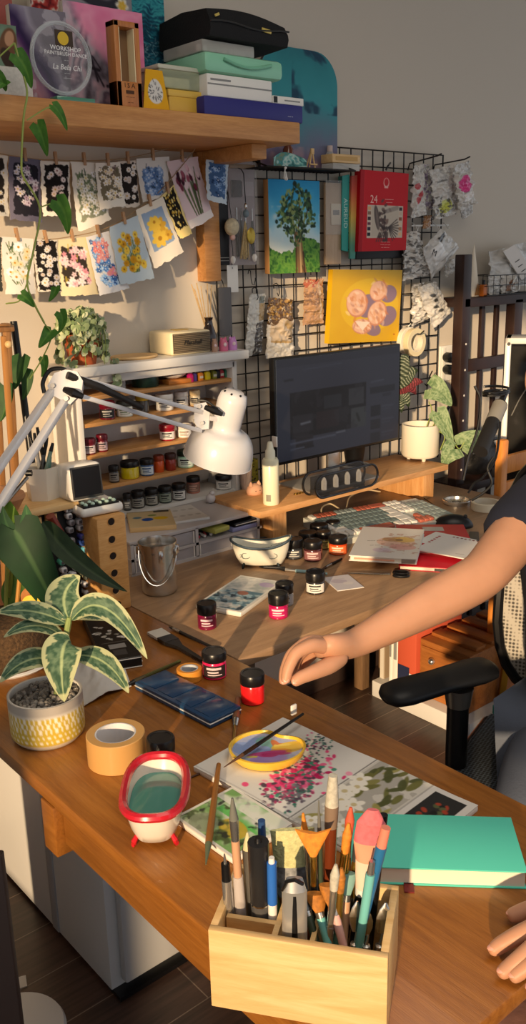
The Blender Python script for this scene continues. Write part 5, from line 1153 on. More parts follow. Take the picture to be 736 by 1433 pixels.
MB().box((0, -.0552, h*.5), (w*.92, .002, h*.84)).build('grille_back', mat('dark_taupe', '#4a3f30', .7), t)
text('lettering', 'Marshall', h*.30, mat('dark_script', '#2c2418', .4), t, frame4((0, -.0592, h*.52), (1, 0, 0), (0, 0, 1)), .0006, shear=.35, sx=.95)
MB().box((0, 0, h+.0012), (w*.3, .03, .0024), bev=.001).build('top_plate', mat('gold_plate', '#b59a5a', .4, .5), t)
Yd = 2.05; P = Vector((uX(293, Yd, ZT+.02), Yd, ZT)); hb = at(292, 444, Y=Yd).z-ZT
t = E('reed_diffuser', 'dark brown reed diffuser bottle with thin sticks behind the cream speaker', 'diffuser', P)
MB().lathe([(0, 0), (.02, 0), (.021, .004), (.021, hb*.45), (.012, hb*.75), (.010, hb*.9), (.013, hb), (.009, hb), (.008, hb*.8), (0, hb*.8)], 22).build('bottle', mat('dark_amber', '#2a1a16', .15, coat=.5), t)
for px, py in ((268, 398), (275, 396), (281, 400), (290, 396), (296, 399), (272, 404)): q = at(px, py, Y=Yd+.01)-P; MB().cyl((0, 0, hb*.3), q, .0015, n=6).build('reed', W_box, t)
def gnome(px, py0, py1, rr, c1, lb, dark=None):
    P = Vector((uX(px, 2.0, ZT), 1.995, ZT)); h = .036; t = E('figurine', lb, 'figurine', P)
    MB().lathe([(0, 0), (rr, 0), (rr*1.05, h*.3), (rr*.9, h*.7), (rr*.5, h*.95), (0, h)], 18).build('body', mat('fig_'+c1[1:], c1, .4), t)
    MB().ell((-.003, -rr*.9, h*.5), (rr*.45, rr*.25, rr*.45), nu=10, nv=8).build('face', mat('fig_pale', '#ecd0d4', .4), t)
    for s_ in (-1, 1): MB().ell((s_*rr*.6, 0, h*.92), (rr*.28, rr*.2, rr*.34), nu=8, nv=6).build('ear', mat('fig_'+c1[1:], c1, .4), t)
gnome(299, 475, 491, .0085, '#b08a74', 'tan little figurine right of the cream speaker')
gnome(311.5, 472, 490, .0125, '#d46a8a', 'pink little figurine between the tan and lilac ones')
gnome(324, 471, 488, .0125, '#c98ac9', 'lilac little figurine at the right end of the white unit')
# ================================================================== monitor stand and what stands on it
BZ = .85
t = E('monitor_stand', 'long pine monitor stand board on two legs on the back desk', 'monitor stand', (1.845, 1.87, ZD))
MB().box((1.845, 1.86, BZ-.009), (.775, .22, .018), bev=.002).build('board', W_pine, t, True)
for x in (1.54, 2.16): MB().box((x, 1.862, (ZD+BZ-.018)/2), (.05, .19, BZ-.018-ZD), bev=.002).build('leg', W_pine_z, t, True)
# monitor
YM = 1.868; A, B, Cc, Dd = [at(x, y, Y=YM) for x, y in [(377, 503), (556, 481), (563, 612), (392, 653)]]
x0, x1 = (A.x+Dd.x)/2, (B.x+Cc.x)/2; z1, z0 = (A.z+B.z)/2, (Cc.z+Dd.z)/2; w, h = x1-x0, z1-z0
t = E('monitor', 'large black computer monitor showing a dim video page, on the pine stand', 'monitor', ((x0+x1)/2, YM, BZ))
R = Matrix.Rotation(-.0, 3, 'X')
MB().box((0, .012, z0-BZ+h/2), (w, .022, h), bev=.003).build('housing', mat('monitor_black', '#0b0b0c', .4), t)
p = Pic(w, h, 150, '#2c2d36'); a = p.asp
p.rect(0, 0, 1, .045, '#26272f'); p.rect(.1, .19, .71, a*.80, '#0c0c0f'); 
for x, y, ww, hh, c in ((.36, .24, .14, .07, '#1e2024'), (.62-.06, .22, .13, .1, '#2b2b2e'), (.58, .34, .13, .12, '#313334'), (.12, .33, .15, .1, '#1d1c20'), (.30, .33, .18, .1, '#1c1416'), (.14, .45, .13, .08, '#18171b')): p.rect(x, y, x+ww, y+hh, c)
p.mix((p.U > .1)*(p.U < .71)*(p.V > .19)*(p.V < a*.8)*(p.noise(14, 5) > .6), '#232226', .5)
p.line(.18, .38, .25, .375, .012, '#55565c'); p.line(.46, .47, .53, .468, .008, '#5a5b62'); p.line(.63, .38, .65, .42, .02, '#1a1c1a')
p.rect(.74, .235, .96, .275, '#191a20'); p.line(.75, .2, .86, .195, .008, '#3c3e49')
for k in range(5): p.rect(.745, .35+.082*k, .835, .415+.082*k, ['#14151a', '#1c1d22', '#202126', '#191a1f', '#17181d'][k]); p.line(.85, .36+.082*k, .95, .36+.082*k, .007, '#3a3c46'); p.line(.85, .38+.082*k, .92, .38+.082*k, .006, '#363841')
p.line(.06, .12, .12, .118, .012, '#17181d'); p.line(.1, a*.84, .45, a*.83, .012, '#3f414c'); p.line(.1, a*.90, .2, a*.895, .01, '#3f414c'); p.rect(.22, a*.885, .28, a*.91, '#14151a'); p.line(.2, .07, .5, .06, .006, '#353742'); p.line(.86, .29, .92, .29, .02, '#20212a')
sm_ = bpy.data.materials.new('lit_screen'); sm_.use_nodes = True; nt = sm_.node_tree; b = nt.nodes['Principled BSDF']; va = nt.nodes.new('ShaderNodeVertexColor'); va.layer_name = 'paint'
nt.links.new(va.outputs['Color'], b.inputs['Emission Color']); b.inputs['Emission Strength'].default_value = .6; b.inputs['Base Color'].default_value = (.008, .008, .01, 1); b.inputs['Roughness'].default_value = .3; b.inputs['Specular IOR Level'].default_value = .25
painted('screen', p, flat((-w/2+.006, -.0012, z1-BZ-.006), (w-.012, 0, 0), (0, 0, -h+.014)), sm_, t, .0004)
MB().box((0, .035, (z0-BZ+.06)/2+.01), (.05, .012, z0-BZ+.08), bev=.003).build('neck', M_steel, t)
MB().box((-.06, -.01, .003), (.27, .15, .006), bev=.002).build('foot', mat('silver_foot', '#b9b6b0', .35, .6), t)
MB().box((-w/2-.003, .0, z0-BZ+.07), (.006, .02, .03), bev=.002).build('side_clip', M_wplast, t)
# capsule tube clock
P = at(482, 688, Z=BZ+.0068); xa = at(436, 660, Y=P.y).x; xb = at(523, 650, Y=P.y).x; L_ = xb-xa; R_ = .031
t = E('tube_clock', 'clear capsule-shaped clock with glass tubes and black ends under the monitor', 'clock', ((xa+xb)/2, P.y+.01, BZ+.0062))
cap = []
for k in range(16): a = PI/2+PI*k/15; cap.append((-(L_/2-R_)+R_*math.cos(a), R_+.004+R_*math.sin(a)))
for k in range(16): a = -PI/2+PI*k/15; cap.append(((L_/2-R_)+R_*math.cos(a), R_+.004+R_*math.sin(a)))
MX = Matrix(((1, 0, 0), (0, 0, -1), (0, 1, 0)))
MB().prism(cap, -.024, .024, M=MX).build('glass_body', glassmat('clock_glass', '#5a5a5e', .03, .06), t)
for y in (-.025, .025): MB().tube([(x, y, z) for x, z in cap], .0034, 8, closed=True).build('rim', mat('gunmetal', '#4a4a4d', .2, .9), t)
MB().box((0, .012, .012), (L_*.78, .03, .014), bev=.003).build('circuit_base', mat('dark_board2', '#1a1a1c', .4), t)
MB().box((0, .02, .036), (L_*.8, .004, .036), bev=.001).build('back_plate', mat('dark_board2', '#1a1a1c', .4), t)
for k in range(4):
    x = (-.36+.24*k)*L_*.78; MB().lathe([(0, .018), (.008, .018), (.008, .042), (.005, .05), (.002, .053), (0, .053)], 14, loc=(x, -.002, 0)).build('tube', glassmat('tube_glass', '#d9d9d9', .03, .35), t)
    MB().cyl((x, -.002, .02), (x, -.002, .044), .0025, n=8).build('filament', M_chrome, t)
for s_ in (-1, 1): MB().cyl((s_*L_*.28, 0, .003), (s_*L_*.28, 0, .007), .02, n=16).build('foot', mat('gunmetal', '#4a4a4d', .2, .9), t)
MB().box((0, 0, .0016), (.022, .012, .003), bev=.001).thing('orange_clip', mat('orange_red', '#c9502a', .4), 'small orange-red clip lying at the left foot of the tube clock', 'clip', at(440, 688, Z=BZ)+Vector((0, -.002, 0)), .3)
MB().box((0, 0, .0016), (.018, .01, .003), bev=.001).thing('orange_clip', mat('orange_red', '#c9502a', .4), 'small orange-red clip at the right end of the tube clock', 'clip', at(527, 668, Z=BZ), .2)
g = MB()
for k in range(3): g.tube([Vector((.006*math.cos(a)+.011*k, .006*math.sin(a), .0015)) for a in np.linspace(0, 2*PI, 13)[:-1]], .0011, 5, closed=True)
g.thing('gold_rings', mat('gold', '#b08a3a', .3, .9), 'little gold rings lying on the pine stand left of the clock', 'rings', at(414, 692, Z=BZ))
# spray bottle
P, r = stand(368, 391, 708, BZ); P.y = max(P.y, 1.772); h = ztop(P, 618)-BZ; hb = ztop(P, 641)-BZ
t = E('cream_bottle', 'tall cream pump bottle on the left end of the pine stand', 'bottle', P)
MB().lathe([(0, 0), (r*.95, 0), (r, .003), (r, hb-.006), (r*.85, hb), (0, hb)], 28).build('body', mat('cream_bottle', '#e6e2c4', .3), t)
MB().lathe([(0, hb), (r*.62, hb), (r*.60, hb+(h-hb)*.45), (r*.45, hb+(h-hb)*.55), (r*.33, h-.004), (r*.25, h), (0, h)], 20).build('pump_cap', mat('cream_cap', '#ecead4', .3), t)
MB().lathe([(r+.0004, .012), (r+.0006, .012), (r+.0006, .03), (r+.0004, .03)], 6, a0=-2.9, a1=-2.3).build('label', mat('grey_label2', '#8a8878', .5), t)
# figurines behind the bottle on the drawer unit
P, r = stand(343, 370, 700, ZB); t = E('cat_figurine', 'round peach cat-eared figurine on the drawer unit left of the cream bottle', 'figurine', P); r *= .95
MB().ell((0, 0, r*.82), (r, r*.8, r*.82), nu=20, nv=12).build('body', mat('peach_clay', '#e2ae8c', .6), t)
for s_ in (-1, 1): MB().lathe([(r*.28, 0), (r*.2, r*.25), (0, r*.5)], 10, loc=(s_*r*.55, -.002, r*1.42)).build('ear', mat('peach_clay', '#e2ae8c', .6), t)
for s_ in (-1, 1): MB().ell((s_*r*.3-.004, -r*.78, r*.95), .0013, nu=6, nv=4).build('eye', M_black, t)
P = Vector((P.x+.018, P.y+.06, ZB)); t = E('coral_figurine', 'pinkish grey coral-like figurine behind the peach cat figurine', 'figurine', P)
g = MB(); random.seed(6)
for k in range(9): a = random.random()*6.28; g.tube([(0, 0, 0), (.008*math.cos(a), .008*math.sin(a), .03), (.014*math.cos(a+.5), .012*math.sin(a+.5), .055+.03*random.random())], [.009, .009, .007], 8)
g.build('body', mat('coral_grey', '#a8958a', .8, bump=.6, bscale=120), t)
xa = at(336, 675, Y=2.06).x; xb = at(357, 675, Y=2.06).x
p = Pic(1, 1.6, 40, '#a89a34'); random.seed(3)
for k in range(26): p.ell(random.random(), random.random()*1.6, .05, .05, 0, random.choice(['#3a2c1c', '#c9b04a', '#6a5a24', '#4a3a4a']))
t = E('patterned_box', 'yellow-olive patterned box behind the figurines under the lamp', 'box', ((xa+xb)/2+.005, 2.066, ZB)); MB().box((0, 0, .035), (xb-xa, .03, .07), bev=.002).build('body', mat('olive_card', '#8a8030', .6), t)
painted('front', p, flat((-(xb-xa)/2, -.0158, .07), (xb-xa, 0, 0), (0, 0, -.07)), paintmat(.5), t, .0004)

# ================================================================== back desk things
def bath(label, ctr, rz, L_, W_, H, rimc, bodyc, foot, pattern, water, raise_=.35, rimw=.045):
    t = E('enamel_bath', label, 'paint water bath', ctr, rz)
    n = 40
    def ring(f, z0, zr, inset=0):
        out = []
        for i in range(n):
            a = 2*PI*i/n; c, s_ = math.cos(a), math.sin(a); e = 2/2.7
            x = (L_/2*f-inset)*math.copysign(abs(c)**e, c); y = (W_/2*f-inset)*math.copysign(abs(s_)**e, s_); out.append((x, y, z0+zr*(abs(x)/(L_/2))**2.2*(1.25 if x > 0 else 1)))
        return out
    fh = H*.14; rz_ = H*raise_
    g = MB(); outer = [ring(.62, fh, 0), ring(.72, fh+H*.05, 0), ring(.84, fh+H*.3, rz_*.2), ring(.93, fh+H*.6, rz_*.6), ring(.985, H, rz_)]
    inner = [ring(.985, H, rz_, .0022), ring(.92, fh+H*.6, rz_*.6, .0022), ring(.83, fh+H*.32, rz_*.2, .0022), ring(.7, fh+H*.1, 0, .0022)]
    g.loft(outer+inner, cap0=True, cap1=True); g.build('tub', mat('enamel_'+bodyc[1:], bodyc, .2, coat=.4, var=.03, scale=20), t)
    MB().tube(ring(1.0, H+.001, rz_), W_*rimw, 8, closed=True, caps=False).build('rim', mat('rim_'+rimc[1:], rimc, .25, coat=.4), t)
    if water:
        w = MB(); r_ = ring(.915, fh+H*.58, 0, .003); w.add(r_, [list(range(n))], 0, False); w.build('water', mat('water_'+water[1:], water, .12, coat=.5), t)
    for sx in (-1, 1):
        for sy in (-1, 1): MB().tube([(sx*L_*.27, sy*W_*.27, fh*1.9), (sx*L_*.295, sy*W_*.33, fh*.9), (sx*L_*.29, sy*W_*.33, fh*.3), (sx*L_*.30, sy*W_*.35, 0.003)], [W_*.035, W_*.05, W_*.035, W_*.045], 8).build('foot', mat('foot_'+foot[1:], foot, .3), t)
    if pattern:
        for sy in (-1, 1):
            for x in (-.24, .2):
                g = MB(); yy = lambda xx: sy*(W_/2*.895)+sy*.0006
                pts = [(L_*(x+.075*math.cos(a)*(1.5 if math.cos(a) < 0 else 1)), H*.52+fh+H*.13*math.sin(a)*(1 if math.cos(a) > -.6 else -.6)) for a in np.linspace(-2.6, 2.6, 18)]
                g.tube([(px_, yy(px_)*(.88+.1*((pz-fh)/H)), pz) for px_, pz in pts], .0009, 5)
                g.build('fish_drawing', mat('fish_line', pattern, .5), t)
    return t
a = at(322, 795, Z=ZD); b_ = at(410, 795, Z=ZD); c, r = stand(322, 412, 803, ZD); P = at(366, 797, Z=ZD); P = P+Vector((HF.x, HF.y, 0))*.03
BD = P
bath('white enamel bath with navy rim and fish drawings on the back desk', P, math.radians(-44), .15, .075, .054, '#33434d', '#e2e0d2', '#26302f', '#5a6a66', None, .3)
# steel bucket
P, r = stand(200, 249, 836, ZD); H = ztop(P, 757)-ZD; R_ = r*1.02
t = E('steel_bucket', 'small stainless steel bucket with a wire handle on the back desk', 'bucket', P)
MB().lathe([(0, .0005), (R_*.9, .0005), (R_*.98, .004), (R_, .012), (R_*.97, H*.5), (R_*.99, H*.86), (R_*1.08, H*.93), (R_*1.1, H), (R_*1.06, H), (R_*1.0, H*.9), (R_*.94, H*.5), (R_*.94, .012), (0, .008)], 36).build('body', M_steel, t)
q = []
for k in range(17): a = PI*k/16; q.append((R_*1.12*math.cos(a)*.95, -R_*1.15*math.sin(a)-.004, H*.84-H*.58*math.sin(a)))
M_ = rotz(math.radians(-40)); MB().tube([M_ @ Vector(v) for v in q], .0017, 6).build('handle', M_chrome, t)
for s_ in (-1, 1): MB().box(M_ @ Vector((s_*R_*1.08, 0, H*.84)), (.01, .012, .02), M=M_, bev=.002).build('ear', M_chrome, t)
for a in (-2.0, -.9): MB().box((R_*1.05*math.cos(a), R_*1.05*math.sin(a), H*.78), (.006, .01, .026), M=rotz(a), bev=.002).build('clasp', M_chrome, t)
# porcelain mixing tray
def mixtray(w, d):
    p = Pic(w, d, 90, '#d0d2cc'); a = p.asp; f = p.noise(5, 121); p.ramp(f*1.1-.05, ['#8f9a98', '#c4c9c4', '#dcdad4', '#a9b4b4', '#d0d0c8'])
    p.mix((p.V > a*.42)*np.clip((p.noise(5, 122)-.35)*6, 0, 1), '#3f6f86', .85); p.mix((p.V > a*.5)*np.clip((p.noise(8, 123)-.55)*8, 0, 1), '#a9c4cc', .9); p.mix((p.V > a*.55)*np.clip((p.noise(9, 124)-.6)*8, 0, 1), '#1f3a4a', .9)
    p.ell(.55, a*.5, .13, .1, .3, '#a8573c', .8); p.ell(.78, a*.17, .17, .12, .2, '#a995c4', .85)
    for x0_, y0_, x1_, y1_ in ((0, 0, 1, .05), (0, a-.05, 1, a), (0, 0, .05, a), (.95, 0, 1, a)): p.rect(x0_, y0_, x1_, y1_, '#e4e2da')
    return p
slabpx('mixing_tray', 'white rectangular mixing tray smeared with blue and violet paint on the back desk', 'palette', [(287, 843), (343, 863), (385, 813), (330, 804)], ZD, .012, mat('porcelain', '#e4e2da', .2, coat=.4), .004, mixtray, pm=paintmat(.3, coat=.3))
def djar(xl, xr, yb, yt, lab, **k):
    P, r = stand(xl, xr, yb, ZD); return jar(P, r, ztop(P, yt+2)-ZD, lab, **k)
djar(277, 304, 883, 841, 'deep magenta paint jar at the left front corner of the mixing tray', body='#7a0f3a', label='#6a0d32', strip='#e9c9d4', lidf=.4)
djar(376, 404, 868, 827, 'bright magenta paint jar right of the mixing tray', body='#b80f55', label='#c01a60', strip='#f0d0dc', lidf=.42)
djar(386, 411, 850, 813, 'clear jar with a black lid just behind the bright magenta jar', body='#8a8c92', clear=True, label='#9a9ca4', lidf=.42)
djar(428, 455, 833, 797, 'black-capped dark jar with a white label, alone beside the translucent card', body='#2a2a2e', label='#e6e4e0', lidf=.4)
djar(425, 451, 787, 754, 'dark red-brown jar at the front of the black-lidded cluster', body='#4a1f22', label='#8a5a5c', strip='#d9c0c0', lidf=.36)
djar(460, 486, 778, 748, 'orange paint jar at the right of the black-lidded cluster', body='#d9481a', label='#e2703c', strip='#f4d0b8', lidf=.36)
djar(399, 424, 784, 751, 'black jar at the left of the cluster, next to the fish bath', body='#26282c', label='#4a4c52', lidf=.4)
djar(443, 463, 770, 741, 'olive-labelled jar between the red-brown and orange jars', body='#5a5030', label='#a89a5c', strip='#4a4424', lidf=.36)
djar(418, 444, 768, 742, 'squat black jar in the middle of the cluster', body='#1c1e1c', label='#3a3c38', lidf=.45)
djar(434, 459, 755, 731, 'brown-black jar at the back of the cluster', body='#2c2420', lidf=.5)
djar(456, 476, 748, 727, 'black jar with a grey disc on its lid, back right of the cluster', body='#3a3424', label='#8a7a3c', strip='#3a3424', lidf=.5)
djar(358, 380, 762, 752, 'low dark lid of a jar behind the fish bath', body='#4a4c4c', lid='2a2c2c', lidf=.5)
# brushes and papers on the back desk
def lie(P0, P1, r0, z, parts, name, label, cat='brush'):
    "a long thing lying from pixel P0 (tail) to P1 (tip): parts = [(u0, u1, radius0, radius1, material, name)]"
    A = at(*P0, Z=z+r0); B = at(*P1, Z=z+r0); t = E(name, label, cat, A)
    for u0, u1, ra, rb, m_, nm in parts: MB().cyl((B-A)*u0, (B-A)*u1, ra, rb, 12).build(nm, m_, t)
    return t
lie((399, 795), (362, 793), .004, ZD, [(0, .8, .004, .004, M_black, 'barrel'), (.8, 1, .004, .001, M_black, 'tip')], 'black_pen', 'black pen lying beside the fish bath on the back desk', 'pen')
tealm = mat('pale_teal_lacquer', '#8fb0b4', .3)
lie((458, 803), (385, 796), .004, ZD, [(0, .6, .003, .0045, tealm, 'handle'), (.6, .8, .004, .004, M_steel, 'ferrule'), (.8, 1, .004, .001, M_black, 'bristles')], 'paint_brush', 'pale teal handled brush lying in front of the cluster of jars')
lie((478, 782), (448, 798), .004, ZD, [(0, .5, .003, .0042, M_black, 'handle'), (.5, .75, .004, .0035, M_chrome, 'ferrule'), (.75, 1, .0035, .0008, mat('bristle_brown', '#4a3426', .8), 'bristles')], 'paint_brush', 'black handled brush pointing at the lone jar on the back desk')
def tcard(w, d): p = Pic(w, d, 50, '#cfc9cc'); p.ell(.4, .4*p.asp, .3, .2, .3, '#b0a4b4', .6); p.ell(.65, .6*p.asp, .2, .15, 0, '#dcd4d0', .8); p.line(.1, .3, .7, .35, .02, '#8a8490', .6); return p
slabpx('translucent_card', 'pale translucent card lying right of the black-capped jar', 'card', [(472, 828), (508, 821), (488, 804), (452, 808)], ZD, .001, M_paper, 0, tcard)
# scissors
A = at(478, 802, Z=ZD+.003); B_ = at(546, 803, Z=ZD+.003); t = E('scissors', 'scissors with black handles lying open on the back desk edge', 'scissors', B_)
d = (A-B_); n_ = Vector((-d.y, d.x, 0)).normalized()
for s_ in (-1, 1):
    g = MB(); g.tube([Vector((0, 0, .001*s_)), d*.5+n_*s_*.001+Vector((0, 0, .001*s_)), d+Vector((0, 0, .001*s_))], [.0045, .0036, .0006], 6, flat=.3); g.build('blade', M_chrome, t)
    c = -d.normalized()*.026+n_*s_*.011
    MB().tube([c-d.normalized()*.018*math.cos(a)+n_*.0095*math.sin(a) for a in np.linspace(0, 2*PI, 17)[:-1]], .0032, 7, closed=True).build('handle', M_black, t)
# books and papers
def cover(w, d):
    p = Pic(w, d, 110, '#ddd8d2'); a = p.asp; p.ell(.62, a*.5, .3, .25, .1, '#e0b4a0', .8); p.ell(.72, a*.4, .18, .14, .1, '#d9b050', .85); p.ell(.52, a*.42, .13, .1, .2, '#b08a5a', .8); p.ell(.75, a*.65, .2, .14, 0, '#d99a94', .8); p.ell(.66, a*.42, .06, .06, 0, '#7a5a3a', .8); p.mix((p.noise(14, 131) > .62)*(p.U > .4)*(p.V > a*.2)*(p.V < a*.85), '#a9705c', .5); p.ell(.45, a*.78, .14, .1, 0, '#c9b4c4', .7); return p
def bookpx(name, label, pts, z, th, cm, pic=None, spine=None, page=True, group=None):
    c, w, d, r = rect(pts, z+th); t = E(name, label, 'book', (c.x, c.y, z), r, group)
    MB().box((0, 0, .001), (w, d, .002), bev=.0006).build('back_cover', cm, t); MB().box((0, 0, th-.001), (w, d, .002), bev=.0006).build('front_cover', cm, t)
    MB().box((.001, .0, th/2), (w-.006, d-.005, th-.004)).build('pages', mat('page_edges', '#e6dfcf', .8), t)
    if pic: p = pic(w, d); painted('cover_picture', p, flat((-w/2+.0005, d/2-.0005, th+.0005), (w-.001, 0, 0), (0, -d+.001, 0)), paintmat(.35), t, .0004)
    return t, w, d
redc = mat('red_book_cloth', '#c21a2c', .45)
t, w, d = bookpx('red_notebook', 'wide red notebook at the bottom of the pile on the back desk', [(557, 791), (652, 797), (660, 756), (572, 752)], ZD, .012, redc)
MB().box((.03, -d/2-.0006, .006), (.05, .001, .006)).build('dark_band', M_black, t)
t, w, d = bookpx('red_book', 'red book lying under the white papers, back part showing', [(556, 772), (656, 766), (655, 733), (561, 735)], ZD+.0122, .012, redc)
MB().box((.005, d*.30, .0125), (w*.3, d*.16, .0008)).build('grey_label', mat('grey_label3', '#b9b4ac', .5), t)
t, w, d = bookpx('picture_book', 'white book with a warm flowery cover on top of the pile beside the keyboard', [(475, 777), (567, 780), (608, 738), (519, 742)], ZD+.0244, .014, mat('white_cover', '#e2ded8', .4), cover)
dkp = mat('grey_print', '#6a625c', .6)
for s_, u, v, sz in (('----- ------', -.18, .02, .013), ('--- ----', -.18, -.14, .010)): text('lettering', s_, sz, dkp, t, frame4((w*u, d*v, .0149), (1, .25, 0), (-.25, 1, 0)), .0002)
MB().box((-.02, -d/2-.0006, .007), (w*.6, .0008, .004)).build('spine_print', mat('peach_print', '#d99a80', .6), t)
MB().box((w*.38, -d/2-.0006, .007), (w*.2, .0008, .011)).build('spine_block', mat('grey_block', '#8a7c74', .6), t)
def pad(w, d): 
    p = Pic(w, d, 70, '#e4e0dc')
    for k in range(9): p.rect(.25+.08*k, 0, .29+.08*k, .05, '#7a1c24')
    for k in range(5): p.rect(0, .1+.1*k, .05, .15+.1*k, '#a82a34')
    p.line(.72, p.asp*.85, .86, p.asp*.82, .012, '#8a8480'); return p
slabpx('white_notepaper', 'white note sheet with red edge marks lying on the red book', 'paper', [(588, 770), (657, 783), (679, 763), (615, 744)], ZD+.0246, .002, M_paper, 0, pad)
slabpx('envelope', 'white envelope sticking out beneath the note sheet', 'paper', [(590, 757), (640, 772), (660, 756), (608, 742)], ZD+.0243, .0002, M_paper, 0)
slabpx('grey_case', 'small dark grey case beside the red book near the mouse', 'case', [(657, 764), (671, 764), (670, 744), (657, 743)], ZD, .008, mat('dark_grey_case', '#4a4844', .5), .002)
# mouse, coaster, tape
c, r = stand(612, 656, 743, ZD); t = E('mouse', 'black computer mouse behind the red book', 'mouse', c, math.radians(-50))
g = MB().ell((0, 0, 0), (.055, .031, .034), nu=24, nv=14)
for q in g.v: q.z = max(q.z, -.002)+.002
g.build('body', mat('mouse_black', '#161618', .35), t)
MB().cyl((.032, -.004, .03), (.032, .004, .03), .006, n=12).build('wheel', mat('mouse_grey', '#3a3a3c', .4), t)
pts = smooth([c+Vector((-.02, .05, .012)), at(612, 716, Z=ZD+.004), at(606, 706, Z=ZD+.004), at(580, 690, Z=ZD+.004), at(552, 683, Z=ZD+.004)], 6)
MB().tube([q-c for q in pts], .0018, 6).build('cable', M_black, t)
for ch in t.children:
    if ch.name.startswith('cable'): ch.rotation_euler = (0, 0, math.radians(50))
P = at(639, 704, Z=ZD); t = E('metal_coaster', 'round metal tin lid lying left of the white tape', 'tin lid', P)
MB().lathe([(0, .002), (.030, .002), (.034, .004), (.036, .012), (.042, .013), (.044, .011), (.043, 0), (0, 0)], 40).build('body', M_steel, t)
MB().lathe([(0, .0022), (.014, .0022), (.015, .0035), (0, .0035)], 24).build('centre', mat('dark_centre', '#3a3630', .4), t)
P = at(680, 707, Z=ZD+.012); taperoll('tape_roll', 'wide white masking tape roll at the far right of the back desk', P, .044, .036, .024, (0, 0, 1), mat('white_masking_tape', '#ece4cc', .6), corew)
# keyboard
c, w, d, r = rect([(487, 757), (612, 718), (578, 691), (447, 731)], ZD+.024); t = E('keyboard', 'grey, green and red mechanical keyboard in front of the monitor stand', 'keyboard', (c.x, c.y, ZD), r)
g = MB(); g.add([(-w/2, -d/2, 0), (w/2, -d/2, 0), (w/2, d/2, 0), (-w/2, d/2, 0), (-w/2, -d/2, .016), (w/2, -d/2, .016), (w/2, d/2, .026), (-w/2, d/2, .026)], [(3, 2, 1, 0), (4, 5, 6, 7), (0, 1, 5, 4), (1, 2, 6, 5), (2, 3, 7, 6), (3, 0, 4, 7)], 0, False)
g.build('case', mat('grey_green_case', '#c9ccc4', .4), t)
kc = {'g': mat('grey_green_key', '#8e9a99', .5), 'd': mat('dark_green_key', '#6f7f7f', .5), 'w': mat('white_key', '#dcdad4', .5), 'r': mat('brick_red_key', '#b0604c', .5)}
layout = [(['w']+['r']*4+['g']*4+['r']*4, 'www', ''), (['d']*13+['w'], 'www', 'gggg'), (['w']+['d']*12+['w'], 'www', 'gggg'), (['w']+['d']*11+['w'], '', 'gggg'), (['w']+['d']*10+['w'], 'r', 'gggg'), (['w']*3+['S']+['w']*3, 'rrr', 'gggg')]
uu = (w-.016)/22.5; vv = (d-.014)/6.3; nk = 0
slope = math.atan2(.010, d)
MS = Matrix.Rotation(slope, 3, 'X')
keys = {k: [] for k in kc}
for ri, (main, nav, pad_) in enumerate(layout):
    y = d/2-.007-vv*(ri+.5)-(.2*vv if ri else 0); zt = .016+(y+d/2)/d*.010
    def key(x0, wd, k):
        MB_ = MB().box((x0+wd*uu/2, y, zt+.0045), (wd*uu-.0016, vv-.0016, .009), M=MS, bev=.002, seg=1); keys[k].append(MB_)
    x = -w/2+.008; n_ = len(main); tot = 15
    if 'S' in main:
        for k, wd in zip(main, (1.25, 1.25, 1.25, 6.25, 1.25, 1.25, 1.25)): key(x, wd, 'r' if k == 'S' else k); x += wd*uu*15/13.75
    else:
        ex = tot-n_; 
        for i, k in enumerate(main):
            wd = 1+(ex if i == n_-1 else 0) if n_ >= 13 else 1+(ex*.5 if i in (0, n_-1) else 0); key(x, wd, k); x += wd*uu
    x = -w/2+.008+15.3*uu
    for i, k in enumerate(nav): key(x+(i+(1 if len(nav) == 1 else 0))*uu, 1, k)
    x = -w/2+.008+18.5*uu
    for i, k in enumerate(pad_): key(x+i*uu, 1, k)
kn = 0
for k, lst in keys.items():
    for mb_ in lst:
        kn += 1; mb_.build('key', kc[k], t)
pts = smooth([at(453, 728, Z=ZD+.01), at(450, 712, Z=ZD+.03), at(462, 705, Z=ZD+.028), at(482, 714, Z=ZD+.02), at(490, 695, Z=ZD+.03), at(512, 686, Z=ZD+.02), at(532, 688, Z=ZD+.006)], 6)
MB().tube(pts, .0024, 7).thing('beige_cable', mat('beige_cable', '#cbb896', .6), 'beige cable looping behind the keyboard', 'cable', pts[0], world=True)
# ================================================================== left corner: plants, lamp, markers
def bez(a, b, c, s): return a*(1-s)**2+b*2*s*(1-s)+c*s*s
def leaf(par, B, Mi, T, wd, nrm, pic, prof='oval', fold=.18, name='leaf', wave=0, mt=None, twist=0):
    "leaf blade from base B over control Mi to tip T; world points; pic painted across (u) and along (v)"
    B, Mi, T = Vector(B), Vector(Mi), Vector(T); nrm = Vector(nrm).normalized()
    def W(s):
        if prof == 'oval': return math.sin(PI*min(1, s)**.8)**.75 if 0 < s < 1 else 0
        if prof == 'heart': return (max(0, 1-s)**.62)*min(1, (s/.10+.25)) if s < 1 else 0
        if prof == 'long': return math.sin(PI*s**.6)**.8 if 0 < s < 1 else 0
    def fn(u, v):
        c = bez(B, Mi, T, v); d = (bez(B, Mi, T, min(1, v+.02))-bez(B, Mi, T, max(0, v-.02))).normalized()
        n = (nrm-d*nrm.dot(d)).normalized(); n = Matrix.Rotation(twist*v, 3, d) @ n if twist else n
        sd = d.cross(n); x = (u-.5)*2; w_ = W(v)*wd/2+.0003; lobe = d*(-.22*wd*(abs(x)**1.3)*max(0, 1-v*4)) if prof == 'heart' else Vector((0, 0, 0))
        return c+sd*x*w_+n*(fold*w_*(abs(x)-.3)+wave*wd*math.sin(v*14)*x*x)+lobe, n
    return painted(name, pic, fn, mt or paintmat(.55), par, .0006, world=True, both=True)
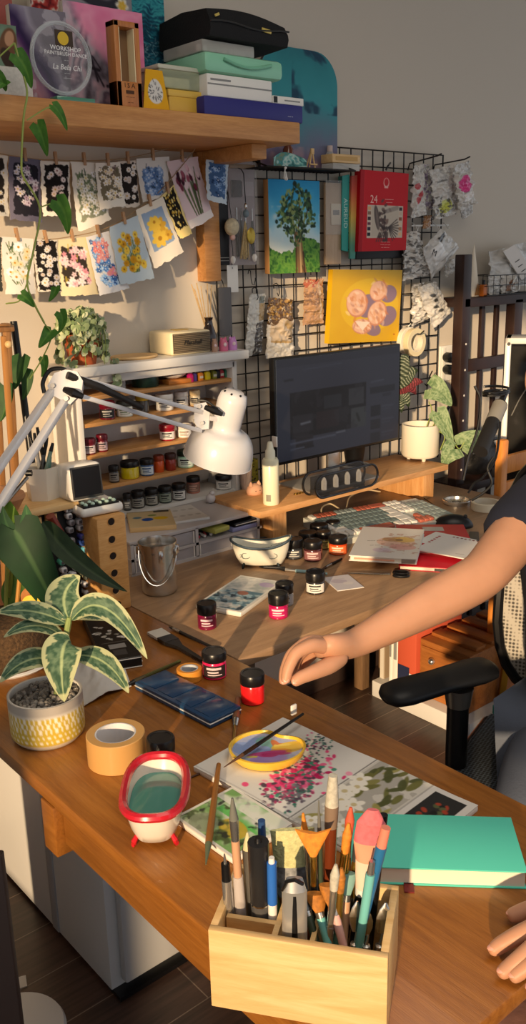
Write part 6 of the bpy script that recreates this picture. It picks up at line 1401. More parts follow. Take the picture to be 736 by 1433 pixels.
def green(c1, c2, rib='#a9b878', n=14, m=26, seed=0):
    p = Pic(1, m/n, n); p.ramp(p.noise(4, seed), [c1, c2]); p.line(.5, 0, .5, 3, .05, rib, .8); return p
def varieg(seed=0, n=26, m=52):
    p = Pic(1, m/n, n, '#a9ad84'); a = np.abs(p.U-.5)*2; e = .74+.42*(p.noise(6, seed)-.5)*1.6
    core = (a < e)*(p.V < p.asp*.94); g = Pic(1, m/n, n); g.ramp(g.noise(9, seed+1), ['#45604a', '#2f4c38', '#62795e', '#29432f']); p.a = np.where(core[..., None], g.a, p.a); p.line(.5, 0, .5, p.asp, .05, '#b9c48c'); return p
CAMN = -HF+Vector((0, 0, .35))
# pothos vine hanging from the shelf
YV = 1.80
t = E('hanging_vine', 'heart-leaved green vine trailing down from the high shelf at the far left', 'plant', at(28, 110, Y=YV))
gv = mat('vine_stem', '#8a9a4a', .5)
stem = smooth([at(x, y, Y=YV) for x, y in [(20, 60), (30, 95), (38, 130), (33, 165), (30, 230), (34, 250), (56, 292), (47, 350), (38, 395), (48, 425), (62, 452)]], 5)
MB().tube(stem, .0022, 6).build('stem', gv, t, True)
for k, pts in enumerate(([(38, 168), (62, 153), (70, 150)], [(57, 290), (70, 285)], [(20, 60), (-10, 90), (-20, 120)], [(62, 452), (72, 470), (60, 500), (42, 530)], [(38, 395), (28, 420), (8, 425)])):
    MB().tube(smooth([at(x, y, Y=YV) for x, y in pts], 5), .0015, 5).build('stem', gv, t, True)
for k, (b, m_, tp, wpx) in enumerate((((22, 76), (34, 92), (44, 124), 26), ((74, 147), (82, 158), (94, 183), 17), ((52, 174), (56, 190), (66, 219), 24), ((80, 281), (90, 296), (95, 328), 28), ((30, 412), (36, 418), (48, 430), 17), ((78, 402), (74, 410), (68, 422), 14),
    ((84, 437), (88, 448), (82, 466), 18), ((72, 462), (62, 470), (54, 487), 22), ((60, 500), (62, 512), (58, 528), 14), ((-8, 104), (2, 112), (8, 128), 20), ((8, 112), (0, 118), (-8, 126), 14), ((30, 500), (24, 520), (20, 545), 26), ((6, 540), (10, 562), (0, 590), 26), ((36, 520), (38, 536), (32, 560), 20))):
    q = lambda p_: at(*p_, Y=YV+(.06 if k > 10 else 0)); B_, T_ = q(b), q(tp)
    leaf(t, B_, q(m_)+Vector((0, -.012, 0)), T_, wpx*depth(B_)/F*1.05, CAMN+Vector((.3*math.sin(k*2), 0, .2*math.cos(k))), green(*(('#2f5a22', '#4f7f2c') if k < 11 else ('#1f3d1c', '#35582a')), rib='#7fa04a', seed=k), 'heart', .2)
# terracotta pot with small variegated leaves, on the white unit
PB = Vector((uX(114, 2.035, ZT+.05), 2.035, ZT)); r = 34*depth(PB)/F/1.35
t = E('trailing_plant', 'terracotta pot overflowing with tiny variegated leaves on top of the white unit', 'plant', PB)
hp = .075
MB().lathe([(0, 0), (r*.72, 0), (r*.98, hp*.8), (r*1.08, hp*.8), (r*1.08, hp), (r*.98, hp), (r*.95, hp*.85), (0, hp*.85)], 32).build('pot', mat('terracotta', '#a3522c', .8, var=.12, scale=30), t)
random.seed(14); g = MB(); cols = []
tl = [mat('tiny_leaf_pale', '#c3caa4', .5), mat('tiny_leaf_green', '#8fa274', .5), mat('tiny_leaf_dark', '#6a8056', .5)]
nst = 0
for k in range(430):
    if k < 240: a = random.random()*6.28; q = random.random()**.5; c = Vector((r*1.35*q*math.cos(a), min(.08, r*1.1*q*math.sin(a)), hp+.012+.038*(1-q*q)+random.uniform(-.008, .012)))
    else:
        a = random.choice([-2.9, -2.5, -2.1, -.5, -.15, .1, 3.0, -1.5, -1.9]) + random.uniform(-.25, .25); z = random.uniform(-.055 if a > -.8 or a < -2.4 else .03, hp+.02); c = Vector((r*(1.28+.12*random.random())*math.cos(a), min(.07, r*(1.28+.1*random.random())*math.sin(a)), z))
    if c.z < .006 and abs(c.y) < .05 and c.y > -.045: c.y = -.062
    d = Vector((random.gauss(0, 1), random.gauss(-.5, 1), random.gauss(.3, .7))).normalized(); s_ = random.uniform(.0065, .0115); e1 = d.orthogonal().normalized(); e2 = d.cross(e1)
    g.add([c+e1*s_*math.cos(x)*1.25+e2*s_*math.sin(x)*.8+d*.0015*math.cos(2*x) for x in [i*PI/4 for i in range(8)]], [list(range(8))], random.choice((0, 0, 1, 1, 2)), True)
fo = g.build('foliage', tl, t); tag(fo, None, None, None, 'stuff')
g = MB()
for k in range(10): a = -2.9+.31*k; g.tube(smooth([Vector((r*.9*math.cos(a), r*.9*math.sin(a), hp)), Vector((r*1.28*math.cos(a), r*1.28*math.sin(a), hp+.01)), Vector((r*1.36*math.cos(a), r*1.36*math.sin(a), -.0+.02*(k % 3)))], 4), .0009, 4)
g.build('stems', gv, t)

# wooden drill block, retro screen
YB = 1.632; XR = .982; XLb = at(139, 780, Y=YB).x; zt = at(178, 717, Y=YB).z; Bd = .10
t = E('wooden_block', 'tall light wooden block with a column of round holes on the front desk', 'holder', ((XLb+XR)/2, YB+Bd/2, ZD))
w = XR-XLb; h = zt-ZD; W_bl = wood('light_block_wood', '#b98448', '#cf9c5c', '#deb074', 'x', rough=.45, stretch=6, scale=6)
MB().box((0, 0, h/2), (w, Bd, h), bev=.005).build('block', W_bl, t)
for px, py in ((155.5, 730), (156.5, 755), (158, 778), (160, 802), (162, 826), (165, 846)):
    P = at(px, py, Y=YB)-Vector(t.location); ho = MB().cyl((P.x, -Bd/2-.0008, P.z), (P.x, -Bd/2+.002, P.z), .0078, n=20).build('hole', mat('dark_hole', '#1a0e08', .8), t)
    MB().lathe([(.0078, 0), (.0092, .0012), (.0098, 0)], 20, M=Matrix.Rotation(PI/2, 3, 'X'), loc=(P.x, -Bd/2, P.z)).build('hole_rim', W_bl, ho)
z0 = zt; t = E('retro_screen', 'white retro computer-shaped speaker with a black screen on the wooden block', 'speaker', ((XLb+XR)/2-.008, YB+.068, z0), math.radians(-4))
Wb = 66*depth(t.location)/F
MB().box((.002, -.004, .012), (Wb*.98, .10, .022), bev=.009, seg=3).build('base', M_wplast, t)
g = MB()
MB().box((0, -.034, .0235), (Wb*.82, .034, .004), bev=.001).build('key_tray', M_black, t)
mk = mat('mint_key', '#bcd8c8', .35)
for i in range(5):
    for j in range(2): MB().ell((-Wb*.32+Wb*.16*i, -.043+.016*j, .0275), (.0046, .0062, .004), nu=10, nv=6).build('key', mk, t)
hb = .080; Ms = Matrix.Rotation(math.radians(-6), 3, 'X')
MB().box((-.014, .022, .026+hb/2), (.080, .078, hb), M=Ms, bev=.012, seg=4).build('screen_body', M_wplast, t)
MB().box(Vector((-.014, .022, .026+hb/2))+Ms @ Vector((0, -.0392, 0)), (.071, .003, hb*.87), M=Ms, bev=.0014).build('bezel', mat('dark_grey_bezel', '#3a3a3a', .4), t)
MB().box(Vector((-.014, .022, .026+hb/2))+Ms @ Vector((0, -.0408, .001)), (.063, .001, hb*.76), M=Ms).build('screen', mat('black_screen', '#0a0909', .25), t)
# marker rack
YK = 1.70; x0 = at(50, 780, Y=YK).x; x1 = XLb-.006; zr = .985
t = E('marker_rack', 'black marker rack with a wooden top board left of the wooden block', 'rack', ((x0+x1)/2-.1, YK+.07, ZD))
MB().box(((x0+x1)/2, YK+.075, (ZD+zr)/2), (x1-x0, .13, zr-ZD), bev=.003).build('body', mat('soft_black3', '#0e0e10', .6), t, True)
xw = .36; MB().box(((xw+x1)/2, YK+.07, zr+.007), (x1-xw, .16, .013), bev=.002).build('top_board', W_box, t, True)
MB().box((xw+.02, YK+.07, (ZD+zr)/2), (.014, .15, zr-ZD), bev=.002).build('side_board', W_box, t, True)
for px in (55, 66, 77): X = at(px, 716, Y=YK).x; MB().box((X, YK+.004, zr-.03), (.006, .012, .05), bev=.001).build('divider', W_box, t, True)
caps = [(95.5, 713, 'w'), (110, 711, 'w'), (97, 722.5, 'w'), (113.5, 720, 'w'), (100.5, 731.5, 'g'), (111.5, 730, 'w'), (113, 738.5, 'w'), (99, 742, 'g'), (115.5, 751, '#4a4a9a'), (117.5, 760, '#3f5fb0'), (119, 769.5, '#5fb0c4'), (121, 777, '#3f9a9c'), (101, 757, 'g'), (90, 778, 'g'), (87, 787, '#4fa890'), (90, 798, 'w'), (92.5, 807.5, 'w'), (93.5, 817, 'g'), (107, 794.5, 'w'), (103, 804.5, 'w'), (104.5, 813.5, 'w'), (117, 801, '#d8dcae'), (122.5, 807.5, '#d3d6b0'), (120.5, 818, 'w'), (123, 830, 'w'), (75, 762, '#4f8fb0'), (104, 824, 'g'), (121, 841, 'g'), (92, 829, 'g'), (105, 770, 'g')]
wm, gm = mat('pale_cap', '#cfcfd4', .4), mat('grey_cap', '#8f8f98', .4)
CN = {'w': 'pale grey', 'g': 'mid grey', '#4a4a9a': 'indigo', '#3f5fb0': 'blue', '#5fb0c4': 'sky blue', '#3f9a9c': 'teal', '#4fa890': 'sea green', '#d8dcae': 'pale yellow', '#d3d6b0': 'cream', '#4f8fb0': 'steel blue'}
for px, py, c in caps:
    P = at(px, py, Y=YK-.004); solo = c not in 'wg'
    t = E('marker', ('marker with a %s square cap end in the black rack' % CN[c]) if solo else '%s square-capped marker among the grey ones in the black rack' % CN[c], 'marker', P, 0, 'markers in the black rack' if solo else CN[c]+' markers in the black rack')
    m_ = wm if c == 'w' else gm if c == 'g' else mat('cap_'+c[1:], c, .4)
    MB().box((0, .004, 0), (.0135, .016, .0135), bev=.004, seg=3).build('cap', m_, t); MB().box((0, -.0042, 0), (.007, .001, .007), bev=.002).build('cap_end', mat('cap_end', '#55555c', .5), t)
    MB().cyl((0, .012, 0), (0, .05, 0), .006, n=10).build('barrel', m_, t)
A, B_ = at(70, 722, Y=YK-.03), at(92, 757, Y=YK-.035)
MB().tube([A, A*.5+B_*.5, B_], [.016, .014, .011], 14, flat=.6).thing('leather_pouch', mat('red_brown_leather', '#7a3228', .5), 'red-brown rolled leather pouch stuck in front of the marker rack', 'pouch', A, world=True)
# pots and pens on the rack's top board
ZR = zr+.0137
P, r = stand(36, 88, 703, ZR); P.y = min(max(P.y, YK+.045), YK+.1); h = ztop(P, 652)-ZR
t = E('pen_pot', 'white faceted pen pot on the marker rack behind the lamp arm', 'pen pot', P); r *= .98
MB().lathe([(0, 0), (r*.88, 0), (r*1.05, h), (r*.98, h), (r*.82, .006), (0, .006)], 6, M=rotz(.3)).build('pot', mat('warm_white_pot', '#e4ddd0', .35), t, ang=20)
pens = [((52, 598), 'black', '#151515'), ((48, 606), 'black and white', '#bdbab4'), ((66, 612), 'black', '#1c1c1e'), ((74, 620), 'pale green', '#7f9a8a'), ((70, 632), 'sea green', '#5a8a7c'), ((42, 612), 'white striped', '#cfccc6'), ((60, 626), 'grey', '#6a6c70')]
for k, ((px, py), nm, c) in enumerate(pens):
    b = P+Vector((r*.4*math.cos(k*1.2), r*.4*math.sin(k*1.2), .0065)); T_ = vplane(P, px, py, .01*(k % 3)); t = E('pen', '%s pen in the white faceted pot, %s' % (nm, ['tallest', 'second from the left', 'leaning on the lamp arm side', 'at the right rim', 'shortest at the right', 'at the left rim', 'in the middle'][k]), 'pen', b)
    m_ = mat('pen_'+c[1:], c, .35); MB().cyl((0, 0, 0), (T_-b)*.85, .0038, .0042, 10).build('barrel', m_, t); MB().cyl((T_-b)*.85, T_-b, .0045, .003, 10).build('end_cap', M_black, t)
P, r = stand(-20, 45, 727, ZR); P.y = YK+.03; P.x = max(P.x, .42)
MB().lathe([(0, 0), (r*.6, 0), (r*1.0, .03), (r*.96, .038), (r*.5, .05), (0, .055)], 30).thing('clay_dish', mat('pale_terracotta', '#c08a60', .8), 'pale terracotta lidded dish at the left end of the marker rack', 'dish', P)
# wooden easel behind
t = E('wooden_easel', 'brown wooden table easel at the left edge behind the lamp', 'easel', at(20, 700, Y=1.78)*1.0); t.location.z = ZD
W_ea = wood('easel_wood', '#7f5730', '#96693c', '#ab7d4c', 'z')
def bar(p0, p1, w_, d_, nm, m_): 
    A, B_ = Vector(p0), Vector(p1); v = B_-A; Mq = v.to_track_quat('Z', 'Y').to_matrix(); MB().box((A+B_)/2, (w_, d_, v.length), M=Mq, bev=.003).build(nm, m_, t, True)
ez = lambda x, y, Y: at(x, y, Y=Y)
for (a, b, Y) in (((8, 452), (22, 690), 1.84), ((-12, 440), (2, 690), 1.84)):
    A = ez(*a, Y+.08); B_ = ez(*b, Y+.08); B_ = A+(B_-A)*((A.z-ZD)/(A.z-B_.z)); bar(A, B_, .022, .016, 'leg', W_ea)
bar(ez(5, 470, 1.82), ez(17, 640, 1.82), .012, .012, 'screw_post', mat('copper_wood', '#a8743c', .4))
bar(ez(-8, 461, 1.825), ez(18, 459, 1.825), .02, .014, 'top_bar', W_ea)
bar(ez(-10, 455, 1.81), ez(14, 455, 1.81), .012, .006, 'clamp', W_ea); MB().ell(ez(12, 482, 1.80), .008, nu=10, nv=8).build('knob', W_box, t, True)
A = ez(19, 450, 1.95); B_ = ez(38, 596, 1.90); B_ = A+(B_-A)*((A.z-ZD)/(A.z-B_.z))
MB().tube([A, B_], .008, 10).thing('black_pole', M_black, 'slim black pole leaning beside the wooden easel', 'pole', B_, world=True)
# desk lamp: clamp, two twin-bar arms, head
DE = 1.86
LG = mat('bolt_grey', '#9a9a9c', .35, .4)
LW = mat('lamp_white', '#d2d2d6', .25, coat=.3)
el_ = dp(86, 542, DE); sh_ = dp(283, 585, 2.08); lb0 = dp(-75, 790, 1.60)
t = E('desk_lamp', 'white swing-arm desk lamp with a dome shade reaching over from the left', 'lamp', (lb0.x, lb0.y, ZD))
def sbar(a, b, w_=.0125, nm='arm_bar', mt_=LW):
    A, B_ = Vector(a), Vector(b); v = B_-A; Mq = v.to_track_quat('Z', 'Y').to_matrix(); return MB().box((A+B_)/2, (w_, w_*.8, v.length), M=Mq, bev=.002).build(nm, mt_, t, True)
sbar(dp(73, 547, DE), dp(-90, 782, 1.60), .016); sbar(dp(92, 560, DE), dp(-60, 800, 1.60), .016)
sbar(dp(100, 526, DE), dp(283, 577, 2.08), .0125); sbar(dp(108, 553, DE), dp(281, 603, 2.08), .0125)
pl = [dp(x, y, DE-.006) for x, y in ((66, 540), (76, 522), (92, 517), (108, 520), (116, 533), (114, 550), (98, 566), (86, 560), (72, 552))]
g = MB(); n_ = len(pl); g.add(pl+[q+FW*.014 for q in pl], [list(range(n_)), list(range(2*n_-1, n_-1, -1))]+[(i, (i+1) % n_, n_+(i+1) % n_, n_+i) for i in range(n_)], 0, False); g.build('elbow_plate', LW, t, True)
for x, y in ((74, 540), (93, 558)): c = dp(x, y, DE-.008); MB().cyl(c, c-FW*.005, .005, n=10).build('bolt', LG, t, True)
c = dp(103, 549, DE-.01); MB().tube([dp(90, 545, DE-.014), dp(103, 550, DE-.022), dp(116, 555, DE-.014)], [.006, .010, .006], 8).build('knob', M_black, t, True)
MB().tube(smooth([dp(62, 550, DE), dp(60, 535, DE), dp(70, 518, DE), dp(88, 516, DE), dp(95, 524, DE)], 5), .0045, 7).build('cable', M_black, t, True)
MB().tube([dp(94, 525, DE-.012), dp(140, 542, DE+.03), dp(200, 571, DE+.08)], [.008, .0085, .006], 10).build('spring_cover', mat('lamp_black', '#1e1c1c', .5), t, True)
for o in (-4, 4): MB().tube([dp(36+o*.5, 664+o, 1.76), dp(-30+o, 740+o, 1.67)], .004, 8).build('spring', M_chrome, t, True)
c = dp(36, 662, 1.75); MB().cyl(c, c+RT*.012, .006, n=10).build('spring_stop', M_black, t, True)
jp = [dp(x, y, 2.075) for x, y in ((271, 566), (288, 563), (294, 573), (292, 600), (278, 602), (272, 590))]
g = MB(); n_ = len(jp); g.add(jp+[q+FW*.014 for q in jp], [list(range(n_)), list(range(2*n_-1, n_-1, -1))]+[(i, (i+1) % n_, n_+(i+1) % n_, n_+i) for i in range(n_)], 0, False); g.build('head_joint', LW, t, True)
for x, y in ((279, 569), (283, 592)): c = dp(x, y, 2.07); MB().cyl(c, c-FW*.005, .0045, n=10).build('bolt', LG, t, True)
MB().tube([dp(287, 570, 2.06), dp(300, 575, 2.055), dp(311, 580, 2.06)], [.006, .009, .005], 8).build('knob', M_black, t, True)
sbar(dp(292, 585, 2.08), dp(325, 588, 2.12), .014, 'head_arm')
# head: axis from socket top down to the rim
top = dp(329, 546, 2.085); rimc = dp(306, 636, 2.15); ax = (rimc-top); Lh = ax.length; Mh = ax.to_track_quat('Z', 'X').to_matrix(); k_ = 2.1/F
rs = 21*k_; Rd = 50*k_
shoulder = Lh*.63
prof = [(0, 0), (rs*.55, .002), (rs*.88, .010), (rs, .026), (rs*1.0, shoulder*.75), (rs*.98, shoulder*.88), (rs*1.05, shoulder*.92), (rs*1.25, shoulder*.97)]
for k in range(1, 10): a = k/9*PI/2; prof.append((rs*1.25+(Rd-rs*1.25)*math.sin(a)**.9, shoulder*.97+(Lh+.012-shoulder*.97)*(1-math.cos(a))))
outer = [q for q in prof]; inner = [(max(0, r_-.0018), z) for r_, z in reversed(prof[5:])]+[(0, shoulder*.9)]
hd = MB().lathe(outer+inner, 44, M=Mh, loc=top).build('shade', LW, t, True, ang=60)
MB().lathe([(Rd-.001, Lh+.0115), (Rd+.001, Lh+.0125), (Rd-.001, Lh+.0135), (Rd-.003, Lh+.0125)], 44, M=Mh, loc=top).build('shade_rim', LW, t, True)
for k in range(7): a = k*2*PI/7; c = top+Mh @ Vector((rs*.70*math.cos(a), rs*.70*math.sin(a), .005)); MB().ell(c, .0028, nu=8, nv=6).build('vent_hole', M_black, t, True)
MB().ell(top+Mh @ Vector((0, 0, Lh*.86)), (.024, .024, .03), M=Mh, nu=16, nv=10).build('bulb', mat('bulb_glass', '#e6e4dc', .2), t, True)
c = dp(315, 553, 2.10); MB().cyl(c, c-RT*.012-FW*.004, .007, n=12).build('cable_grommet', M_black, t, True)
MB().tube(smooth([c-RT*.01, dp(308, 566, 2.09), dp(304, 572, 2.085), dp(290, 562, 2.08), dp(276, 560, 2.08)], 5), .0028, 6).build('cable', M_black, t, True)
MB().cyl((lb0.x, lb0.y, ZD+.03), (lb0.x, lb0.y, lb0.z+.03), .01, n=14).build('post', LW, t, True)
MB().box((lb0.x, lb0.y, ZD+.016), (.05, .06, .032), bev=.005).build('clamp', LW, t, True)

# big arrow-leaf plant in a coir pot
P, r = stand(-44, 78, 952, ZD)
t = E('arrow_leaf_plant', 'large plant with long dark arrow-shaped leaves in a brown coir pot at the left edge', 'plant', P)
MB().lathe([(0, .006), (r*.9, .006), (r*1.0, .03), (r*.98, .07), (r*.8, .095), (r*.4, .10), (0, .098)], 36).build('coir_pot', mat('coir_fibre', '#4f3a24', .95, var=.45, scale=160, bump=1.0, bscale=220), t)
MB().lathe([(0, 0), (r*.95, 0), (r*1.02, .005), (r*.98, .007), (0, .006)], 32).build('saucer', M_wplast, t)
V = lambda x, y, o=0: vplane(P, x, y, o)
yg = mat('yellow_green_stem', '#9aa044', .5); og = mat('orange_stem', '#c08a40', .5)
cr = P+Vector((0, 0, .09))
for a, m_ in (([V(16, 900), V(22, 860), V(30, 790), V(38, 765)], og), ([V(28, 900, .02), V(45, 850, .03), V(62, 770, .04), V(62, 735, .04)], yg), ([V(4, 900, .03), V(8, 850, .04), V(10, 790, .05)], yg), ([V(24, 898), V(34, 870), V(36, 850)], mat('brown_stem', '#7a4a34', .6)), ([V(8, 890, .06), V(16, 800, .06), V(14, 740, .07)], yg)):
    MB().tube(smooth(a, 6), .004, 7).build('stem', m_, t, True)
leaf(t, V(20, 742), V(54, 800, -.03), V(92, 880), 78*depth(P)/F, CAMN, green('#0c2814', '#143a1b', '#5f7a44', 20, 36, 3), 'heart', .15)
leaf(t, V(38, 766, .004), V(6, 748, .0), V(4, 708, .01), 24*depth(P)/F, CAMN, green('#12351a', '#1d4a24', '#5f8044', seed=4), 'long', .1)
leaf(t, V(40, 766, .004), V(40, 738, 0), V(36, 706, .01), 26*depth(P)/F, CAMN, green('#153c1b', '#24562a', '#6a8a4a', seed=5), 'long', .1)
leaf(t, V(60, 730, .04), V(98, 790, -.03), V(178, 828, -.03), 30*depth(P)/F, CAMN+Vector((0, 0, .5)), green('#1a2a1c', '#2f4028', '#4f6040', 16, 40, 6), 'long', .35, wave=.02)
leaf(t, V(10, 792, .05), V(20, 750, .05), V(2, 690, .06), 46*depth(P)/F, CAMN, green('#4f7a2c', '#7fa03c', '#a9b864', seed=7), 'oval', .1)
leaf(t, V(8, 850, .05), V(28, 830, .06), V(34, 770, .07), 40*depth(P)/F, CAMN, green('#3f6a28', '#6f9038', '#a9b864', seed=8), 'oval', .1)
leaf(t, V(36, 852), V(44, 836, -.02), V(62, 868, -.03), 26*depth(P)/F, CAMN, green('#d9b83a', '#e6cc58', '#c9a030', seed=9), 'oval', .4)
leaf(t, V(30, 850, .01), V(44, 816, -.01), V(56, 836, 0), 18*depth(P)/F, CAMN, green('#a8683c', '#b98450', '#8a5030', seed=10), 'oval', .4)
# rubber plant in a yellow patterned pot
P, r = stand(18, 124, 1054, ZD); h = ztop(P, 968)-ZD
t = E('rubber_plant', 'variegated rubber plant in a yellow and white patterned pot with grey gravel', 'plant', P)
p = Pic(2*PI, .8, 150, '#cfc9bc'); a = p.asp
nb = 44; rows_ = 5
yel = (p.V > a*.24)*(p.V < a*.84); p.mix(yel.astype(float), '#cdb03a')
ph = (p.V/a-.24)/.6*rows_; uq = (p.U*nb+.5*(np.floor(ph) % 2)) % 1; fr_ = ph % 1
p.mix(yel*(np.abs(uq-.5) < .2)*(fr_ > .14)*(fr_ < .86), '#efe9d4')
p.mix((p.V < a*.17).astype(float), '#b3aca2'); p.mix((np.abs(p.V-a*.2) < a*.02).astype(float), '#e4ded0')
PR = [(.86, 0), (.97, .06), (1.0, .16), (1.0, 1.0)]
def fpot(u, v, r=r, h=h):
    z = 1-v; rr = 1.0 if z > .2 else .84+.16*math.sin(z/.2*PI/2); an = 2*PI*u; n = Vector((math.cos(an), math.sin(an), 0)); return n*(r*rr)+Vector((0, 0, z*h)), n
painted('pot', p, fpot, paintmat(.45), t, .004)
MB().lathe([(0, .001), (r*.84, .001), (r*.8, .006), (0, .006)], 32).build('pot_base', mat('pot_clay', '#b9b0a4', .7), t)
MB().lathe([(0, h*.5), (r-.004, h*.5), (r-.004, h*.86), (0, h*.9)], 32).build('soil', mat('gravel_bed', '#6a645e', .9), t)
random.seed(21); g = MB()
for k in range(260):
    a = random.random()*6.28; q = (random.random()**.5)*(r-.009); s_ = random.uniform(.003, .0055); g.ell((q*math.cos(a), q*math.sin(a), h*.88+s_*.5), (s_*1.2, s_, s_*.75), M=Euler((random.random()*3, random.random()*3, random.random()*3)).to_matrix(), nu=7, nv=5, mi=k % 3)
tag(g.build('gravel', [mat('gravel_a', '#8f8880', .85), mat('gravel_b', '#6f6962', .85), mat('gravel_c', '#a39c92', .85)], t), None, None, None, 'stuff')
MB().tube(smooth([P+Vector((0, 0, h*.8)), vplane(P, 78, 975), vplane(P, 90, 905), vplane(P, 97, 864)], 6), [.005]*18+[.0035], 8).build('stem', mat('green_stem', '#8a9a5c', .5), t, True)
k_ = depth(P)/F; V = lambda x, y, o=0: vplane(P, x, y, o)
for i, (b, m_, tp, wpx, off, nrm, fo_) in enumerate((
    ((92, 872), (48, 846), (-6, 857), 30, (0, -.02, -.02), CAMN+Vector((0, 0, .7)), .2), ((96, 866), (76, 828), (112, 806), 44, (0, .02, .03), CAMN, .3), ((100, 868), (142, 806), (206, 922), 34, (0, -.01, -.03), CAMN+Vector((0, 0, .5)), .35),
    ((90, 892), (50, 858), (5, 892), 24, (0, -.03, -.04), CAMN+Vector((0, 0, 1)), .2), ((80, 925), (36, 908), (0, 955), 28, (-.01, -.04, -.06), CAMN+Vector((0, 0, .6)), .25), ((98, 895), (78, 900), (90, 982), 48, (-.01, -.05, -.055), CAMN, .25), ((100, 918), (150, 908), (180, 970), 32, (.0, -.02, -.02), CAMN+Vector((0, 0, .7)), .2), ((98, 866), (120, 850), (150, 868), 22, (.01, .03, .05), CAMN+Vector((0, 0, .8)), .2))):
    leaf(t, V(*b, off[0]), V(*m_, off[1]), V(*tp, off[2]), wpx*k_*(.96 if i in (0, 2, 3, 6) else 1.08), nrm, varieg(40+i), 'oval', fo_)
# white footed pot with a satin-leaf vine on the stand, and the dark pot behind the monitor
P, r = stand(562, 614, 642, BZ); P = Vector((min(P.x, 2.17), 1.862, BZ)); h = .088; r = .043
P.x = at(588, 620, Y=1.862).x; h = ztop(P, 593)-BZ-.01; r = 26*depth(P)/F
t = E('footed_pot_plant', 'cream three-footed pot with silvery heart leaves on the right end of the pine stand', 'plant', P)
MB().lathe([(0, .012), (r*.9, .012), (r, .02), (r, h+.01), (r*.93, h+.01), (r*.92, h*.9), (0, h*.9)], 36).build('pot', mat('cream_ceramic', '#e6dfcd', .4), t)
for k in range(3): a = -2.1+k*2.09; MB().cyl((r*.6*math.cos(a), r*.6*math.sin(a), 0), (r*.6*math.cos(a), r*.6*math.sin(a), .014), .006, .008, 10).build('foot', mat('cream_ceramic', '#e6dfcd', .4), t)
MB().lathe([(0, h*.93), (r*.9, h*.91), (r*.9, h*.88)], 28).build('bark_chips', mat('bark', '#7a5434', .9, var=.4, scale=120, bump=1, bscale=150), t)
V = lambda x, y, o=0: vplane(P, x, y, o)
for a in ([V(596, 600), V(604, 575), V(600, 562)], [V(604, 600), V(612, 585, -.02), V(618, 572, -.02)], [V(606, 600), V(622, 610, -.04), V(616, 630, -.05)], [V(606, 598), V(630, 612, -.02), V(642, 628, -.02), V(650, 618, -.02)]): MB().tube(smooth(a, 5), .0018, 6).build('stem', gv, t, True)
def satin(seed):
    p = Pic(1, 1.3, 24); p.ramp(p.noise(9, seed, 2), ['#3f5a3c', '#5f7a52', '#9aab84', '#54704a', '#aebb98']); p.line(.5, 0, .5, 1.3, .04, '#4a6440'); return p
k_ = depth(P)/F
for i, (b, m_, tp, wpx, o) in enumerate((((604, 543), (616, 545), (632, 568), 36, -.0), ((612, 577), (622, 590), (634, 626), 26, -.03), ((636, 628), (628, 634), (620, 652), 32, -.05), ((648, 622), (660, 612), (682, 606), 32, -.02))):
    leaf(t, V(*b, o), V(*m_, o-.02), V(*tp, o), wpx*k_*1.1, CAMN, satin(60+i), 'heart', .15)
P = Vector((uX(537, 1.935, BZ+.02), 1.935, BZ)); t = E('red_leaf_plant', 'plant with red-backed striped leaves in a black pot behind the right edge of the monitor', 'plant', P)
MB().lathe([(0, .006), (.026, .006), (.036, .075), (.038, .078), (.034, .078), (0, .07)], 28).build('pot', M_black, t)
MB().lathe([(0, 0), (.042, 0), (.05, .008), (.047, .009), (0, .006)], 32).build('saucer', M_wplast, t)
V = lambda x, y, o=0: vplane(P, x, y, o)
def strip_(seed, red):
    p = Pic(1, 2, 20, '#4a1c22' if red else '#23301f')
    for k in range(9): p.line(.5, .15+.2*k, .05, .05+.2*k, .05, '#b04a50' if red else '#c9cdb8', .8); p.line(.5, .15+.2*k, .95, .05+.2*k, .05, '#b04a50' if red else '#c9cdb8', .8)
    return p
k_ = depth(P)/F
for i, (b, m_, tp, wpx, red) in enumerate((((553, 545), (566, 520), (585, 518), 24, 0), ((554, 548), (562, 505), (570, 496), 22, 0), ((553, 552), (572, 530), (582, 552), 18, 1), ((554, 556), (566, 545), (572, 570), 18, 0), ((553, 560), (560, 552), (562, 578), 16, 0), ((554, 550), (578, 530), (592, 535), 14, 1))):
    st = [P+Vector((0, 0, .07)), V(545, 590, .02), V(*b, .07)]; MB().tube(smooth(st, 4), .0015, 5).build('stem', mat('red_stem', '#7a3a34', .5), t, True); leaf(t, V(*b, .07), V(*m_, .05), V(*tp, .06), wpx*k_, CAMN, strip_(i, red), 'oval', .2)
# ================================================================== front desk things
def boxpic(w, d):
    p = Pic(w, d, 60, '#1c1b1b'); a = p.asp; random.seed(31)
    for k in range(26): x = random.uniform(.08, .9); y = random.uniform(.03, a*.62); p.ell(x, y, random.uniform(.05, .11), random.uniform(.03, .06), random.uniform(-.5, .5), random.choice(['#d6d3cc', '#bcb8ae', '#8f8c84', '#e6e3dc']), .95); p.line(x, y, x+.02, y+.09, .03, '#a39e92', .9)
    p.rect(.3, a*.72, .75, a*.8, '#8d8b88'); p.rect(.35, a*.83, .7, a*.93, '#3f3e3e'); p.line(.15, a*.68, .85, a*.68, .02, '#77756f'); return p
t, w, d = slabpx('mushroom_box', 'long black carton with a white mushroom picture, behind the rubber plant', 'box', [(146, 923), (200, 921), (161, 850), (113, 862)], ZD, .022, mat('black_carton', '#121214', .4), .001, boxpic)
for z in (.002, .020): MB().box((0, -d/2-.0006, z), (w, .001, .0016)).build('white_edge', M_paper, t)
MB().box((w/2+.0006, 0, .011), (.001, d, .0016)).build('white_edge', M_paper, t)
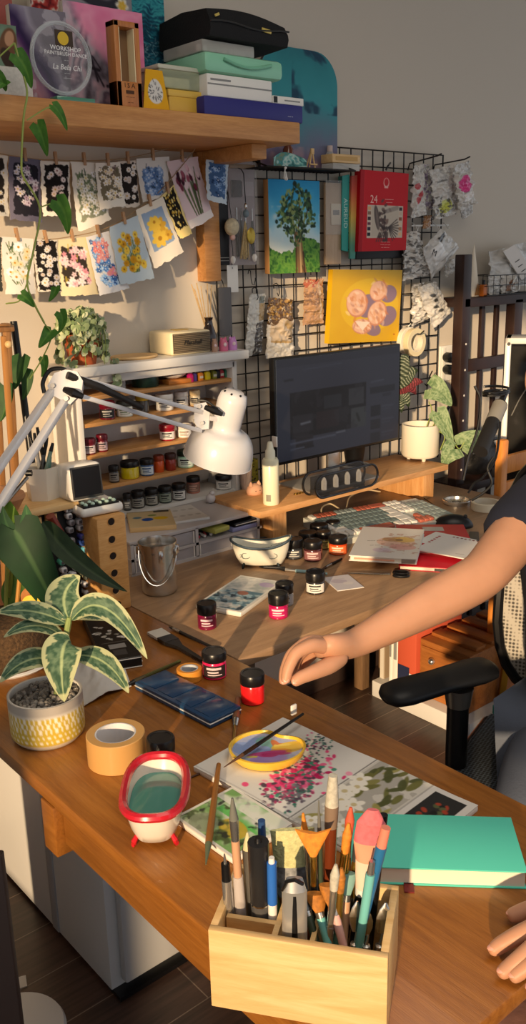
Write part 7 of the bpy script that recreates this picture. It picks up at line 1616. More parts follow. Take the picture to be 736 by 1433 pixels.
# crumpled white cloth
pts = [(104, 968), (150, 990), (183, 965), (172, 925), (118, 918)]; c = sum((at(x, y, Z=ZD) for x, y in pts), Vector())/5
p = Pic(1, 1, 30, '#cfccc8'); A, B_, Cc, Dd = [at(x, y, Z=ZD) for x, y in ((100, 932), (168, 918), (184, 962), (112, 992))]; n9 = p.noise(4, 77)
t = E('white_cloth', 'crumpled white paper towel lying behind the yellow patterned plant pot', 'paper towel', c)
painted('sheet', p, lambda u, v: (A*(1-u)*(1-v)+B_*u*(1-v)+Cc*u*v+Dd*(1-u)*v+Vector((0, 0, .003+.034*math.sin(PI*u)**2*(1-.7*v)*n9[int(v*29), int(u*29)]*1.6)), Vector((0, 0, 1))), paintmat(.9), t, .0012, world=True, both=True)
nb_ = mat('pale_bristle', '#cfcabf', .8)
# wide flat black brush, thin dark brush, green brush
A = at(284, 925, Z=ZD+.006); B_ = at(216, 883, Z=ZD+.006); t = E('flat_brush', 'wide flat black brush with pale bristles lying beside the back desk', 'brush', A); v = B_-A; n_ = Vector((-v.y, v.x, 0)).normalized()
def ribbon(u0, u1, w0, w1, m_, nm, th=.006):
    g = MB(); q = [v*u0-n_*w0/2, v*u0+n_*w0/2, v*u1+n_*w1/2, v*u1-n_*w1/2]; g.add([p_-Vector((0, 0, th/2)) for p_ in q]+[p_+Vector((0, 0, th/2)) for p_ in q], [(0, 1, 2, 3), (7, 6, 5, 4), (0, 4, 5, 1), (1, 5, 6, 2), (2, 6, 7, 3), (3, 7, 4, 0)], 0, False); g.build(nm, m_, t)
ribbon(0, .45, .008, .012, M_black, 'handle'); ribbon(.45, .62, .012, .032, M_black, 'shoulder'); ribbon(.62, .78, .032, .033, mat('black_ferrule', '#1c1a1a', .3), 'ferrule', .007); ribbon(.78, 1, .033, .034, nb_, 'bristles', .005)
lie((302, 908), (236, 877), .0035, ZD, [(0, .75, .003, .0035, M_black, 'handle'), (.75, .9, .0035, .003, M_chrome, 'ferrule'), (.9, 1, .003, .0008, M_black, 'bristles')], 'thin_brush', 'thin dark brush lying along the joint between the two desks')
og_ = mat('olive_lacquer', '#4a4a24', .3)
lie((252, 925), (180, 958), .0045, ZD, [(0, .7, .003, .005, og_, 'handle'), (.7, .9, .005, .0055, mat('dull_brass', '#6a6450', .35, .8), 'ferrule'), (.9, 1, .0055, .003, M_black, 'bristles')], 'olive_brush', 'olive green handled brush lying behind the blue tin')
# blue tin
c, w, d, r = rect([(198, 953), (289, 1019), (326, 991), (238, 937)], ZD+.012); t = E('blue_tin', 'long dark blue watercolour tin with embossed lid on the front desk', 'paint tin', (c.x, c.y, ZD), r)
bt = mat('blue_tin_enamel', '#1d4166', .28, coat=.3)
MB().box((0, 0, .004), (w, d, .008), bev=.003).build('base', bt, t); MB().box((0, 0, .0085), (w*1.004, d*1.01, .0016), bev=.0006).build('white_rim', M_wplast, t); MB().box((0, 0, .0125), (w, d, .007), bev=.003).build('lid', bt, t)
for k, u in enumerate((-.36, -.12, .12, .36)): MB().box((w*u, 0, .0165), (w*.2, d*.78, .0016), bev=.0012).build('embossed_panel', bt, t)
# tapes and jars
P = at(265, 941, Z=ZD+.012); taperoll('tape_roll', 'small orange tape roll beside the pink jar', Vector((P.x, P.y, ZD+.0105)), .0235, .0165, .021, (0, 0, 1), mat('orange_tape', '#d98f34', .45), mat('blue_white_core', '#b9c0c9', .6))
djar(284, 318, 953, 908, 'hot pink paint jar with a black label on the front desk', body='#d81f5a', label='#2a2022', strip='#d9c4c8', lidf=.33)
djar(337, 371, 989, 939, 'bright red paint jar near the reaching hand', body='#e01f22', lidf=.34)
djar(208, 247, 1085, 1029, 'black-lidded jar standing behind the red-rimmed bath', body='#2c2c2c', lidf=.42)
P, r = stand(124, 208, 1086, ZD); hh = .042; zc = ztop(P, 1034)-ZD; t = taperoll('tape_roll', 'wide brown packing tape roll with a white printed core on the front desk', P+Vector((0, 0, .024)), r, r*.70, .048, (0, 0, 1), mat('brown_packing_tape', '#c99a5c', .4, coat=.1), mat('white_core', '#d9d9dc', .6))
prt = mat('navy_print', '#3a4468', .6)
for a in (1.0, .3, 1.7, 2.4, -.4): text('lettering', '-- --', .009, prt, t, frame4((r*.695*math.cos(a)*.985, r*.695*math.sin(a)*.985, .004-.012*(a > 1.5)), (math.sin(a), -math.cos(a), 0), (0, 0, 1)), .0002, shear=.2)
# red rimmed bath with green water
A = at(217, 1172, Z=ZD); Bk = at(222, 1085, Z=ZD); c = at(218, 1130, Z=ZD); ang = math.atan2(1, .62); P = at(217, 1135, Z=ZD)
v = (at(223, 1060, Z=ZD+.06)-at(212, 1135, Z=ZD+.06)); P = at(219, 1128, Z=ZD+.03); P.z = ZD
bath('white enamel bath with a red rim, red feet and green water, nearest the desk edge', P, math.atan2(v.y, v.x), .150, .083, .058, '#c01c2e', '#e6e0d4', '#c8202c', None, '#4f8f82', .06, .075)
# spiral-bound sketchbook
A, B_, Cc = [at(x, y, Z=ZD+.01) for x, y in ((291, 1062), (413, 996), (652, 1138))]; Dd = A+Cc-B_
u_ = (B_-A); v_ = (Cc-B_); c = (A+Cc)/2; r = math.atan2(u_.y, u_.x); w, h = u_.length, v_.length
t = E('sketchbook', 'open sketchbook of flower paintings across the front desk, under the heart-shaped dish', 'sketchbook', (c.x, c.y, ZD), r)
MB().box((0, 0, .004), (w, h, .008), bev=.001).build('page_block', M_paper, t)
p = Pic(w, h, 150, '#dcdad4'); a = p.asp
random.seed(51)
def tuft(x0, y0, x1, y1, n, cols, r0, r1):
    for k in range(n): p.ell(random.gauss((x0+x1)/2, (x1-x0)/4), random.gauss((y0+y1)/2, (y1-y0)/4), random.uniform(r0, r1), random.uniform(r0, r1)*.8, random.random()*3, random.choice(cols), .92)
for k in range(150): s_ = random.random(); p.ell(.1+.85*s_+random.gauss(0, .05), a*.36-.17*a*s_*.4+random.gauss(0, .05), .011, .008, random.random()*3, random.choice(['#3f7a68', '#4a4a54', '#2f5f58', '#7a3a5a']), .9)
for k in range(60): s_ = random.random(); p.ell(.7+.3*s_+random.gauss(0, .02), a*.25-.03*s_+random.gauss(0, .04), .012, .009, random.random()*3, random.choice(['#3f7a68', '#4a4a54', '#d0457e', '#2f5f58']), .9)
tuft(.12, a*.27, .74, a*.47, 260, ['#d8306e', '#e6608f', '#f09ab4', '#b81f58', '#4a4450', '#3f8a72', '#e84a80'], .014, .032); tuft(.02, a*.37, .45, a*.51, 120, ['#5a4a5a', '#a83a64', '#3f7a68', '#77747c'], .01, .02)
p.rect(0, a*.525, 1, a*.532, '#8c8a86'); p.rect(0, a*.535, 1, a*.80, '#c9c6bd'); p.mix((p.V > a*.545)*(p.V < a*.79)*(p.noise(5, 61) > .45), '#8f8c84', .5)
for k in range(34): x = random.uniform(.05, .98); y = random.uniform(a*.56, a*.78); p.ell(x, y, random.uniform(.05, .1), random.uniform(.018, .035), random.uniform(-1, 1), random.choice(['#6a6a38', '#838048', '#4f5430', '#9a9456']), .95)
for k in range(12): p.flower(random.uniform(.08, .95), random.uniform(a*.56, a*.77), random.uniform(.06, .09), '#ebe8dc', '#c9bb90', 5)
p.rect(0, a*.795, 1, a*.803, '#a9a7a2'); p.rect(0, a*.805, 1, a, '#d3d1cc'); darkn = (p.V > a*.83)*(p.V < a*.97)*(p.U > .1)*(p.U < .95)*(p.noise(6, 62) > .3); p.mix(darkn, '#2b2c2c'); tuft(.2, a*.85, .9, a*.95, 40, ['#3f4a34', '#a8402c', '#5a6240', '#1f2020'], .015, .035)
p.line(.02, 0, .02, a, .01, '#b9b7b2'); p.line(.7, .12, .8, .13, .012, '#a9a59c')
painted('pages', p, lambda u, v: (Vector((w/2-w*(1-u), h/2-h*v, .0088+.002*math.sin(v*PI*1.9+u)**2)), Vector((0, 0, 1))), paintmat(.75), t, .0006)
t.rotation_euler = (0, 0, r)
# white tab clip on its far corner
MB().box((0, 0, .009), (.012, .004, .018), bev=.001).thing('white_clip', M_paper, 'white tab standing at the far corner of the sketchbook', 'clip', at(411, 1000, Z=ZD+.011), r)
# heart-shaped dish
P = at(374, 1050, Z=ZD+.02); P.z = ZD+.0115
t = E('heart_dish', 'yellow-rimmed heart-shaped dish of paint lying on the sketchbook', 'paint dish', P)
def heart(s_, n=48):
    o = []
    for k in range(n):
        a_ = 2*PI*k/n; rr = 1-.13*max(0, math.cos(a_-.95))**10*2.1; o.append((rr*math.cos(a_)*s_*1.06, rr*math.sin(a_)*s_*.92))
    return o
ye = mat('yellow_glaze', '#e0b83c', .2, coat=.4); S_ = .056
rg = lambda s_, z: [(x, y, z) for x, y in heart(s_)]
Mr = rotz(math.radians(-35))
MB().loft([rg(S_*.86, 0), rg(S_*.97, .008), rg(S_, .016), rg(S_*.94, .0165), rg(S_*.9, .012)], cap0=True, M=Mr).build('rim', ye, t)
p = Pic(1, 1, 90, '#aab4d8'); f = p.noise(3, 71); p.ell(.30, .38, .33, .3, .5, '#8fa6dc', .9); p.ell(.55, .22, .22, .14, .2, '#7fb8b4', .9); p.ell(.72, .2, .14, .1, .2, '#d97a4a', .9); p.ell(.82, .42, .22, .2, .5, '#e8c24a', .95); p.ell(.7, .55, .16, .1, .3, '#e6a040', .9); p.ell(.5, .85, .36, .2, 0, '#b493d8', .95); p.ell(.48, .6, .3, .09, -.15, '#cc4a8c', .95); p.ell(.62, .64, .24, .07, .05, '#c43a7a', .9); p.ell(.78, .3, .12, .07, .6, '#f0d870', .9); p.ell(.22, .72, .08, .06, 0, '#e6d060', .9)
hn = np.array(heart(S_*.91, 180))
def fh(u, v):
    x, y = (u-.5)*2, (.5-v)*2; m_ = max(abs(x), abs(y), 1e-6); l_ = math.hypot(x, y); k_ = m_/l_ if l_ > 1e-6 else 1; a_ = math.atan2(y, x); i = int((a_ % (2*PI))/(2*PI)*180) % 180; q = Vector((hn[i][0], hn[i][1], 0))*m_
    q = Mr @ q; q.z = .0075+.0045*m_**3; return q, Vector((0, 0, 1))
painted('paint', p, fh, paintmat(.15, coat=.5), t, .001)
A = at(424, 999, Z=ZD+.031); B_ = at(313, 1074, Z=ZD+.030); v = B_-A; t = E('black_brush', 'slim black brush resting across the heart-shaped dish', 'brush', A)
MB().cyl((0, 0, 0), v*.62, .0022, .0034, 10).build('handle', M_black, t); MB().cyl(v*.62, v*.78, .0034, .003, 10).build('ferrule', mat('dark_ferrule', '#4a3426', .3, .7), t); MB().cyl(v*.78, v, .003, .0005, 10).build('bristles', mat('dark_bristle', '#5a3c28', .8), t)
# turned wooden tool beside the dish
lie((333, 978), (325, 1052), .006, ZD, [(0, .42, .005, .0065, mat('turned_wood', '#7a5236', .4), 'handle'), (.42, .55, .006, .004, M_chrome, 'ferrule'), (.55, 1, .003, .002, mat('brass', '#b08f4a', .3, .9), 'shaft')], 'dip_pen', 'turned wooden handled pen lying between the red jar and the heart dish', 'pen')
# green palette tray
def gp(w, d):
    p = Pic(w, d, 100, '#d6d9cc'); a = p.asp; p.mix(np.clip((p.noise(3, 81)-.38)*5, 0, 1), '#8fb874', .8); p.mix(np.clip((p.noise(4, 82)-.45)*6, 0, 1), '#6aa04e', .8); p.mix((p.V < a*.5)*(p.U > .2)*np.clip((p.noise(4, 86)-.4)*6, 0, 1), '#5fbf5a', .9); p.ell(.62, a*.62, .2, .14, .2, '#c9a82c', .8); p.mix((p.V > a*.35)*np.clip((p.noise(7, 83)-.56)*9, 0, 1), '#4a5a34', .9); p.mix(np.clip((p.noise(9, 84)-.64)*12, 0, 1), '#2a2f28', .85); p.mix((p.V < a*.3)*np.clip((p.noise(4, 85)-.4)*6, 0, 1), '#e6e8dc', .9); p.ell(.3, a*.8, .18, .16, .2, '#8f9a80', .8)
    for q in ((0, 0, 1, .035), (0, a-.035, 1, a), (0, 0, .035, a), (.965, 0, 1, a)): p.rect(*q, '#e6e2d6')
    return p
slabpx('green_palette', 'white square palette smeared with green and yellow paint left of the brush box', 'palette', [(256, 1140), (322, 1213), (402, 1150), (325, 1098)], ZD, .010, mat('porcelain', '#e4e2da', .2, coat=.4), .004, gp, pm=paintmat(.3, coat=.3))
wn = mat('brown_stick', '#96622c', .4)
lie((306, 1070), (288, 1210), .004, ZD+.0105, [(0, .75, .0035, .005, wn, 'handle'), (.75, .82, .005, .0045, wn, 'ferrule'), (.82, 1, .0045, .0006, mat('grey_green_bristle', '#5f6a50', .8), 'bristles')], 'wooden_brush', 'brown wooden brush with a grey-green tip lying over the green palette')
lie((262, 1090), (308, 1070), .002, ZD, [(0, 1, .0015, .002, mat('dark_stick', '#4a2c1c', .5), 'stick')], 'thin_stick', 'thin dark stick lying between the red-rimmed bath and the sketchbook', 'stick')
# turquoise notebook
tq = mat('turquoise_cloth', '#58d0ba', .55)
t, w, d = bookpx('turquoise_notebook', 'thick turquoise notebook with white pages lying behind the brush box', [(487, 1217), (736, 1215), (715, 1142), (495, 1139)], ZD, .025, tq)
MB().box((-w*.17, -d/2-.004, .001), (.012, .02, .002)).build('ribbon', mat('dark_red_ribbon', '#6a1a1c', .6), t)

BA, BB, BC, BD_ = [Vector(q) for q in ((.441, .628, ZD), (.547, .481, ZD), (.644, .545, ZD), (.519, .692, ZD))]
ux = (BB-BA); bw = ux.length; ux.normalize(); uy = Vector((-ux.y, ux.x, 0)); bd = .107; bh = .095; br_ = math.atan2(ux.y, ux.x)
bc = BA+ux*bw/2+uy*bd/2
t = E('brush_box', 'pale wooden box full of brushes and tools at the near corner of the front desk', 'organiser box', bc, br_)
wt_ = .008
g = MB(); g.box((0, -bd/2+wt_/2, bh/2), (bw, wt_, bh), bev=.001)
g.build('front_board', W_box, t)
MB().box((0, bd/2-wt_/2, bh/2+.0), (bw, wt_, bh), bev=.001).build('back_board', W_box, t)
for s_ in (-1, 1): MB().box((s_*(bw/2-wt_/2), 0, bh/2), (wt_, bd-2*wt_, bh), bev=.001).build('side_board', W_box, t)
MB().box((0, 0, .004), (bw-2*wt_, bd-2*wt_, .008)).build('bottom_board', W_box, t)
MB().box((-bw*.135, 0, bh*.48), (.006, bd-2*wt_, bh*.94)).build('divider', W_box, t)
MB().box((bw*.06, 0, bh*.40), (.005, bd-2*wt_, bh*.8)).build('divider', W_box, t)
MB().box((-bw*.30, -bd*.18, bh*.46), (bw*.29, .006, bh*.9)).build('divider', W_box, t)
MB().box((-bw*.30, -bd*.33, bh*.60), (bw*.29, bd*.28, .006)).build('shallow_shelf', W_box, t)
LW_ = lambda x, y, z: bc+ux*x+uy*y+Vector((0, 0, z))
def tool(lx, ly, px, py, z0, parts, name, label, off=0, cat='brush'):
    b = LW_(lx, ly, z0); T_ = vplane(b, px, py, off); t = E(name, label, cat, b); v = T_-b
    for q in parts:
        u0, u1, ra, rb, m_, nm = q[:6]
        if len(q) > 6:
            s_ = RT-v.normalized()*RT.dot(v.normalized()); s_.normalize(); n_ = v.normalized().cross(s_); rings = []
            for k in range(7):
                s2 = k/6; c = v*(u0+(u1-u0)*s2); hw = ra+(rb-ra)*s2; th = q[6]*(1-.6*s2)
                rings.append([c+s_*hw*math.cos(a)+n_*th*math.sin(a)+v.normalized()*(q[7] if len(q) > 7 else 0)*s2*(math.cos(a)**2*-1) for a in np.linspace(0, 2*PI, 15)[:-1]])
            MB().loft(rings, cap0=True, cap1=True).build(nm, m_, t)
        else: MB().cyl(v*u0, v*u1, ra, rb, 12).build(nm, m_, t)
    return t
gold = mat('gold_ferrule', '#c9a04a', .25, .9); orb = mat('orange_bristle', '#d9862c', .7, var=.2, scale=200); brb = mat('amber_bristle', '#a86a24', .7, var=.3, scale=200); tqh = mat('aqua_handle', '#6fb8b4', .3); pkh = mat('pink_handle', '#d9a8a0', .35); gyb = mat('grey_bristle', '#b9b4a4', .8, var=.2, scale=200); brn = mat('red_brown_handle', '#6a3018', .25, coat=.4); wood_h = mat('natural_handle', '#c99a78', .4); blu = mat('blue_handle', '#2a6a9a', .3, coat=.3)
# left compartment: pens and markers
zz = .012; zs2 = bh*.64
tool(-.078, -.034+.024, 314, 1195, zz, [(0, .78, .0055, .0055, mat('silver_pen', '#c4c2be', .25, .8), 'barrel'), (.78, .92, .005, .0045, M_black, 'grip'), (.92, 1, .002, .0008, M_steel, 'tip')], 'pen', 'silver pen with a black tip at the left end of the brush box', cat='pen')
tool(-.068, -.004, 325, 1117, zz, [(0, .55, .0075, .0055, glassmat('clear_handle', '#e6dcd8', .1, .4), 'handle'), (.55, .76, .0045, .0045, wood_h, 'collar'), (.76, .88, .0042, .005, M_steel, 'ferrule'), (.88, 1, .005, .0012, mat('grey_tip', '#6a6a62', .8), 'bristles')], 'paint_brush', 'clear-handled brush with a grey pointed tip in the left compartment')
tool(-.058, .010, 346, 1165, zz, [(0, .88, .007, .0068, mat('pewter', '#8f8c86', .3, .7), 'barrel'), (.88, 1, .0065, .001, mat('pale_tip', '#c9c49a', .6), 'tip')], 'marker_pen', 'pewter marker with a pale pointed tip in the left compartment', cat='pen')
tool(-.047, -.005, 361, 1172, zz, [(0, .52, .0085, .0105, mat('dark_grey_barrel', '#5a5a5c', .3, .3), 'barrel'), (.52, .53, .0108, .0108, M_chrome, 'band'), (.53, .97, .0105, .0112, mat('black_cap', '#232325', .3), 'cap'), (.97, 1, .004, .003, M_black, 'cap_loop')], 'thick_marker', 'thick black and dark grey marker, biggest in the left compartment', cat='pen')
tool(-.052, .024, 366, 1148, zz, [(0, .85, .004, .004, blu, 'barrel'), (.85, 1, .0045, .004, mat('navy_clip', '#2a4a7a', .3), 'clip')], 'blue_pen', 'blue pen end showing behind the thick black marker', cat='pen')
tool(-.034, -.010, 380, 1200, zz, [(0, .28, .0048, .0048, mat('pen_blue', '#2f6ac0', .3), 'grip'), (.28, .62, .0048, .0048, M_wplast, 'label_sleeve'), (.62, .96, .0052, .0052, mat('pen_blue', '#2f6ac0', .3), 'cap'), (.96, 1, .0035, .003, M_wplast, 'cap_end')], 'blue_pen', 'blue and white capped pen at the right of the left compartment', cat='pen')
tool(-.030, .030, 368, 1186, zz, [(0, .7, .004, .005, mat('leaf_green', '#6a9a5a', .4), 'handle'), (.7, 1, .006, .002, mat('leaf_green', '#6a9a5a', .4), 'blade')], 'palette_knife', 'leaf-green handled tool behind the blue pen', cat='tool')
# middle: big flat brush, fan brush, box cutter and more
hak = tool(-.012, .034, 409, 1160, zz, [(0, .30, .006, .014, mat('orange_wood_handle', '#c9742c', .35), 'handle', .006), (.30, .46, .018, .021, mat('orange_wood_handle', '#c9742c', .35), 'shoulder', .006), (.46, .72, .0225, .0225, mat('patterned_ferrule', '#8f9296', .4, .3, var=.6, scale=120), 'ferrule', .007), (.72, 1, .0225, .0235, mat('straw_bristle', '#c6c48e', .8, var=.15, scale=180, bump=.5, bscale=300), 'bristles', .008)], 'wide_brush', 'wide flat brush with straw-coloured bristles and patterned ferrule in the brush box')
ct = tool(-.006, -.034, 412, 1228, zz, [(0, .9, .013, .0125, mat('silver_cutter', '#c4c3c0', .3, .7), 'body', .007), (.22, .86, .005, .005, M_black, 'slider_track', .0078), (.9, 1, .012, .008, mat('silver_cutter', '#c4c3c0', .3, .7), 'nose', .006)], 'box_cutter', 'silver box cutter with a black round knob at the front of the brush box', cat='cutter')
vct = vplane(LW_(-.006, -.034, zz), 412, 1228)-LW_(-.006, -.034, zz)
MB().cyl(vct*.42-HF*.006, vct*.42-HF*.013, .0085, .0075, 12).build('knob', M_black, ct)
MB().tube([vct*.9-RT*.012, vct*1.0-RT*.008-HF*.006, vct*1.03-HF*.009, vct*.98+RT*.008-HF*.006], .002, 6).build('clip', M_black, ct)
tool(.006, .010, 438, 1166, zz, [(0, .62, .0025, .0035, M_black, 'handle'), (.62, .84, .0032, .0034, gold, 'ferrule'), (.84, 1, .004, .019, orb, 'bristles', .0035, -.006)], 'fan_brush', 'fan brush with bright orange bristles in the middle of the brush box')
tool(.014, .036, 466, 1085, zz, [(0, .42, .004, .005, M_black, 'handle'), (.42, .72, .0065, .0068, brn, 'ferrule'), (.72, .84, .0068, .0075, mat('brown_grey_bristle', '#7f6a58', .8), 'bristle_base'), (.84, 1, .0075, .0048, gyb, 'bristles')], 'mop_brush', 'tallest brush, brown with grey-white bristles, rising from the brush box')
tool(.004, .030, 424, 1138, zz, [(0, .8, .003, .003, M_steel, 'handle'), (.8, .88, .003, .0035, gold, 'ferrule'), (.88, 1, .004, .0012, orb, 'bristles')], 'paint_brush', 'small round orange-tipped brush behind the orange fan brush')
tool(.012, .024, 446, 1120, zz, [(0, .75, .0028, .003, mat('dark_green_handle', '#3f4a3a', .3), 'handle'), (.75, 1, .0028, .0006, mat('grey_needle', '#6a6a62', .4), 'tip')], 'needle_tool', 'thin dark green needle-tipped tool left of the tallest brush', cat='tool')
for k, (lx, ly, px, py, m1, m2, nm) in enumerate(((.02, .02, 488, 1152, tqh, orb, 'aqua-handled brush with a white and orange flat tip right of the tallest brush'), (.028, .028, 491, 1130, gold, mat('red_orange_bristle', '#c9583c', .7), 'gold-ferruled pointed brush with a red-orange tip'), (.03, -.006, 478, 1215, tqh, brb, 'short aqua brush in front of the red-orange pointed brush'), (.022, -.012, 470, 1210, M_steel, gyb, 'steel-handled brush with pale bristles in the middle of the box'), (.034, .036, 502, 1170, M_steel, mat('dark_tip', '#3a3a3c', .6), 'steel brush with a dark tip left of the pink mop brush'))):
    tool(lx, ly, px, py, zz, [(0, .5, .0035, .0045, m1, 'handle'), (.5, .8, .0042, .004, gold if k != 3 else M_steel, 'ferrule'), (.8, .92, .0042, .005, m2, 'bristles'), (.92, 1, .005, .0016, m2, 'bristle_tip')], 'paint_brush', nm)
tool(.044, .028, 522, 1133, zz, [(0, .45, .005, .006, M_black, 'handle'), (.45, .5, .0065, .0075, M_wplast, 'striped_collar'), (.5, .68, .0075, .011, mat('cream_pink_bristle', '#e6c8b4', .8), 'bristle_base', .007), (.68, .80, .011, .0158, mat('peach_bristle', '#e09a7c', .8), 'bristle_middle', .008), (.80, .92, .0158, .0150, mat('rose_bristle', '#cc6a70', .8, var=.15, scale=200), 'bristles', .008), (.92, 1, .0150, .006, mat('rose_bristle', '#cc6a70', .8), 'bristle_tip', .007)], 'powder_brush', 'big fluffy brush with rose-red to cream bristles in the brush box')
tool(.045, .004, 540, 1158, zz, [(0, .78, .0045, .0055, blu, 'handle'), (.78, .88, .0058, .006, blu, 'ferrule'), (.88, 1, .0055, .005, mat('coral_bristle', '#d9806a', .7), 'bristles')], 'flat_brush', 'glossy blue brush with a coral tip leaning right in the brush box')
tool(.060, .036, 537, 1140, zz, [(0, 1, .0045, .0045, M_black, 'barrel')], 'black_stick', 'straight black stick at the right of the brush box', cat='stick')
tool(.050, -.002, 521, 1205, zz, [(0, .9, .0045, .005, tqh, 'handle'), (.9, 1, .004, .003, M_steel, 'end')], 'paint_brush', 'pale aqua brush handle standing below the blue brush')
# front row: tipped brushes with handles down towards the viewer
def front(lx, ly, bx, by, px, py, m1, m2, nm, fan=.010):
    b = at(bx, by, Z=ZD+bh*.72); T_ = vplane(b, px, py, .02); t = E('paint_brush', nm, 'brush', b); v = T_-b; s_ = RT; n_ = -HF
    MB().cyl(-v.normalized()*.045+Vector((0, 0, -.0)), v*.5, .0035, .0048, 10).build('handle', m1, t)
    MB().cyl(v*.5, v*.62, .0046, .005, 10).build('ferrule', M_steel, t)
    MB().loft([[v*(.62+.38*k/4)+s_*(.005+(fan-.005)*math.sin(k/4*PI*.62))*math.cos(a)+n_*.004*math.sin(a) for a in np.linspace(0, 2*PI, 13)[:-1]] for k in range(5)], cap0=True, cap1=True).build('bristles', m2, t)
front(0, 0, 458, 1318, 440, 1250, tqh, brb, 'aqua brush with worn amber bristles at the front of the brush box')
front(0, 0, 440, 1312, 424, 1250, mat('dark_green_handle', '#3f4a3a', .3), mat('dull_steel_blade', '#7a7c78', .3, .8), 'dark green tool with a dull steel head beside the box cutter', .006)
front(0, 0, 480, 1322, 458, 1238, pkh, brb, 'pink-handled brush with amber bristles at the front of the brush box', .009)
front(0, 0, 482, 1300, 486, 1222, wood_h, mat('blue_green_bristle', '#7fa8a0', .7), 'natural wood brush with bluish stained bristles in the centre of the box', .009)
for k, (px, py, px2, py2, nm) in enumerate(((496, 1322, 500, 1260, 'left of the three'), (512, 1325, 512, 1270, 'middle of the three'), (531, 1325, 540, 1262, 'right of the three'))):
    b = at(px, py, Z=ZD+bh*.6); T_ = vplane(b, px2, py2, .01); t = E('palette_knife', 'steel palette knife standing at the right front of the brush box, %s' % nm, 'palette knife', b); v = T_-b
    MB().lathe([(0, -.03), (.005, -.028), (.006, -.01), (.0045, .002), (0, .003)], 10).build('handle', M_steel, t); MB().tube([(0, 0, 0), v*.3+RT*.002], .0018, 6).build('neck', M_steel, t)
    MB().loft([[v*(.3+.7*s_)+RT*.0075*math.sin(PI*(.12+.88*s_))**.8*math.cos(a)-HF*.0008*math.sin(a) for a in np.linspace(0, 2*PI, 9)[:-1]] for s_ in (0, .25, .5, .75, .97)], cap0=True, cap1=True).build('blade', M_chrome, t)
# ================================================================== person, office chair, things below the desks
def skin(V_, Ed, root, sub=2):
    ks = list(V_); me = bpy.data.meshes.new('t'); me.from_pydata([tuple(V_[k][0]) for k in ks], [(ks.index(a), ks.index(b)) for a, b in Ed], [])
    o = bpy.data.objects.new('t', me); COL.objects.link(o); sm2 = o.modifiers.new('s', 'SKIN'); sm2.use_smooth_shade = True
    for i, k in enumerate(ks):
        d = me.skin_vertices[0].data[i]; r = V_[k][1]; d.radius = r if isinstance(r, tuple) else (r, r); d.use_root = k == root
    ss = o.modifiers.new('u', 'SUBSURF'); ss.levels = sub; ss.render_levels = sub
    bpy.context.view_layer.update(); m2_ = bpy.data.meshes.new_from_object(o.evaluated_get(bpy.context.evaluated_depsgraph_get()))
    vs = [v.co.copy() for v in m2_.vertices]; fs = [list(p_.vertices) for p_ in m2_.polygons]
    bpy.data.objects.remove(o); bpy.data.meshes.remove(me); bpy.data.meshes.remove(m2_); return vs, fs
def chain(pts, rs):
    V_ = {str(i): (p_, r_) for i, (p_, r_) in enumerate(zip(pts, rs))}; return skin(V_, [(str(i), str(i+1)) for i in range(len(pts)-1)], '0')
wrR = dp(492, 903, 1.37); elR = dp(676, 806, 1.52); shR = dp(756, 706, 1.72)
pel = Vector((1.55, .80, .55)); che = Vector((1.51, .79, .90)); nkb = Vector((1.49, .82, 1.09)); hd0 = dp(806, 560, 1.63); hd1 = dp(806, 500, 1.63)
shL = Vector((1.42, .60, 1.03)); elL = Vector((1.15, .44, .875)); wrL = at(815, 1292, Z=.80); 
hipR, hipL = Vector((1.54, .90, .53)), Vector((1.56, .70, .53)); knR, knL = Vector((1.14, .70, .55)), Vector((1.16, .52, .55)); anR, anL = Vector((1.16, .66, .09)), Vector((1.18, .50, .09))
PR_ = E('person', 'person in a navy T-shirt seated at the right edge, one bare arm reaching out', 'person', (1.5, .8, 0))
BV = {'pel': (pel, (.15, .11)), 'che': (che, (.15, .10)), 'nkb': (nkb, .06), 'nk': (nkb*.45+hd0*.55, .05), 'hd0': (hd0, .068), 'hd1': (hd1, .082), 'hd2': (hd1+Vector((.01, 0, .06)), .066), 'chn': (hd0+Vector((-.052, -.011, -.008)), .038),
      'sR': (shR, .056), 'uR': (shR*.5+elR*.5, .050), 'eR': (elR, .043), 'fR': (elR*.66+wrR*.34, .041), 'gR': (elR*.3+wrR*.7, .032), 'wR': (wrR, (.025, .023)), 'pR': (dp(462, 906, 1.335), (.030, .020)), 'kR': (dp(442, 904, 1.325), (.026, .016)),
      'sL': (shL, .056), 'eL': (elL, .042), 'fL': (elL*.6+wrL*.4, .038), 'wL': (wrL, (.025, .02)), 'pL': (at(775, 1298, Z=.782), (.034, .016)), 'kL': (at(752, 1308, Z=.778), (.034, .014)),
      'hR': (hipR, .10), 'kR_': (knR, .065), 'aR': (anR, .042), 'hL': (hipL, .10), 'kL_': (knL, .065), 'aL': (anL, .042), 'tR': (anR+Vector((-.15, -.02, -.05)), .035), 'tL': (anL+Vector((-.15, -.02, -.05)), .035)}
BE = [('pel', 'che'), ('che', 'nkb'), ('nkb', 'nk'), ('nk', 'hd0'), ('hd0', 'hd1'), ('hd1', 'hd2'), ('hd0', 'chn'), ('nkb', 'sR'), ('sR', 'uR'), ('uR', 'eR'), ('eR', 'fR'), ('fR', 'gR'), ('gR', 'wR'), ('wR', 'pR'), ('pR', 'kR'), ('nkb', 'sL'), ('sL', 'eL'), ('eL', 'fL'), ('fL', 'wL'), ('wL', 'pL'), ('pL', 'kL'), ('pel', 'hR'), ('hR', 'kR_'), ('kR_', 'aR'), ('pel', 'hL'), ('hL', 'kL_'), ('kL_', 'aL'), ('aR', 'tR'), ('aL', 'tL')]
sk = mat('skin', '#c08e70', .5, sss=.15, var=.05, scale=25); nail = mat('nails', '#dba08c', .3)
body = MB(); body.add(*skin(BV, BE, 'pel'))
ft = lambda a: [dp(*q) for q in a]
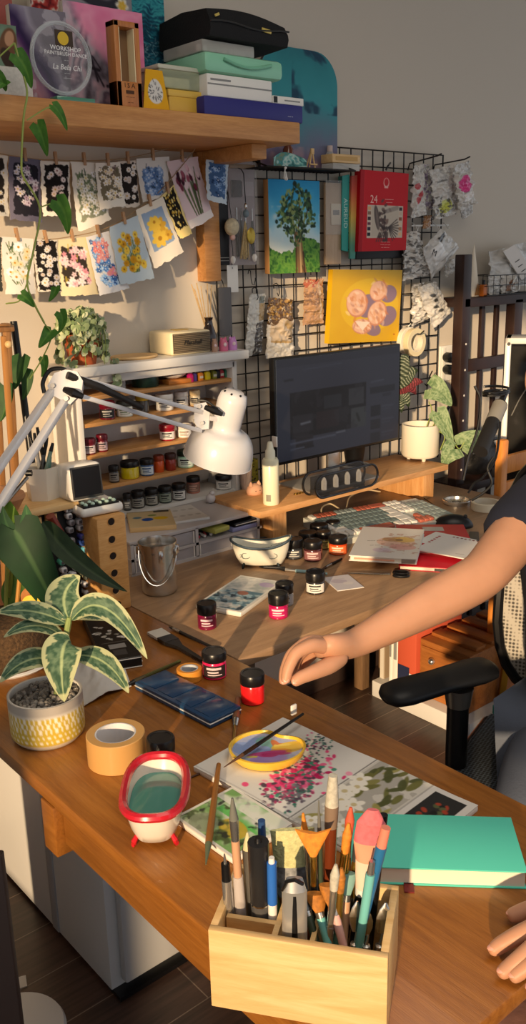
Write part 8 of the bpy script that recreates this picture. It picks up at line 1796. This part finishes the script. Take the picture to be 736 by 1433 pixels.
fR = [([(458, 905, 1.330), (437, 902, 1.305), (413, 914, 1.292), (402, 938, 1.288), (399, 957, 1.285)], [.013, .0115, .0098, .0088, .0068]),
      ([(460, 902, 1.340), (432, 897, 1.322), (407, 916, 1.310), (398, 940, 1.303), (396, 959, 1.298)], [.013, .0115, .0096, .0086, .0066]),
      ([(462, 904, 1.352), (436, 900, 1.345), (415, 920, 1.334), (410, 938, 1.328), (413, 951, 1.324)], [.013, .0108, .0092, .0082, .0066]),
      ([(466, 908, 1.362), (446, 906, 1.362), (427, 926, 1.350), (422, 938, 1.346), (424, 947, 1.342)], [.012, .0098, .0082, .0074, .006]),
      ([(482, 916, 1.350), (460, 932, 1.318), (436, 942, 1.298), (418, 949, 1.289), (408, 958, 1.284)], [.014, .0135, .0112, .010, .0074])]
tips = []
for pts, rs in fR: q = ft(pts); body.add(*chain(q, rs)); tips.append((q[-1], q[-1]-q[-2]))
Df = lambda x, y, z: at(x, y, Z=z)
for pts, rs in (([(775, 1288, .782), (745, 1300, .783), (722, 1310, .776), (699, 1323, .764), (683, 1334, .7595)], [.013, .0115, .0102, .0094, .0072]), ([(778, 1302, .782), (752, 1322, .783), (730, 1340, .774), (710, 1356, .763), (696, 1366, .7595)], [.013, .0115, .0102, .0092, .0072]), ([(782, 1318, .781), (758, 1340, .780), (740, 1352, .773), (724, 1363, .763), (713, 1372, .759)], [.012, .0105, .0094, .0085, .0068]),
                ([(790, 1330, .78), (770, 1356, .776), (756, 1370, .77), (746, 1380, .763), (738, 1388, .758)], [.011, .0095, .0085, .0078, .006]), ([(800, 1285, .787), (765, 1270, .781), (738, 1273, .770), (720, 1280, .763), (709, 1283, .7595)], [.015, .0125, .0105, .0095, .0072])):
    q = [Df(*p_) for p_ in pts]; body.add(*chain(q, rs)); tips.append((q[-1], q[-1]-q[-2]))
fdir = Vector((-.955, -.2, -.05)).normalized(); hc = hd1-Vector((0, 0, .028)); sd_ = Vector((.2, -.955, 0)).normalized()
body.ell(hc+fdir*.088-Vector((0, 0, .022)), (.013, .011, .02), nu=10, nv=8)
for s_ in (-1, 1): body.ell(hc+sd_*s_*.082-Vector((0, 0, .015)), (.014, .008, .03), nu=10, nv=8)
body.tube([hc+fdir*.082+sd_*.022-Vector((0, 0, .058)), hc+fdir*.089-Vector((0, 0, .058)), hc+fdir*.082-sd_*.022-Vector((0, 0, .058))], .005, 6)
body.build('body', sk, PR_, True, ang=80)
for s_ in (-1, 1): ey = hc+fdir*.071+sd_*s_*.03+Vector((0, 0, .006)); MB().ell(ey, .0105, nu=12, nv=10).build('eye', mat('eye_white', '#d9d4cc', .2), PR_, True); MB().ell(ey+fdir*.0068, .0052, nu=10, nv=8).build('iris', mat('brown_iris', '#2c1a12', .2), PR_, True)
for k, (q, d) in enumerate(tips):
    d = d.normalized(); up = (C0-q).normalized() if k < 5 else Vector((0, 0, 1)); up = (up-d*up.dot(d)).normalized(); Mq = Matrix((d.cross(up), d, up)).transposed(); MB().ell(q-d*.0065+up*.0050, (.0046, .0060, .0014), M=Mq, nu=10, nv=6).build('fingernail', nail, PR_, True)
hair = MB().ell(hc+Vector((.030, .006, .058)), (.092, .092, .088), nu=24, nv=16)
for s_ in (-1, 1): hair.tube([hc+fdir*.074+sd_*s_*.016+Vector((0, 0, .022)), hc+fdir*.074+sd_*s_*.032+Vector((0, 0, .026)), hc+fdir*.062+sd_*s_*.046+Vector((0, 0, .02))], .0032, 6)
hair.build('hair', mat('black_hair', '#15100e', .5, bump=.5, bscale=200), PR_, True)
hem = shR*.30+elR*.70
SV = {'a': (pel+Vector((0, 0, .02)), (.178, .138)), 'b': (che, (.176, .125)), 'c': (nkb-Vector((0, 0, .02)), .085), 'sR': (shR, .072), 'mR': (shR*.62+elR*.38, .070), 'hR': (shR*.42+elR*.58, .066), 'sL': (shL, .072), 'hL': (shL*.45+elL*.55, .064)}
sh_m = MB(); sh_m.add(*skin(SV, [('a', 'b'), ('b', 'c'), ('c', 'sR'), ('sR', 'mR'), ('mR', 'hR'), ('c', 'sL'), ('sL', 'hL')], 'a')); sh_m.build('t_shirt', mat('navy_cotton', '#14192a', .9, bump=.25, bscale=14), PR_, True, ang=80)
TV = {'p': (pel-Vector((0, 0, .01)), (.168, .128)), 'hR': (hipR, .112), 'kR': (knR, .078), 'aR': (anR+Vector((0, 0, .03)), .06), 'hL': (hipL, .112), 'kL': (knL, .078), 'aL': (anL+Vector((0, 0, .03)), .06)}
tr_ = MB(); tr_.add(*skin(TV, [('p', 'hR'), ('hR', 'kR'), ('kR', 'aR'), ('p', 'hL'), ('hL', 'kL'), ('kL', 'aL')], 'p')); tr_.build('trousers', mat('grey_jeans', '#5d6472', .9, bump=.2, bscale=200), PR_, True, ang=80)
# office chair
a_ = Vector((.955, .297, 0)); r_ = Vector((-.297, .955, 0)); cc = Vector((1.45, .82, 0)); 
OC = E('office_chair', 'black office chair with mesh seat and padded armrests under the person', 'office chair', cc, math.atan2(a_.y, a_.x))
mesh_ = mat('dark_mesh', '#2b3036', .8); nt = mesh_.node_tree; b = nt.nodes['Principled BSDF']; tc = nt.nodes.new('ShaderNodeTexCoord'); vo = nt.nodes.new('ShaderNodeTexVoronoi'); vo.inputs['Scale'].default_value = 140; vo.inputs['Randomness'].default_value = .15
rp = nt.nodes.new('ShaderNodeValToRGB'); rp.color_ramp.elements[0].position = .3; rp.color_ramp.elements[0].color = (*hx('#15181b'), 1); rp.color_ramp.elements[1].position = .55; rp.color_ramp.elements[1].color = (*hx('#4a525a'), 1)
nt.links.new(tc.outputs['Object'], vo.inputs['Vector']); nt.links.new(vo.outputs['Distance'], rp.inputs['Fac']); nt.links.new(rp.outputs['Color'], b.inputs['Base Color'])
MB().box((0, 0, .445), (.48, .50, .035), bev=.016, seg=3).build('seat_frame', M_black, OC); MB().box((.0, 0, .468), (.44, .46, .022), bev=.010, seg=3).build('seat', mesh_, OC)
lm = mat('light_mesh', '#8a8780', .8, var=.0); nt = lm.node_tree; b = nt.nodes['Principled BSDF']; tc = nt.nodes.new('ShaderNodeTexCoord'); vo = nt.nodes.new('ShaderNodeTexVoronoi'); vo.inputs['Scale'].default_value = 120; vo.inputs['Randomness'].default_value = .1
rp = nt.nodes.new('ShaderNodeValToRGB'); rp.color_ramp.elements[0].position = .25; rp.color_ramp.elements[0].color = (*hx('#4a4640'), 1); rp.color_ramp.elements[1].position = .5; rp.color_ramp.elements[1].color = (*hx('#b5afa4'), 1)
nt.links.new(tc.outputs['Object'], vo.inputs['Vector']); nt.links.new(vo.outputs['Distance'], rp.inputs['Fac']); nt.links.new(rp.outputs['Color'], b.inputs['Base Color'])
prof_ = []
for k in range(28): a = 2*PI*k/28; prof_.append((.225*math.copysign(abs(math.cos(a))**.55, math.cos(a)), .82+.28*math.copysign(abs(math.sin(a))**.6, math.sin(a))))
bx_ = lambda y, z: (.225+.10*(z-.55)-.5*y*y, y, z)
g = MB(); ctr_ = [bx_(y*k/4, .82+(z-.82)*k/4) for k in (1, 2, 3, 4) for y, z in prof_]; g.loft([[bx_(y*k, .82+(z-.82)*k) for y, z in prof_] for k in (.02, .3, .6, 1)], cap0=True); g.build('back_mesh', lm, OC)
MB().tube([bx_(y, z) for y, z in prof_], .012, 8, closed=True).build('back_frame', M_black, OC)
MB().tube([(.1, 0, .42), (.27, 0, .42), (.30, 0, .56), (.285, 0, .8)], .022, 10).build('back_support', M_black, OC)
def loc_(P): d = Vector(P)-cc; return Vector((d.dot(a_), d.dot(r_), P[2]))
A = loc_(at(552, 972, Z=.675)); B_ = loc_(at(676, 940, Z=.675))
for s_ in (1, -1):
    m_ = lambda p_: Vector((p_.x, p_.y*s_, p_.z)); A2, B2 = m_(A), m_(B_); v = (B2-A2); n_ = Vector((-v.y, v.x, 0)).normalized(); g = MB()
    g.loft([[A2+v*u+n_*(.043*hw*math.cos(a))+Vector((0, 0, .021*hw*math.sin(a)+.006*u)) for a in np.linspace(0, 2*PI, 21)[:-1]] for u, hw in ((-.13, .05), (-.10, .55), (-.04, .88), (.1, 1), (.5, .92), (.9, 1), (1.04, .9), (1.10, .55), (1.12, .05))], cap0=True, cap1=True); ap = g.build('armrest', mat('armrest_rubber', '#131417', .45), OC)
    c = A2+v*.72; MB().cyl((c.x, c.y, .615), (c.x, c.y, .655), .024, .03, 18).build('collar', mat('grey_collar', '#8f8c86', .3, .8), OC)
    MB().tube([(c.x, c.y, .62), (c.x, c.y, .50), (c.x, c.y, .40), (c.x*.5, c.y*.7, .39), (0, 0, .40)], [.022, .022, .022, .02, .02], 12).build('arm_post', M_black, OC)
MB().cyl((0, 0, .10), (0, 0, .43), .028, n=16).build('gas_lift', M_black, OC)
for k in range(5):
    a = k*1.257+.5; MB().tube([(0, 0, .12), (.28*math.cos(a), .28*math.sin(a), .075)], [.026, .018], 8).build('leg', M_black, OC)
    MB().cyl((.28*math.cos(a)-.012, .28*math.sin(a), .027), (.28*math.cos(a)+.012, .28*math.sin(a), .027), .027, n=16).build('caster', M_black, OC)
# below the back desk
t = E('white_platform', 'low white board platform on the floor under the back desk', 'platform', (2.35, 1.75, 0)); MB().box((2.345, 1.76, .03), (.43, .42, .06), bev=.004).build('board', M_white, t, True); MB().box((2.33, 1.70, .0605), (.3, .2, .001)).build('grey_top', mat('grey_top', '#8f8c88', .6), t, True)
PZ = .0615; W_or = wood('orange_crate_wood', '#8f5526', '#a9672f', '#bd7a3c', 'y', rough=.5)
A = at(588, 893, X=2.17); t = E('wooden_crate', 'orange-brown wooden drawer crate with a round knob under the back desk', 'crate', (2.34, 1.66, PZ)); zt = A.z
y1, y0 = A.y, 1.59
MB().box((2.36, (y0+y1)/2, (PZ+zt)/2), (.38, y1-y0, zt-PZ), bev=.004).build('body', W_or, t, True); MB().box((2.168, (y0+y1)/2, (PZ+zt)/2), (.006, (y1-y0)*.9, (zt-PZ)*.8), bev=.002).build('drawer_front', W_or, t, True).name
MB().ell((2.158, y1-.06, zt-.06), .012, nu=12, nv=8).build('knob', M_steel, t, True)
for k in range(4): MB().box((2.24+.08*k, (y0+y1)/2, zt+.006), (.05, (y1-y0)*.9, .012), bev=.002).build('top_slat', W_or, t, True)
X = 2.16
def upright(name, label, cat, xl, xr, Y0, Y1, h, m_, extra=None):
    t = E(name, label, cat, ((xl+xr)/2, (Y0+Y1)/2, PZ)); MB().box((0, 0, h/2), (xr-xl, Y1-Y0, h), bev=.002).build('body', m_, t); return t
t = upright('orange_box_file', 'orange-red box file with a navy and white label standing under the back desk', 'box file', 2.16, 2.40, y1+.008, y1+.088, .27, mat('coral_card', '#c9583c', .6))
MB().box((-.1208, .012, .05), (.001, .05, .07)).build('navy_label', mat('navy_label', '#232a4a', .6), t); MB().box((-.1208, -.024, .04), (.001, .024, .05)).build('white_label', M_paper, t)
for k, (w_, h_, lb) in enumerate(((.022, .26, 'thick white book standing next to the orange-red box file under the desk'), (.012, .27, 'thin pale book between the thick white book and the leaning frame'))):
    t = upright('standing_book', lb, 'book', 2.165, 2.36, y1+.092+.026*k, y1+.092+.026*k+w_, h_, M_paper); MB().box((-.0982, 0, h_*.55), (.001, w_*.6, h_*.4)).build('spine_print', mat('grey_line', '#8a8a88', .6), t)
g = E('leaning_canvas', 'wood-framed canvas leaning beside the desk leg under the back desk', 'canvas', (2.28, y1+.16, 0)); 
MB().box((2.30, y1+.165, .30), (.26, .022, .60), bev=.003).build('frame', mat('weathered_frame', '#8d7a62', .7), g, True); MB().box((2.168, y1+.165, .3), (.004, .016, .56)).build('canvas_edge', M_edge, g, True)
t = E('teal_carton', 'white and teal carton on the floor in front of the white platform', 'box', (2.24, 1.44, 0)); MB().box((0, 0, .06), (.16, .10, .12), bev=.002).build('body', M_paper, t); MB().box((0, 0, .125), (.162, .102, .03), bev=.002).build('lid', mat('teal_card2', '#3fa08c', .5), t)
# brass coloured post
A = at(697, 1004, Z=0); B_ = vplane(A, 724, 820); t = E('brass_frame', 'brass coloured metal frame post leaning in front of the wooden crate', 'frame', A); v = B_-A
br2 = mat('brass_paint', '#b98a2c', .35, .5)
Mq = v.to_track_quat('Z', 'Y').to_matrix(); MB().box(v/2, (.022, .022, v.length), M=Mq, bev=.003).build('post', br2, t); MB().box(v/2+RT*.12, (.022, .022, v.length), M=Mq, bev=.003).build('post', br2, t); MB().tube([v*.95, v*.95+RT*.12], .01, 8).build('rail', br2, t); MB().cyl(v*.45-HF*.013, v*.45-HF*.018, .012, n=12).build('hinge', M_black, t)
# floor at lower left
P = at(22, 1440, Z=.04); t = E('white_stool_base', 'round white disc standing on the floor at the bottom left corner', 'stool base', (P.x, P.y, 0)); R_ = .5*(at(91, 1425, Z=.04)-at(-45, 1425, Z=.04)).length
MB().lathe([(0, 0), (R_*.95, 0), (R_, .008), (R_, .03), (R_*.95, .04), (0, .042)], 48).build('disc', M_wplast, t)
A, B_, Cc, Dd = [at(x, y, Z=.002) for x, y in ((26, 1384), (38, 1380), (36, 1365), (25, 1368))]; MB().prism([(q.x, q.y) for q in (A, B_, Cc, Dd)], .0005, .003).thing('white_sticker', M_paper, 'small white sticker lying on the dark floor at lower left', 'sticker', A, world=True)
P = dp(20, 1330, 1.5); zt = dp(-3, 1165, 1.5).z; MB().box((0, 0, zt/2), (.30, .02, zt), M=rotz(math.radians(-40)), bev=.004).thing('cabinet_side', mat('dark_brown_panel', '#4a3d38', .4), 'dark brown upright panel cut off by the left edge of the photo', 'panel', (P.x-.15*math.cos(.698), P.y+.15*math.sin(.698), 0))
P = at(782, 1466, Z=.5); MB().lathe([(0, 0), (.12, 0), (.13, .03), (.13, P.z-.04), (.12, P.z), (0, P.z+.01)], 36).thing('pink_stand_in', mat('dusty_pink_surface', '#b98878', .9, bump=.2, bscale=60), 'dusty pink rounded stand-in for an unidentified shape under the near end of the front desk', 'unidentified shape', (P.x, P.y, 0))  # rounded body made up to stand in for an unidentified pink shape
vs_ = scn.view_settings; vs_.view_transform = 'Standard'; vs_.look = 'None'; vs_.exposure = 0.0; vs_.gamma = 1; vs_.use_curve_mapping = False
scn.cycles.max_bounces = 8; scn.cycles.transparent_max_bounces = 24; scn.cycles.caustics_reflective = False; scn.cycles.caustics_refractive = False; scn.cycles.sample_clamp_indirect = 4
